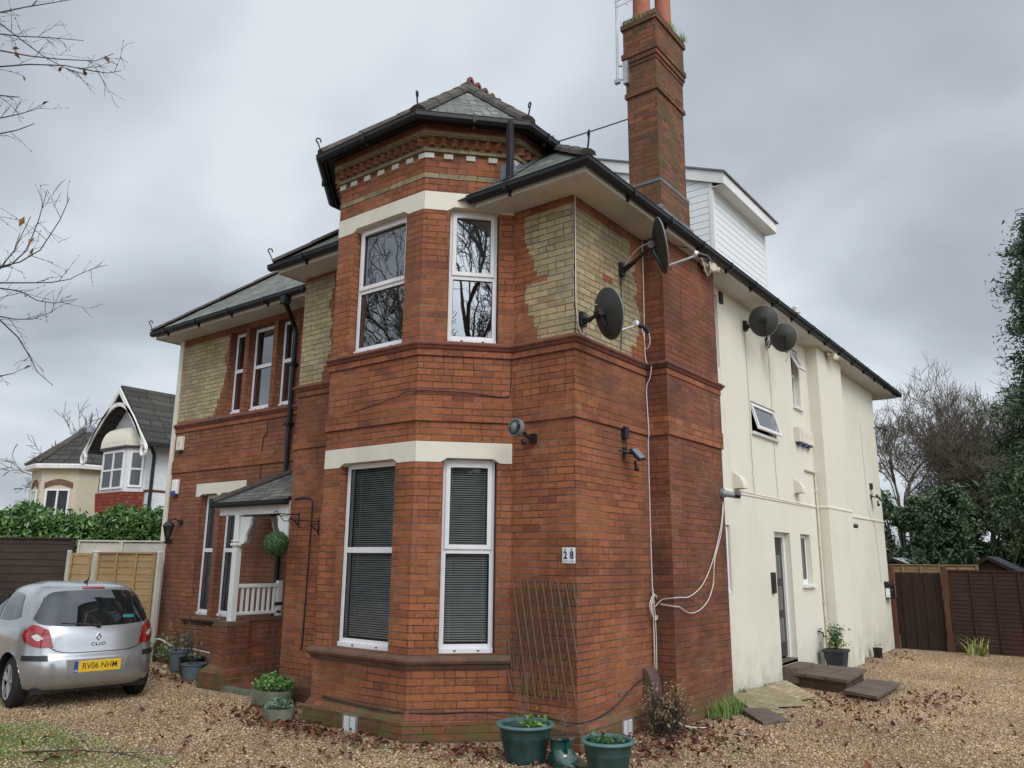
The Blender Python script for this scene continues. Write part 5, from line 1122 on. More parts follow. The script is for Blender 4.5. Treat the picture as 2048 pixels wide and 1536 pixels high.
# tail lights
for sg in (-1,1):
    def tl(u,v,sg=sg):
        # u from inner to outer (wraps corner), v bottom to top
        z0=.725+.06*max(0,u-.4)**1.5*2; z1=.925+.055*math.sin(min(1,u*1.5)*math.pi/2)-.10*max(0,u-.7)**2*5
        z=lerp(z0,z1,v); inner=phi_y(.495+.05*v,z); outer=phi_x(.22+.05*(1-v)+.10*abs(v-.5),z,1)
        return sg*lerp(abs(inner),abs(outer),u),z
    tlp=patch('tail_light','redlens',16,8,tl,.010)
    patch('reversing_lens','clearlens',8,4,lambda u,v:tl(lerp(.22,.62,u),lerp(.32,.62,.5+(v-.5)*math.sin(max(.05,u)*math.pi*.95))),.014,tlp)
    # bumper rub strip
    def rs_(u,v,sg=sg):
        z=lerp(.575,.635,v); a=phi_y(.545,z); c=phi_x(.33,z,1); return sg*lerp(abs(a),abs(c),u),z
    patch('bumper_strip','black',12,2,rs_,.012)
    # side windows
    def q1(u,v,sg=sg):
        xb0,xb1=-.78,-.02; xt0,xt1=-.88,-.30; z=lerp(1.00+.06*u**3,1.345-.03*u*u,v); x=lerp(lerp(xb0,xb1+.02,u),lerp(xt0,xt1,u),v); return phi_x(x,z,sg),z
    patch('side_window','car_glass_dark',10,8,q1,.004)
    def q2(u,v,sg=sg):
        xb0,xb1=-2.05,-.86; xt0,xt1=-1.45,-.95; z=lerp(.99,1.35,v); x=lerp(lerp(xb0,xb1,u),lerp(xt0,xt1,u),v); return phi_x(x,z,sg),z
    patch('side_window','car_glass_dark',12,8,q2,.004)
    strip('door_seam','black',[(phi_x(-.80+.10*(1-t)**2,lerp(.30,1.38,t),sg),lerp(.30,1.38,t)) for t in [j/14 for j in range(15)]],.008)
# plate recess and plate
zP=.50; P0=S_(0,zP,.0)
b=MB(); x0=P0.x; b.lpoly(F(x0,-.30,0,1),[(-.02,.405),(.62,.405),(.66,.585),(-.06,.585)],-.02,.004); b.build('plate_recess','paint',car,bevel=.004)
b=MB(); b.box(x0+.004,x0+.012,-.27,.27,.430,.560); pl_=b.build('number_plate','yplate',car,bevel=.001)
b=MB(); b.box(x0+.012,x0+.0135,-.27,-.222,.430,.560); b.build('plate_band','bplate',pl_)
Mx=lambda y,z,x=None:Matrix.Translation(((x0+.0135) if x is None else x,y,z))@Matrix.Rotation(R(90),4,'Z')@Matrix.Rotation(R(90),4,'X')
text_obj('plate_lettering','RV06 NHM',.102,'black',pl_,Mx(.026,.495),.0008,.0002,sx=.84,sp=1.0)
text_obj('plate_lettering','GB',.026,'wplastic',pl_,Mx(-.246,.450),.0005,.0005)
# badge, lettering
zb_=.80; xb=S_(0,zb_,.0).x
b=MB()
for sg in (-1,1): 
    b.lpoly(F(xb-.01,-.05,0,1),[(.05,.880),(.05+sg*.034,.83),(.05,.780),(.05,.802),(.05+sg*.016,.83),(.05,.858)],-.005,.016)
b.build('badge','chrome',car,bevel=.002)
xc=S_(0,.745,.0).x
text_obj('badge_lettering','CLIO',.052,'chrome',car,Mx(0,.745,xc+.004),.003,.001,sx=1.35,sp=1.15)
text_obj('badge_lettering','EXPRESSION',.020,'grey',car,Mx(.42,.735,S_(phi_y(.42,.735),.735).x+.003),.001,.0003,sx=1.1)
b=MB(); b.box(xc-.02,xc+.012,-.075,.075,.648,.668); b.build('boot_handle','black',car,bevel=.004)
# wiper, aerial
xw=lambda y,z:S_(phi_y(y,z),z,.012); b=MB(); b.tube([tuple(xw(0,.955)),tuple(xw(-.12,.975)),tuple(xw(-.42,1.0))],[.016,.009,.006],6); b.tube([tuple(xw(-.42,1.0)),tuple(xw(-.10,.962))],.006,5); b.tube([tuple(xw(0,.95)),tuple(xw(0,.97)+Vector((.02,0,0)))],.028,10); b.build('wiper','black',car,smooth=True)
b=MB(); b.tube([(-.12,0,1.468),(-.07,0,1.52),(.0,0,1.60)],[.014,.006,.003],6); b.tube([(-.16,0,1.470),(-.10,0,1.485)],[.03,.012],8); b.build('aerial','black',car,smooth=True)
# wheels
for wx_,s_ in wheels:
    W_=.19; yo=s_*.80; b=MB(); n=36; prof=[(.20,0),(.255,.006),(.292,.028),(.300,.055),(.300,W_-.055),(.292,W_-.028),(.25,W_),(.2,W_)]
    for r_,h in prof:
        for j in range(n): a=2*math.pi*j/n; b.v.append((wx_+r_*math.cos(a),yo-s_*h,.30+r_*math.sin(a)))
    for i in range(len(prof)-1):
        for j in range(n): j2=(j+1)%n; b.f.append((i*n+j,i*n+j2,(i+1)*n+j2,(i+1)*n+j)); b.mi.append(0)
    tyre=b.build('wheel','rubber',car,smooth=True)
    b=MB(); n=40
    b.tube([(wx_,yo-s_*.10,.30),(wx_,yo-s_*.11,.30)],.195,28)
    for k in range(5):
        a=2*math.pi*k/5+.3
        for dd_ in (-.16,.16):
            b.tube([(wx_+.03*math.cos(a),yo-s_*.03,.30+.03*math.sin(a)),(wx_+.195*math.cos(a+dd_),yo-s_*.015,.30+.195*math.sin(a+dd_))],[.030,.019],6)
    b.tube([(wx_,yo-s_*.012,.30),(wx_,yo-s_*.06,.30)],.045,14)
    b.tube([(wx_+.200*math.cos(2*math.pi*j/28),yo-s_*.012,.30+.200*math.sin(2*math.pi*j/28)) for j in range(29)],.014,6,False)
    b.build('rim','wheel',tyre,smooth=True)
# mirrors
for sg in (-1,1):
    b=MB(); b.ball((-1.88,sg*.93,1.02),.10,12,8,(.55,1,.75)); b.build('mirror','paint',car,smooth=True)
# rear screen sticker and washer jet
patch('window_sticker','sticker',3,2,lambda u,v:(phi_y(lerp(.30,.44,u),lerp(1.04,1.075,v)),lerp(1.04,1.075,v)),.006)
# ================= pots, steps, plants =================
def gz(x,y): 
    return -.10*max(0,min(1,(y-2)/10))+.012*math.sin(x*1.7+y*.6)*math.cos(y*1.3-x*.4)
def bigpot(label,x,y_,r,h,rs,plant):
    z0=gz(x,y_)-.02; t=thing('plant_pot',label,'plant pot',(x,y_,z0)); c=(x,y_,z0)
    b=MB(); b.lathe([(r*.62,0),(r*.66,.01),(r*.72,h*.25),(r*.84,h*.62),(r*.86,h*.64),(r*.875,h*.72),(r*.86,h*.73),(r*.90,h*.93),(r*.88,h*.94),(r*.82,h*.80)],c,40); b.build('pot','green_pot',t,smooth=True)
    b=MB(); b.lathe([(r*.90,h*.92),(r*1.0,h*.925),(r*1.03,h*.955),(r*1.0,h*.985),(r*.93,h),(r*.87,h*.985),(r*.86,h*.92)],c,40,cap0=False); b.build('rim','rim',t,smooth=True)
    b=MB(); b.lathe([(r*.84,h*.80),(0.001,h*.81)],c,24,cap0=False); b.build('soil','soil',t)
    return t,z0+h*.82
t,zt_=bigpot('larger green pot with leafy weeds, in front of the trellis',-.17,-.64,.27,.36,nr,0)
P=np.array([[-.17+.06+nr.normal()*.07,-.64-.0+nr.normal()*.06,zt_+.05+abs(nr.normal())*.045] for _ in range(80)]); leaf_obj('foliage',P,.042,'herb',t,np.tile([0,0,1.],(80,1)),.75)
b=MB(); 
for k in range(5):
    a=nr.uniform(-.5,.5); b.tube([(-.2+k*.015,-.62,zt_),(-.23+a*.2+k*.01,-.60,zt_+.22),(-.26+a*.35,-.58,zt_+.40+.09*k)],[.004,.003,.0015],5)
b.build('dry_stem','cane',t)
t,zt_=bigpot('smaller green pot at the front right, before the brick side wall',.80,-.78,.225,.36,nr,0)
P=np.array([[.80-.07+nr.normal()*.07,-.78+nr.normal()*.06,zt_+.03+abs(nr.normal())*.03] for _ in range(90)]); leaf_obj('foliage',P,.04,'box_leaf',t,np.tile([0,0,1.],(90,1)),.7)
# boot planter
x,y_=.22,-.52; t=thing('boot_planter','shiny green glazed pot shaped like an ankle boot, between the two green pots','plant pot',(x,y_,gz(x,y_)))
bm=bmesh.new(); 
b=MB(); g=gz(x,y_); rings=[]
def ring(cx,cz,rx,rz_,tilt,ry):
    return [(cx+rx*math.cos(a)*math.cos(tilt),ry*math.sin(a),cz+rx*math.cos(a)*math.sin(tilt)) for a in [2*math.pi*j/24 for j in range(24)]]
RG=[ring(-.02,.305,.072,0,.10,.075),ring(-.02,.31,.090,0,.10,.092),ring(-.02,.295,.092,0,.08,.094),ring(-.02,.27,.074,0,.05,.076),ring(-.02,.20,.070,0,0,.072),ring(-.015,.15,.078,0,-.15,.078),ring(.0,.115,.098,0,-.35,.085),ring(.02,.09,.130,0,-.30,.090),ring(.03,.055,.150,0,-.10,.094),ring(.03,.028,.150,0,0,.094),ring(.03,.026,.158,0,0,.102),ring(.03,.0,.158,0,0,.102)]
for rg in RG: b.v+=[(x+p[0]*1.35,y_-.05+p[1]*1.35+p[0]*.15,g+p[2]*.80) for p in rg]
for i in range(len(RG)-1):
    for j in range(24): j2=(j+1)%24; b.f.append((i*24+j,i*24+j2,(i+1)*24+j2,(i+1)*24+j)); b.mi.append(0)
b.f.append(tuple(range(24))[::-1]); b.mi.append(0); b.build('pot','glaze',t,smooth=True)
b=MB(); b.tube([(x-.02,y_-.05,g+.235),(x-.02,y_-.05,g+.242)],.07,16); b.build('soil','soil',t)
b=MB(); 
for k in range(6): b.tube([(x-.02,y_-.05,g+.28),(x-.03+nr.normal()*.03,y_-.05+nr.normal()*.03,g+.38),(x-.03+nr.normal()*.07,y_-.05+nr.normal()*.05,g+.44+nr.rand()*.05)],[.003,.002,.001],4)
b.build('dry_stem','cane',t); P=np.array([[x-.02+nr.normal()*.05,y_-.05+nr.normal()*.04,g+.42+nr.normal()*.04] for _ in range(26)]); leaf_obj('foliage',P,.02,'dry',t)
# stone planters
def stonepot(label,x,y_,rx,ry,h,n,lm,ls,sp):
    g=gz(x,y_); t=thing('stone_planter',label,'planter',(x,y_,g)); b=MB(); b.lathe([(.88,-.02),(.95,h*.3),(1.0,h*.9),(.99,h),(.86,h*.98),(.84,h*.8)],(x,y_,g),28,rx,ry); b.build('trough','stone',t,smooth=True)
    b=MB(); b.lathe([(.85,h*.8),(.001,h*.86)],(x,y_,g),20,rx,ry,cap0=False); b.build('soil','soil',t)
    P=[]; 
    for k in range(n): a=nr.uniform(0,6.28); q=math.sqrt(nr.rand())*.95; P.append((x+rx*q*math.cos(a),y_+ry*q*math.sin(a),g+h+sp*(1-q*q*.6)*nr.rand()))
    leaf_obj('foliage',P,ls,lm,t,np.tile([0,0,1.],(n,1)),.6)
stonepot('larger mossy stone trough full of leafy green plants before the porch step',-4.30,-.42,.32,.22,.20,420,'herb',.055,.20)
stonepot('small round mossy stone planter beside the left corner of the bay',-3.42,-.98,.20,.16,.15,200,'herb_grey',.04,.12)
# pots by the left front wall
def roundpot(label,x,y_,r,h,m,stems,group=None,band=False,lm='dry',sh=.5,col='twig'):
    g=gz(x,y_); t=thing('plant_pot',label,'plant pot',(x,y_,g),0,group); b=MB(); b.lathe([(r*.8,0),(r*.86,.02),(r,h*.9),(r*1.08,h*.92),(r*1.08,h),(r*.95,h),(r*.93,h*.85)],(x,y_,g),24); b.build('pot',m,t,smooth=True)
    b=MB(); b.lathe([(r*.94,h*.86),(.001,h*.88)],(x,y_,g),18,cap0=False); b.build('soil','soil',t); b=MB(); P=[]
    for k in range(stems):
        a=nr.uniform(0,6.28); l=sh*nr.uniform(.5,1.1); e=(x+math.cos(a)*l*.45,y_+math.sin(a)*l*.35,g+h+l); b.tube([(x+math.cos(a)*r*.5,y_+math.sin(a)*r*.5,g+h*.9),(x+math.cos(a)*l*.25,y_+math.sin(a)*l*.2,g+h+l*.55),e],[.004,.003,.001],4); P+= [(e[0]+nr.normal()*.03,e[1]+nr.normal()*.03,e[2]-nr.rand()*l*.4) for _ in range(5)]
    if stems: b.build('dry_stem',col,t); leaf_obj('foliage',P,.035,lm,t)
    return t
roundpot('blue grey round pot with bare dry stems, farthest left by the brick wall',-7.85,.40,.17,.33,'bluepot',16,sh=.55)
roundpot('low black pot between the blue grey pots by the brick wall',-7.45,.36,.19,.26,'black',22,sh=.5,lm='herb_grey')
roundpot('short blue grey pot standing next to the porch pier base',-6.98,.10,.17,.24,'bluepot',10,sh=.16,lm='herb_grey')
roundpot('grey blue pot half hidden behind the porch pier',-6.62,.34,.20,.36,'bluepot',14,sh=.6)
roundpot('small dark pot against the far end of the cream wall',.22,11.1,.09,.20,'black',3,sh=.1,lm='box_leaf')
# low plants at the foot of the left wall
t=thing('potted_fern','dark green low plant spreading at the left of the pots by the brick wall','plant',(-8.5,.5,.02)); P=np.array([[-8.45+nr.normal()*.22,.5+nr.normal()*.10,.18+abs(nr.normal())*.15] for _ in range(260)]); leaf_obj('foliage',P,.07,'holly',t)
b=MB(); 
for k in range(8): b.tube([(-8.45,.5,0),(-8.45+nr.normal()*.2,.5+nr.normal()*.1,.3)],.005,4)
b.build('stem','twig',t)
t=thing('clay_ornament','small pale clay bird ornament lying in the leaves before the pots','ornament',(-7.55,-.05,.03)); b=MB(); b.ball((-7.55,-.05,.07),.07,12,8,(1.3,.8,.8)); b.ball((-7.50,-.06,.15),.04,10,6); b.build('body','stone_pale',t,smooth=True)
t=thing('garden_hose','pale hose lying along the foot of the left brick wall','hose',(-8.2,.6,.2)); b=MB(); b.tube([(-9.3,.70,.42),(-8.9,.66,.40),(-8.4,.62,.30),(-7.9,.60,.34),(-7.3,.62,.30),(-6.8,.60,.33)],.014,6); b.build('hose_line','lgrey',t,smooth=True)
# square planter with shrub
x,y_=.34,7.72; g=gz(x,y_); t=thing('square_planter','square black planter with a young leafy bush, beside the side door platform','planter',(x,y_,g))
b=MB(); b.hexa([(x-.12,y_-.12,g),(x+.12,y_-.12,g),(x+.12,y_+.12,g),(x-.12,y_+.12,g),(x-.17,y_-.17,g+.38),(x+.17,y_-.17,g+.38),(x+.17,y_+.17,g+.38),(x-.17,y_+.17,g+.38)]); b.box(x-.185,x+.185,y_-.185,y_+.185,g+.36,g+.41); b.build('planter_box','slatey',t,bevel=.008)
b=MB(); b.box(x-.16,x+.16,y_-.16,y_+.16,g+.405,g+.412); b.build('soil','soil',t)
b=MB(); P=[]
for k in range(14):
    a=nr.uniform(0,6.28); l=nr.uniform(.15,.42); e=np.array([x+math.cos(a)*.26*l,y_+math.sin(a)*.26*l,g+.41+l]); b.tube([(x,y_,g+.40),tuple((np.array([x,y_,g+.40])+e)/2+nr.normal(size=3)*.02),tuple(e)],[.008,.006,.002],5)
    P+= [e+nr.normal(size=3)*np.array([.045,.045,.06])-np.array([0,0,.08*nr.rand()]) for _ in range(26)]
b.build('stem','twig',t); leaf_obj('foliage',P,.045,'box_leaf',t,None,.65)
P=[(x+nr.normal()*.08,y_+nr.normal()*.08,g+.44+abs(nr.normal())*.05) for _ in range(120)]; leaf_obj('foliage',P,.055,'strap',t)
# step platforms
t=thing('door_step','upper brown slab platform in front of the side door','step',(.5,6.1,-.03))
b=MB(); q=[(.055,5.84),(1.10,5.50),(1.00,7.02),(.055,7.08)]; b.prism([(.055,5.90),(1.05,5.58),(.95,6.95),(.055,7.0)],-.15,.115); b.build('brick_base','paver_dark',t)
b=MB(); 
def lerp2(a,c,t): return (a[0]+(c[0]-a[0])*t,a[1]+(c[1]-a[1])*t)
for i in range(3):
    for j in range(3):
        def g_(u,v): a=lerp2(q[0],q[1],u); c=lerp2(q[3],q[2],u); return lerp2(a,c,v)
        e_=.006; u0,u1,v0,v1=i/3+e_,(i+1)/3-e_,j/3+e_,(j+1)/3-e_; b=MB(); b.prism([g_(u0,v0),g_(u1,v0),g_(u1,v1),g_(u0,v1)],.118,.165+.004*nr.rand()); b.build('slab','brown_slab',t,bevel=.004)
t=thing('door_step','low brown slab step at the foot of the side door platform','step',(1.4,5.7,-.05))
q=[(1.08,5.30),(1.58,5.05),(1.55,6.62),(1.06,6.80)]; b=MB(); b.prism([(1.10,5.36),(1.53,5.12),(1.50,6.55),(1.08,6.7)],-.2,.0); b.build('brick_base','paver_dark',t)
for j in range(3): b=MB(); b.prism([lerp2(q[0],q[3],j/3+.005),lerp2(q[1],q[2],j/3+.005),lerp2(q[1],q[2],(j+1)/3-.005),lerp2(q[0],q[3],(j+1)/3-.005)],.003,.05); b.build('slab','brown_slab',t,bevel=.004)
t=thing('threshold_step','small raised brown threshold step at the side door','step',(.15,6.2,.16)); b=MB(); b.box(-.20,.30,5.80,6.62,.0,.235); b.build('step_block','brown_slab',t,bevel=.006)
# leaning pavers at the wall foot
def slab(label,pts,z0,z1,m='paver'):
    c=(sum(p[0] for p in pts)/4,sum(p[1] for p in pts)/4,z0); t=thing('paving_slab',label,'slab',c); b=MB(); b.hexa([(p[0],p[1],zz-.035) for p,zz in zip(pts,z1)]+[(p[0],p[1],zz) for p,zz in zip(pts,z1)]); b.build('slab','%s'%m,t,bevel=.004); return t
slab('pale stretched paver block leaning on the wall foot, nearest the brick breast',[(.09,3.62),(.70,2.92),(.92,3.25),(.25,4.02)],0,[.10,.03,.03,.10])
slab('wide pale paver slab leaning on the wall foot, second from the brick breast',[(.10,4.05),(.66,3.42),(.98,3.95),(.30,4.72)],0,[.11,.05,.04,.11])
slab('last pale paver slab before the door platform',[(.12,4.80),(.70,4.12),(.86,4.75),(.22,5.45)],0,[.10,.03,.02,.09])
slab('dark grooved brown slab lying in the gravel nearest the grass tuft',[(.45,3.02),(.98,2.38),(1.16,2.75),(.66,3.30)],0,[.05,.03,.03,.045],'brown_slab')
# dead shrub
x,y_=.36,1.18; t=thing('dry_shrub','dry brown hydrangea bush with dead flower heads against the brick breast','shrub',(x,y_,0)); b=Tubes(); P=[]; Q=[]
for k in range(75):
    a=nr.uniform(0,6.28); l=nr.uniform(.20,.50); s0=np.array([x+nr.normal()*.07,y_+nr.normal()*.07,0.]); e=s0+np.array([math.cos(a)*l*.42,math.sin(a)*l*.42,l]); m_=(s0+e)/2+nr.normal(size=3)*.03; b.seg(s0,m_,.005,.004,4); b.seg(m_,e,.004,.0025,4)
    for q in range(3): e2=m_+(e-m_)*nr.rand()+nr.normal(size=3)*.06; b.seg(m_+(e-m_)*.4*nr.rand(),e2,.003,.0015,3); P.append(e2)
    if nr.rand()<.5: Q+= [e+nr.normal(size=3)*.028 for _ in range(14)]
    P.append(e)
b.build('stem','twig',t); leaf_obj('foliage',Q,.026,'dry',t,None,.7); leaf_obj('foliage',[p+nr.normal(size=3)*.02 for p in P for _ in range(2)],.035,'dry',t)
# grass tufts
t=thing('grass_tuft','bright green grass tuft at the outer corner of the brick breast','grass',(.45,2.75,0)); tufts(230,.42,2.74,0.0,.11,.36,.27,'grass',t,'blade',wid=.005,lean=1.3)
t=thing('grass_tuft','small pale weed clump at the foot of the cream wall by the leaning pavers','grass',(.13,4.0,.05)); tufts(60,.12,4.0,.03,.03,.15,.12,'grass',t,'blade',wid=.005,lean=.9)
t=thing('strap_plant','arching yellow green strap leaved plant before the fence','plant',(1.85,12.95,-.1)); tufts(42,1.80,12.95,-.10,.20,.10,.45,'strap',t,'leaf_blade',wid=.024,lean=1.1)
t=thing('fallen_branch','thin bare fallen branch lying on the mossy gravel','branch',(-3.3,-3.2,.02)); b=MB(); b.tube([(-3.95,-3.45,.02),(-3.5,-3.15,.05),(-3.15,-2.95,.04),(-2.75,-2.85,.02)],[.008,.007,.005,.003],5); b.tube([(-3.15,-2.95,.04),(-2.9,-2.7,.05)],[.004,.002],4); b.build('twig_body','twig',t,smooth=True)
# ================= background =================
def structure(b,name,m,**k): o=b.build(name,m,**k); o['kind']='structure'; return o
# ground: one sheet, fine near the house
xs=np.unique(np.concatenate([np.linspace(-150,-14,18),np.linspace(-14,8,90),np.linspace(8,150,18)])); ys=np.unique(np.concatenate([np.linspace(-150,-8,18),np.linspace(-8,15,90),np.linspace(15,150,18)]))
X_,Y_=np.meshgrid(xs,ys); Z_=-.10*np.clip((Y_-2)/10,0,1)+.012*np.sin(X_*1.7+Y_*.6)*np.cos(Y_*1.3-X_*.4)
n=len(xs); i,j=np.meshgrid(np.arange(len(ys)-1),np.arange(n-1),indexing='ij'); k=(i*n+j).ravel()
o=arr_mesh('ground',np.stack([X_,Y_,Z_],-1).reshape(-1,3),np.stack([k,k+1,k+n+1,k+n],1),'ground',None,None,4,True); o['kind']='structure'
# --- right boundary: gate and fence ---
def vfence(name,label,cat,x0,x1,y_,z0,z1,m='fence_vert',bw=.12):
    t=thing(name,label,cat,((x0+x1)/2,y_,z0)); b=MB(); x=x0; k=0
    while x<x1-.02: w_=min(bw,x1-x); b.box(x+.004,x+w_-.002,y_-.012*(k%2)-.01,y_+.01,z0,z1+.006*math.sin(k*3)); x+=bw; k+=1
    b.build('board_panel',m,t); return t
t=vfence('garden_gate','dark brown gate of upright boards beside the end of the cream wall','gate',.16,1.13,13.55,-.10,1.60)
b=MB(); b.box(.18,1.12,13.56,13.60,.2,.3); b.box(.18,1.12,13.56,13.60,1.2,1.3); b.build('rail','fence_brown',t)
def post(label,x,y_,z1,m='fence_post',w_=.055,z0=-.2,group=None):
    t=thing('fence_post',label,'post',(x,y_,z0),0,group); b=MB(); b.box(x-w_,x+w_,y_-w_,y_+w_,z0,z1); b.build('post_shaft',m,t,bevel=.006)
    b=MB(); b.hexa([(x-w_-.005,y_-w_-.005,z1+.001),(x+w_+.005,y_-w_-.005,z1+.001),(x+w_+.005,y_+w_+.005,z1+.001),(x-w_-.005,y_+w_+.005,z1+.001),(x-.02,y_-.02,z1+.03),(x+.02,y_-.02,z1+.03),(x+.02,y_+.02,z1+.03),(x-.02,y_+.02,z1+.03)]); b.build('post_cap',m,t); return t
post('brown gate post against the end of the cream wall',.09,13.50,1.76); post('brown post between the gate and the boarded fence',1.20,13.50,1.74)
def hpanel(label,p0,p1,z0,z1,m,mb,battens=4,group=None,slat=.085,cap=True,seed=0):
    p0,p1=Vector(p0),Vector(p1); f=F(p0.x,p0.y,(p1-p0).x,(p1-p0).y); L=(p1-p0).length; t=thing('garden_fence',label,'fence',(p0.x,p0.y,z0),0,group); rs=random.Random(seed+int(L*100)); b=MB(); z=z0; k=0
    while z<z1-.03:
        h=slat*rs.uniform(.9,1.12); zz=min(z+h,z1); n=5
        off=[rs.uniform(-.008,.008) for _ in range(n+1)]
        for q in range(n):
            a,c=L*q/n,L*(q+1)/n; b.hexa([fp(f,a,.020,z+off[q]),fp(f,c,.020,z+off[q+1]),fp(f,c,-.005,z),fp(f,a,-.005,z),fp(f,a,.008,zz+.008),fp(f,c,.008,zz+.008),fp(f,c,-.005,zz+.008),fp(f,a,-.005,zz+.008)])
        z=zz; k+=1
    b.build('slat_panel',m,t)
    for i in range(battens+1): s_=L*i/battens; s_=min(max(s_,.02),L-.02); b=MB(); b.lbox(f,s_-.018,s_+.018,.012,.040,z0,z1); b.build('batten',mb,t)
    if cap: b=MB(); b.lbox(f,0,L,-.02,.045,z1+.009,z1+.035); b.build('cap_rail',mb,t)
    return t
hpanel('dark brown horizontal board fence panel beside the gate',(1.27,13.52),(3.10,13.52),-.12,1.64,'fence_brown','fence_brown',4)
hpanel('dark brown horizontal board fence panel at the right edge',(3.22,13.52),(5.05,13.52),-.12,1.64,'fence_brown','fence_brown',4)
hpanel('dark brown horizontal board fence panel right of the picture edge panel',(5.1,13.52),(6.9,13.52),-.12,1.64,'fence_brown','fence_brown',4)
post('brown post between the two boarded panels',3.16,13.50,1.66,'fence_brown')
hpanel('golden new fence strip showing above the brown gate',(-.2,14.3),(1.80,14.3),1.0,1.76,'fence_gold','fence_gold',5)
def shed(label,x0,x1,y0,y1_,ze_,zr_,m='fence_dark',rm='felt'):
    t=thing('garden_shed',label,'shed',((x0+x1)/2,y0,-.1)); xm=(x0+x1)/2; b=MB(); b.poly([(x0,y0,-.1),(x1,y0,-.1),(x1,y0,ze_),(xm,y0,zr_),(x0,y0,ze_)]); b.poly([(x0,y1_,-.1),(x1,y1_,-.1),(x1,y1_,ze_),(xm,y1_,zr_),(x0,y1_,ze_)]); b.poly([(x0,y0,-.1),(x0,y1_,-.1),(x0,y1_,ze_),(x0,y0,ze_)]); b.poly([(x1,y0,-.1),(x1,y1_,-.1),(x1,y1_,ze_),(x1,y0,ze_)]); b.build('wall',m,t,recalc=False)
    e_=.10; s_=(zr_-ze_)/(xm-x0)
    for sg in (-1,1):
        xe=xm+sg*(xm-x0+e_); zz=ze_-e_*s_; b=MB(); lo,hi=(xe,xm) if sg<0 else (xm,xe); zl,zh=(zz,zr_) if sg<0 else (zr_,zz)
        b.hexa([(lo,y0-.1,zl+.005),(hi,y0-.1,zh+.005),(hi,y1_+.1,zh+.005),(lo,y1_+.1,zl+.005),(lo,y0-.1,zl+.03),(hi,y0-.1,zh+.03),(hi,y1_+.1,zh+.03),(lo,y1_+.1,zl+.03)]); b.build('roof',rm,t)
        b=MB(); b.hexa([(lo,y0-.13,zl-.06),(hi,y0-.13,zh-.06),(hi,y0-.105,zh-.06),(lo,y0-.105,zl-.06),(lo,y0-.13,zl+.03),(hi,y0-.13,zh+.03),(hi,y0-.105,zh+.03),(lo,y0-.105,zl+.03)]); b.build('bargeboard',m,t)
    return t
shed('dark shed with a low pitched roof rising above the brown fence at the right',1.30,2.42,15.6,17.6,1.66,1.97)
shed('small pale roofed shed behind the golden fence strip beside the cream wall',-1.35,.10,17.3,19.3,1.62,1.93,'fence_dark','lgrey')
# --- left boundary ---
hpanel('new golden fence panel nearest the left corner of the brick house',(-10.05,-.06),(-9.28,.60),.05,1.85,'fence_gold','fence_gold',3,seed=3,slat=.12)
hpanel('narrow golden fence panel between two white posts',(-10.42,-.35),(-10.13,-.12),.05,1.85,'fence_gold','fence_gold',1,seed=5,cap=False,slat=.16)
post('thick weathered white post between the two golden panels',-10.09,-.09,1.88,'fence_white',.045,0); post('thin white post at the left end of the narrow golden panel',-10.45,-.38,1.88,'fence_white',.03,0)
post('white post between the golden panel and the house corner',-9.24,.64,1.88,'fence_white',.04,0)
hpanel('old whitish board fence panel just above the golden panels',(-10.72,-.12),(-9.45,.87),.3,2.06,'fence_white','fence_white',2,seed=9,slat=.2)
hpanel('dark brown fence panel with horizontal boards, right of the pair behind the car',(-12.0,-1.06),(-10.80,-.15),.0,2.10,'fence_dark','fence_dark',1,seed=1,slat=.13)
hpanel('dark brown fence panel with horizontal boards, left of the pair behind the car',(-13.6,-2.28),(-12.1,-1.14),.0,2.10,'fence_dark','fence_dark',1,seed=2,slat=.13)
post('dark post between the two dark fence panels',-12.05,-1.12,2.12,'fence_dark',.05,0)
# hedge (laurel) : clumps of broad glossy leaves
t=thing('laurel_hedge','tall glossy green laurel hedge behind the fence at the left','hedge',(-13.0,.9,0)); P=[];Nn=[]
p0,p1=np.array([-16.0,-1.9]),np.array([-10.4,2.5]); dl=(p1-p0)/np.linalg.norm(p1-p0); nl=np.array([dl[1],-dl[0]])
for k in range(15000):
    s_=nr.rand(); q=p0+(p1-p0)*s_; top=2.50+.12*math.sin(s_*19)+.10*math.sin(s_*47+1)+nr.rand()*.12; o_=nr.uniform(-.05,.9); z=top*(1-.42*nr.rand()**1.2) if nr.rand()<.76 else top+abs(nr.normal())*.05
    if o_<.25 or z>top-.2:
        xy=q-nl*o_+nl*.12*math.sin(s_*60+z*7); P.append((xy[0],xy[1],z)); Nn.append((nl[0]*.6,nl[1]*.6,.6))
for k in range(6000):
    s_=nr.rand(); q=p0+(p1-p0)*s_+nl*nr.uniform(-.02,.16); P.append((q[0],q[1],nr.uniform(1.7,2.6))); Nn.append((nl[0]*.8,nl[1]*.8,.5))
for k in range(150):   # upright shoots
    s_=nr.rand(); q=p0+(p1-p0)*s_-nl*nr.rand()*.7; h=nr.uniform(.1,.34); z0_=2.50+.12*math.sin(s_*19)+.10*math.sin(s_*47+1)
    for j in range(int(h*48)): P.append((q[0]+nr.normal()*.045,q[1]+nr.normal()*.045,z0_+h*nr.rand())); Nn.append((nl[0],nl[1],.3))
leaf_obj('foliage',P,.115,'laurel',t,np.array(Nn),.40)
b=MB(); b.hexa([tuple(p0)+(.0,),tuple(p1)+(.0,),tuple(p1-nl*.9)+(.0,),tuple(p0-nl*.9)+(.0,),tuple(p0-nl*.1)+(2.45,),tuple(p1-nl*.1)+(2.45,),tuple(p1-nl*.8)+(2.45,),tuple(p0-nl*.8)+(2.45,)]); b.build('core','dark_leaf_core',t)
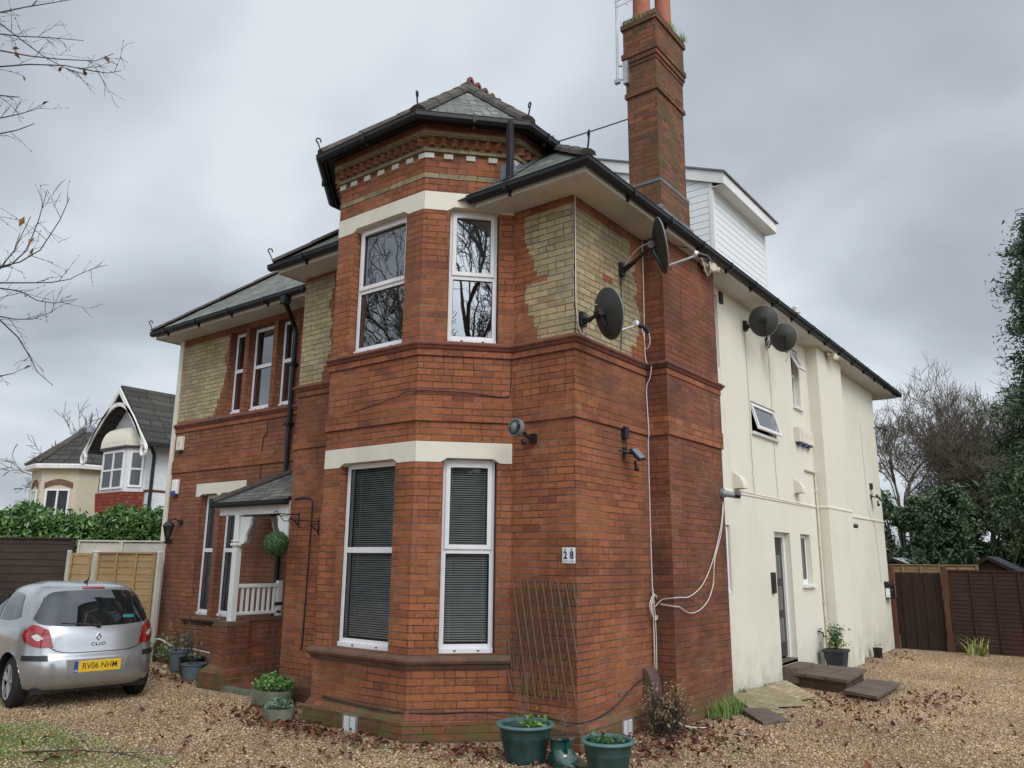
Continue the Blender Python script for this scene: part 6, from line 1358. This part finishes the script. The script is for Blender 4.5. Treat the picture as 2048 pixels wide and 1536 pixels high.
# --- neighbour house A (white gable) ---
A=thing('gabled_house','white painted gabled house with an oriel bay and dark tiled roof behind the hedge','house',(-22,9,0))
gy=6.3; ax0,ax1,axm=-25.2,-21.62,-23.2; ez=5.72; rz_=7.66
b=MB(); 
def P3(x,y_,z): return (x,y_,z)
b.poly([P3(ax0,gy+.6,0),P3(ax1,gy+.6,0),P3(ax1,gy+.6,ez),P3(axm,gy+.6,rz_-.1),P3(ax0,gy+.6,ez)]); b.poly([P3(ax1,gy+.6,0),P3(ax1,gy+9,0),P3(ax1,gy+9,ez),P3(ax1,gy+.6,ez)]); b.poly([P3(ax0,gy+.6,0),P3(ax0,gy+9,0),P3(ax0,gy+9,ez),P3(ax0,gy+.6,ez)]); b.build('wall','wbrick',A,recalc=False)
sl_=(rz_-ez)/1.95
for sg in (-1,1):
    xe=axm+sg*(1.95+.28); zz=ez-.28*sl_+.05; b=MB(); lo,hi=(xe,axm) if sg<0 else (axm,xe); zl,zh=(zz,rz_) if sg<0 else (rz_,zz)
    b.hexa([(lo,gy,zl),(hi,gy,zh),(hi,gy+9.2,zh),(lo,gy+9.2,zl),(lo,gy,zl+.09),(hi,gy,zh+.09),(hi,gy+9.2,zh+.09),(lo,gy+9.2,zl+.09)]); b.build('roof','tile',A)
    b=MB(); b.hexa([(lo,gy-.06,zl-.20),(hi,gy-.06,zh-.20),(hi,gy-.01,zh-.20),(lo,gy-.01,zl-.20),(lo,gy-.06,zl+.0),(hi,gy-.06,zh+.0),(hi,gy-.01,zh+.0),(lo,gy-.01,zl+.0)])
    # curved inner bargeboard
    pts=[];inn=[]
    for j in range(10):
        q=j/9; xx=axm+sg*(2.05*q); zc=rz_-.55-1.65*q**1.9; pts.append((xx,zc)); inn.append((xx-sg*.02,zc-.13))
    poly_=pts+inn[::-1]; f=F(0,gy-.03,1,0); b.lpoly(f,poly_,-.03,.03)
    pts=[(axm+sg*2.12+.16*math.cos(2*math.pi*j/14),ez-.45+.20*math.sin(2*math.pi*j/14)) for j in range(14)]; P_=[(p[0],gy-.03,p[1]) for p in pts]+[(pts[0][0],gy-.03,pts[0][1])]; b.tube(P_,.055,6,False)
    b.build('bargeboard','white',A)
b=MB(); b.tube([(ax1+.10,gy+.45,ez-.25),(ax1+.05,gy+.62,ez-.55),(ax1+.05,gy+.62,0)],.06,8); b.build('downpipe','gutter',A)
b=MB(); b.box(ax1+.50,ax1+.66,gy+.05,gy+9,ez-.30,ez-.18); b.build('gutter','gutter',A)
# oriel bay
ob=[(-24.40,gy+.6),(-24.02,gy+.05),(-22.30,gy+.05),(-21.95,gy+.6)]
b=MB(); b.sweep(ob,[(0,3.95),(0,5.45)],False); by=b.build('oriel_bay','wbrick',A,recalc=False)
b=MB(); b.sweep(ob,[(.0,5.45),(.12,5.45),(.12,5.52),(.0,5.52)],True); b.build('cornice','black',by)
b=MB(); 
for j in range(6):
    q0,q1=j/6,(j+1)/6; r0_=lambda q:(.10-.52*q**2.2,5.52+.75*math.sin(q*math.pi/2)); 
    b.sweep(ob,[r0_(q0),r0_(q1)],False)
b.build('dome_hood','cream',by,recalc=False)
b=MB(); b.sweep(ob,[(.03,3.95),(.10,3.93),(.05,3.30),(-.05,3.2)],False); b.build('hung_tile','hang',by,recalc=False)
fo=F(ob[1][0],ob[1][1],1,0); 
def simplewin(f,s0,s1,z0,z1,par,nx=2,ny=2,o=.0):
    b=MB(); t_=.07; b.lbox(f,s0,s1,o,o+.05,z0,z0+t_); b.lbox(f,s0,s1,o,o+.05,z1-t_,z1)
    for k in range(nx+1): s_=s0+(s1-s0-t_)*k/nx; b.lbox(f,s_,s_+t_,o,o+.049,z0+t_,z1-t_)
    for k in range(1,ny): z=z0+(z1-z0)*k/ny; b.lbox(f,s0+t_,s1-t_,o,o+.045,z-.03,z+.03)
    w_=b.build('window','upvc',par); b=MB(); b.lbox(f,s0+.02,s1-.02,o-.02,o+.012,z0+.02,z1-.02); b.build('pane','far_glass',w_); return w_
simplewin(fo,.10,1.60,4.05,5.38,by,2,2); simplewin(F(ob[0][0],ob[0][1],ob[1][0]-ob[0][0],ob[1][1]-ob[0][1]),.1,.55,4.10,5.35,by,1,2); simplewin(F(ob[2][0],ob[2][1],ob[3][0]-ob[2][0],ob[3][1]-ob[2][1]),.1,.55,4.10,5.35,by,1,2)
b=MB(); b.box(ax1-.5,ax1+.03,gy+.57,gy+.60,3.95,4.02); b.box(ax1+.0,ax1+.03,gy+.60,gy+9,3.95,4.02); b.build('string_course','hang',A)
b=MB(); b.box(ax0-.02,ax1+.02,gy+.55,gy+.60,-.1,3.1); b.box(ax1,ax1+.04,gy+.6,gy+9,-.1,3.1); b.build('lower_wall','bbrick',A)
# brown brick link
b=MB(); b.box(-27.0,-24.9,gy+1.4,gy+5,0,4.75); lk=b.build('link_wall','bbrick',A); b=MB(); b.box(-26.4,-26.1,gy+1.36,gy+1.4,4.2,4.4); b.build('wall_plaque','cream',lk)
simplewin(F(-27,gy+1.4,1,0),.95,1.55,2.9,3.7,lk,1,1,.0)
# --- neighbour house B (cream, polygon roof) ---
Bh=thing('cream_house','cream rendered house with a many sided slate grey roof and finial at far left','house',(-32,10,0))
BC=(-31.0,8.9); bp=[(BC[0]+1.95*math.cos(R(a)),BC[1]+1.95*math.sin(R(a))) for a in (150,195,240,285,330,375)]
b=MB(); b.sweep(bp,[(0,0),(0,5.35)],False); b.build('wall','bcream',Bh,recalc=False)
b=MB(); b.sweep(bp,[(-.02,5.28),(.30,5.28),(.32,5.42),(.30,5.46),(-.02,5.46)],True); b.build('eaves','white',Bh)
ap_=(BC[0],BC[1],7.3); b=MB()
q=[Vector(p) for p in bp]; oo=[(BC[0]+2.25*math.cos(R(a)),BC[1]+2.25*math.sin(R(a))) for a in (150,195,240,285,330,375)]
for i in range(5): b.poly([oo[i]+(5.46,),oo[i+1]+(5.46,),ap_])
b.build('roof','tile',Bh)
for i in (1,2,3):
    bb=MB(); bb.tube([oo[i]+(5.50,),ap_],.10,6); bb.build('hip_tile','hip',Bh)
b=MB(); b.lathe([(.30,-.25),(.2,.0),(.05,.05),(.03,.2),(.06,.25),(.01,.7)],ap_,10); b.build('finial','lead',Bh,smooth=True)
f1=F(bp[2][0],bp[2][1],bp[3][0]-bp[2][0],bp[3][1]-bp[2][1]); f2=F(bp[3][0],bp[3][1],bp[4][0]-bp[3][0],bp[4][1]-bp[3][1])
for f,s0,s1 in ((f1,.40,1.10),(f2,.25,1.25)):
    simplewin(f,s0,s1,3.2,4.45,Bh,2,1); L=s1-s0; pts=[(s0-.08,4.47)]+[(s0-.08+(L+.16)*j/8,4.47+.16*math.sin(math.pi*j/8)) for j in range(1,8)]+[(s1+.08,4.47)]; pts+=[(s0-.08+(L+.16)*j/8,4.70+.16*math.sin(math.pi*j/8)) for j in range(8,-1,-1)]; b=MB(); b.lpoly(f,pts,-.02,.03); b.build('brick_arch','bbrick',Bh)
# --- right: shrubs, conifer, bare trees ---
def shrubmass(label,name,cx,cy,rx,ry,h,n,m,ls,seed,z0=0,cat='shrub',aspect=.5):
    rs=np.random.RandomState(seed); t=thing(name,label,cat,(cx,cy,z0)); K=64; cen=np.stack([cx+rs.uniform(-1,1,K)*rx*.95,cy+rs.uniform(-1,1,K)*ry*.8,z0+rs.uniform(.05,.90,K)*h],1); rad=rs.uniform(.20,.42,K)*min(rx,h)*.75
    i=rs.randint(0,K,n); v=rs.normal(size=(n,3)); v/=np.linalg.norm(v,axis=1)[:,None]; d=rad[i]*(1.12-.55*rs.rand(n)**1.3); P=cen[i]+v*d[:,None]*np.array([1,1,.85]); P[:,2]=np.maximum(P[:,2],z0+.05)
    leaf_obj('foliage',P,ls,m,t,v,aspect,tw=rs.rand(K)[i]); T=Tubes()
    for k in range(K): T.seg(np.array([cx,cy,z0]),cen[k],.07,.02,5)
    T.build('branch','bark',t)
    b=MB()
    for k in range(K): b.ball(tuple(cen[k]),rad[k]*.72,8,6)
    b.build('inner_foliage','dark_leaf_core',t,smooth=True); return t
shrubmass('broad dark green holly bush behind the gate, touching the cream wall end','evergreen_shrub',-.8,20.1,1.7,1.2,4.25,26000,'holly',.10,5)
shrubmass('dark green holly bush filling the gap behind the golden fence strip','evergreen_shrub',1.1,21.4,1.9,1.2,4.15,30000,'holly',.10,55)
shrubmass('dark green evergreen bush behind the shed at the right','evergreen_shrub',3.0,22.9,2.0,1.3,4.3,28000,'holly',.11,6)
shrubmass('dark evergreen bush partly beyond the right edge behind the fence','evergreen_shrub',5.4,22.5,2.0,1.6,4.4,16000,'holly',.12,8)
shrubmass('small bright green bush peeping over the golden fence strip','bright_bush',1.02,16.2,.42,.35,2.0,1500,'herb',.07,7)
shrubmass('grey green low bush behind the golden fence strip','low_bush',.35,17.8,.9,.5,2.25,4000,'herb_grey',.07,9)
def conifer(label,x,y_,h,r,seed,n=60000):
    rs=np.random.RandomState(seed); t=thing('conifer_tree',label,'tree',(x,y_,0)); T=Tubes(); T.seg(np.array([x,y_,0.]),np.array([x,y_,h]),.32,.05,10); T.build('trunk','bark',t); P=[];N=[]; T=Tubes(); nb=200
    for k in range(nb):
        z=3.0+(h-3.3)*(k/nb)**.9; a=rs.uniform(0,6.28); L=r*(1-.80*(z/h)**1.4)*rs.uniform(.55,1.1); d=np.array([math.cos(a),math.sin(a),.12]); s0=np.array([x,y_,z]); e=s0+d*L+np.array([0,0,-.28*L]); T.seg(s0,(s0+e)/2+np.array([0,0,.12*L]),.05,.03,4); T.seg((s0+e)/2+np.array([0,0,.12*L]),e,.03,.01,4)
        m_=n//nb; u=rs.rand(m_)**.6; q=s0+(e-s0)*u[:,None]; q[:,2]+=.4*L*(u*(1-u)); sp=(.14+.20*(1-abs(u-.75)))[:,None]; q=q+rs.normal(size=(m_,3))*sp*np.array([1,1,.42]); q[:,2]-=.25*rs.rand(m_); P.append(q); N.append(np.tile([d[0]*.4,d[1]*.4,.6],(m_,1)))
    T.build('branch','bark',t); leaf_obj('foliage',np.concatenate(P),.15,'conifer',t,np.concatenate(N),.26); return t
conifer('tall dark conifer rising at the right edge behind the fence',4.5,16.6,11.2,3.0,4,280000)
bare_tree('bare_tree','bare tree with forked trunk nearest the end of the cream wall, behind the holly',(-2.3,29.0,0),10.4,.20,21,6,.006,(.05,0,1),.55,kids=(2,3),up=.10)
bare_tree('bare_tree','tall bare tree behind the middle holly bush, its crown spread wide',(.1,31.0,0),10.4,.18,34,6,.006,(.06,0,1),.6,kids=(2,3),up=.10)
bare_tree('bare_tree','bare tree half hidden by the conifer at the right',(3.4,33.0,0),11,.17,47,6,.006,(-.05,0,1),.6,kids=(2,3),up=.10)
bare_tree('bare_tree','slender bare tree standing between the cream wall end and the middle trees',(-1.0,26.5,0),8.6,.12,83,6,.006,(0,0,1),.6,kids=(3,3),up=.08)
bare_tree('bare_tree','brown twiggy bare tree rising directly behind the dark shed',(2.5,27.5,0),8.8,.13,88,6,.006,(0,0,1),.65,kids=(3,3),up=.06)
bare_tree('bare_tree','low twiggy bare tree between the evergreen bushes',(1.0,24.5,0),6.6,.12,52,6,.008,(0,-.1,1),.75,kids=(3,3),up=.04)
bare_tree('bare_tree','distant small bare tree behind the cream house at far left',(-40,12.5,0),9.5,.16,61,5,.015,(0,0,1),.6)
# --- trees behind the camera (seen in the window reflections) and the near left tree ---
bare_tree('street_tree','large bare tree on the street side, mirrored in the upper bay windows',(-18.0,-13.8,0),19,.34,71,6,.012,(.05,.05,1),.6,kids=(2,3))
bare_tree('street_tree','bare spreading tree across the drive, mirrored in the canted window',(13.5,-12.2,0),18,.32,74,6,.012,(-.05,.05,1),.6,kids=(2,3))
shrubmass('dark evergreen bank across the road, mirrored low in the windows','evergreen_shrub',-25,-20,6,3,10.0,14000,'holly',.34,15)
shrubmass('dark evergreen bank across the drive, mirrored in the canted windows','evergreen_shrub',20,-17,5,3,6.5,10000,'holly',.34,16)
BR=[[[-1.34,-5.75,5.18],[-0.97,-5.46,5.32],[-0.86,-5.36,5.37],[-0.73,-5.23,5.43],[-0.68,-5.16,5.47]],[[-1.5,-5.73,5.42],[-1.15,-5.39,5.28],[-1.08,-5.29,5.29],[-0.95,-5.16,5.3],[-0.79,-5.0,5.3]],[[-1.06,-5.79,4.92],[-0.72,-5.49,4.91],[-0.6,-5.37,4.89],[-0.48,-5.24,4.89],[-0.33,-5.09,4.9],[-0.25,-5.02,4.96]],[[-1.34,-5.7,4.84],[-0.96,-5.41,4.94],[-0.83,-5.29,4.97],[-0.67,-5.14,4.98],[-0.55,-5.01,4.96],[-0.49,-4.94,4.96],[-0.44,-4.88,4.99]],[[-1.56,-5.61,5.68],[-1.33,-5.35,5.47],[-1.24,-5.21,5.36],[-1.16,-5.09,5.27],[-1.06,-4.96,5.2],[-1.02,-4.89,5.16]],[[-1.82,-5.54,4.72],[-1.43,-5.22,4.83],[-1.36,-5.13,4.88],[-1.27,-5.03,4.95]],[[-0.95,-5.72,4.23],[-0.62,-5.45,4.32],[-0.57,-5.38,4.36],[-0.52,-5.31,4.42]],[[-1.01,-5.75,4.54],[-0.69,-5.46,4.6],[-0.65,-5.37,4.62]],[[-0.97,-5.59,3.35],[-0.63,-5.34,3.5],[-0.56,-5.26,3.54],[-0.48,-5.19,3.62],[-0.39,-5.14,3.81],[-0.35,-5.12,3.95]],[[-1.08,-5.24,3.61],[-1.01,-5.16,3.65],[-0.94,-5.1,3.76],[-0.88,-5.08,3.96],[-0.84,-5.07,4.17]],[[-0.95,-5.59,3.29],[-0.62,-5.33,3.4],[-0.5,-5.21,3.41],[-0.43,-5.13,3.42],[-0.36,-5.05,3.45],[-0.33,-5.01,3.49]],[[-1.44,-5.48,3.55],[-1.09,-5.17,3.51],[-1.01,-5.08,3.5],[-0.96,-4.99,3.45],[-0.89,-4.91,3.44],[-0.8,-4.81,3.48]],[[-1.69,-5.39,3.42],[-1.33,-5.06,3.39],[-1.28,-4.99,3.38],[-1.22,-4.91,3.39],[-1.13,-4.82,3.45]],[[-1.02,-5.34,3.37],[-0.92,-5.2,3.26],[-0.87,-5.1,3.16],[-0.85,-5.02,3.04],[-0.85,-4.97,2.96],[-0.81,-4.88,2.88]],[[-1.57,-5.19,3.17],[-1.43,-4.97,3.01],[-1.4,-4.9,3.04]],[[-1.29,-5.19,3.53],[-1.23,-5.14,3.69],[-1.18,-5.09,3.82],[-1.11,-5.05,4.06]]]
t=thing('beech_tree','near bare tree reaching thin twigs with a few dead leaves in from the left edge','tree',(-4.6,-6.9,0)); T=Tubes(); rs=np.random.RandomState(5)
T.seg(np.array([-4.6,-6.9,-.1]),np.array([-4.5,-7.0,2.5]),.24,.19,12); T.seg(np.array([-4.5,-7.0,2.5]),np.array([-4.2,-7.1,7.5]),.19,.10,10); T.build('trunk','bark',t); T=Tubes(); LP=[]
def twig(p,d,L,r,lvl):
    q=p.copy(); n=4
    for i in range(n):
        d=d+rs.normal(size=3)*.10; d/=np.linalg.norm(d); q2=q+d*L/n; T.seg(q,q2,r*(1-.2*i),r*(1-.2*(i+1))+.0006,4); 
        T.seg(q2-d*.004,q2+d*.004,r*1.7,r*1.5,4) if rs.rand()<.6 else None
        if lvl<2 and rs.rand()<.55: s_=rs.normal(size=3); nd=d*.8+s_*.45; nd/=np.linalg.norm(nd); twig(q2.copy(),nd,L*.55,r*.7,lvl+1)
        q=q2
    if rs.rand()<.06: LP.append(q+np.array([0,0,-.012]))
for kk,br in enumerate(BR):
    pts=[np.array(p) for p in br]; hub=np.array([-4.35+rs.rand()*.2,-7.05,2.6+4.2*rs.rand()*.9]); hub[2]=min(6.8,max(2.6,pts[0][2]-.3)); m_=(hub+pts[0])/2+np.array([0,0,.15]); n=len(pts); W_=[hub]
    for j in range(1,8): q_=j/8; W_.append(hub+(pts[0]-hub)*q_+np.array([0,0,.22*math.sin(math.pi*q_)])+rs.normal(size=3)*.055)
    W_.append(pts[0])
    for j in range(8):
        T.seg(W_[j],W_[j+1],.030*(1-j/8)**1.1+.0055,.030*(1-(j+1)/8)**1.1+.0055,6)
        for _ in range(2):
            d=(W_[j+1]-W_[j])/np.linalg.norm(W_[j+1]-W_[j]); nd=d*.6+rs.normal(size=3)*.6; nd/=np.linalg.norm(nd)
            if W_[j][0]<-1.9: twig(W_[j+1].copy(),nd,rs.uniform(.25,.7),.004,0)
    for i in range(n-1):
        r0_=.0044*(1-i/n)+.0012; r1_=.0044*(1-(i+1)/n)+.0012; T.seg(pts[i],pts[i+1],r0_,r1_,5); L=np.linalg.norm(pts[i+1]-pts[i]); m2=int(2+L/.12)
        for j in range(m2):
            if rs.rand()<.52:
                q=pts[i]+(pts[i+1]-pts[i])*rs.rand(); d=(pts[i+1]-pts[i])/L; s_=rs.normal(size=3); nd=d*.8+s_*.5; nd/=np.linalg.norm(nd); twig(q,nd,rs.uniform(.08,.24),.0017,1)
T.build('branch','twig_near',t); leaf_obj('foliage',LP,.055,'autumn',t,None,.45,.5)
# ================= gravel stones, fallen leaves, moss =================
def house_mask(x,y):
    ins=(y>-.09)&(x<.09)&(x>-9.6)
    bay=(x>Mp[0]-.1)&(x<pX*0+.0)&(y>-.9)&(y< .1)&((x+pX)*1.0<.1)&( (y>-.87) & ( (x-(-pX-DX))<(y+DY+.1)*.94+.12 ) & ((x-Lp[0])>-(y+DY+.1)*.94-.12))
    left=(x<-Wd)&(y<r0y-.05)
    out=(ins&~left)|bay|((x>-6.3)&(x<-4.2)&(y>-.28)&(y<1))
    out|=(x<.40)&(y>1.6)&(y<3.35)|(x<.10)&(y>0)&(x>-9.6)&~left
    out|=(x>.0)&(x<1.1)&(y>5.6)&(y<7.1)|(x>1.05)&(x<1.6)&(y>5.1)&(y<6.8)
    return out
def stones(name,N,xr_,yr_,smin,smax,seed,dens):
    rs=np.random.RandomState(seed); x=rs.uniform(*xr_,N); y=rs.uniform(*yr_,N); k=~house_mask(x,y)
    dx=x-4.485; dy=y+6.99; dep=-dx*sy+dy*cy; lat=dx*cy+dy*sy; k&=(dep>.8)&(abs(lat)<dep*.72+.5+2.2*rs.rand(N)**2)&(rs.rand(N)<dens(dep)); mp=np.exp(-(((x+4.1)/1.5)**2+((y+3.3)/.6)**2))*(.6+.5*np.sin(x*5)*np.sin(y*9)); k&=rs.rand(N)>mp; x,y=x[k],y[k]; n=len(x)
    z=-.10*np.clip((y-2)/10,0,1)+.012*np.sin(x*1.7+y*.6)*np.cos(y*1.3-x*.4)
    base=np.array([[1,0,0],[0,1,0],[-1,0,0],[0,-1,0],[.1,.1,.9],[-.1,0,-.9],[.62,.6,.42],[-.6,-.62,.40]],float)
    fc=np.array([[0,6,4],[6,1,4],[1,2,4],[2,7,4],[7,3,4],[3,0,4],[0,1,6],[2,3,7],[1,0,5],[2,1,5],[3,2,5],[0,3,5]])
    s=rs.uniform(smin,smax,n)*(1+.5*(rs.rand(n)<.1)); sc=np.stack([s*rs.uniform(.8,1.3,n),s*rs.uniform(.6,1.0,n),s*rs.uniform(.4,.75,n)],1)
    V=base[None]*sc[:,None,:]*rs.uniform(.8,1.2,(n,8,1)); a=rs.uniform(0,6.28,n); b_=rs.normal(size=n)*.4
    cb,sb=np.cos(b_)[:,None],np.sin(b_)[:,None]; X=V[...,0]*cb-V[...,2]*sb; Z=V[...,0]*sb+V[...,2]*cb; Y=V[...,1]; ca,sa=np.cos(a)[:,None],np.sin(a)[:,None]
    V=np.stack([X*ca-Y*sa+x[:,None],X*sa+Y*ca+y[:,None],Z+z[:,None]+s[:,None]*rs.uniform(.05,.45,(n,1))],-1).reshape(-1,3)
    Fc=(np.arange(n)[:,None,None]*8+fc[None]).reshape(-1,3); T=np.repeat(rs.rand(n),8); o=arr_mesh(name,V,Fc,'pebble',None,T,3); o['kind']='stuff'; return o
stones('gravel',680000,(-13,9),(-6.8,13.3),.007,.0145,1,lambda d:np.clip(1.35-d*.055,.35,1.0))
# fallen leaves
def litter(N,regions,seed):
    rs=np.random.RandomState(seed); P=[]
    for (cx,cy,sx,sy,w_) in regions:
        n=int(N*w_); x=cx+rs.normal(size=n)*sx; y=cy+rs.normal(size=n)*sy; k=~house_mask(x,y); x,y=x[k],y[k]; z=-.10*np.clip((y-2)/10,0,1)+.012*np.sin(x*1.7+y*.6)*np.cos(y*1.3-x*.4)+.018+.02*rs.rand(len(x)); P.append(np.stack([x,y,z],1))
    P=np.concatenate(P); V,Fc,T=leaves(P,.064,np.tile([0,0,1.4],(len(P),1)),rs,.55,.45,.35); Fc=np.concatenate([Fc[:,[0,1,2]],Fc[:,[0,2,3]]]); o=arr_mesh('fallen_leaves',V,Fc,'dead',None,T,3); o['kind']='stuff'
litter(1500,[(-3.1,-1.15,.6,.16,.16),(-1.9,-1.12,.7,.14,.10),(-.6,-.7,.4,.2,.10),(.3,-.55,.35,.22,.10),(.55,1.2,.35,.5,.22),(.5,.4,.3,.4,.12),(-3.9,-.75,.35,.25,.10),(-2.2,-2.2,1.5,.8,.12),(1.3,1.6,1.2,1.6,.14),(1.9,4.6,.5,.9,.10),(.9,5.0,.6,.35,.10),(-7.4,0.0,.7,.18,.12),(.35,11.6,.25,1.2,.05),(2.2,5.8,.25,.6,.06)],3)
t_=tufts(5200,-4.0,-3.25,.0,1.5,.55,.026,'grass',None,'moss_patch',wid=.006,lean=1.2); t_['kind']='stuff'
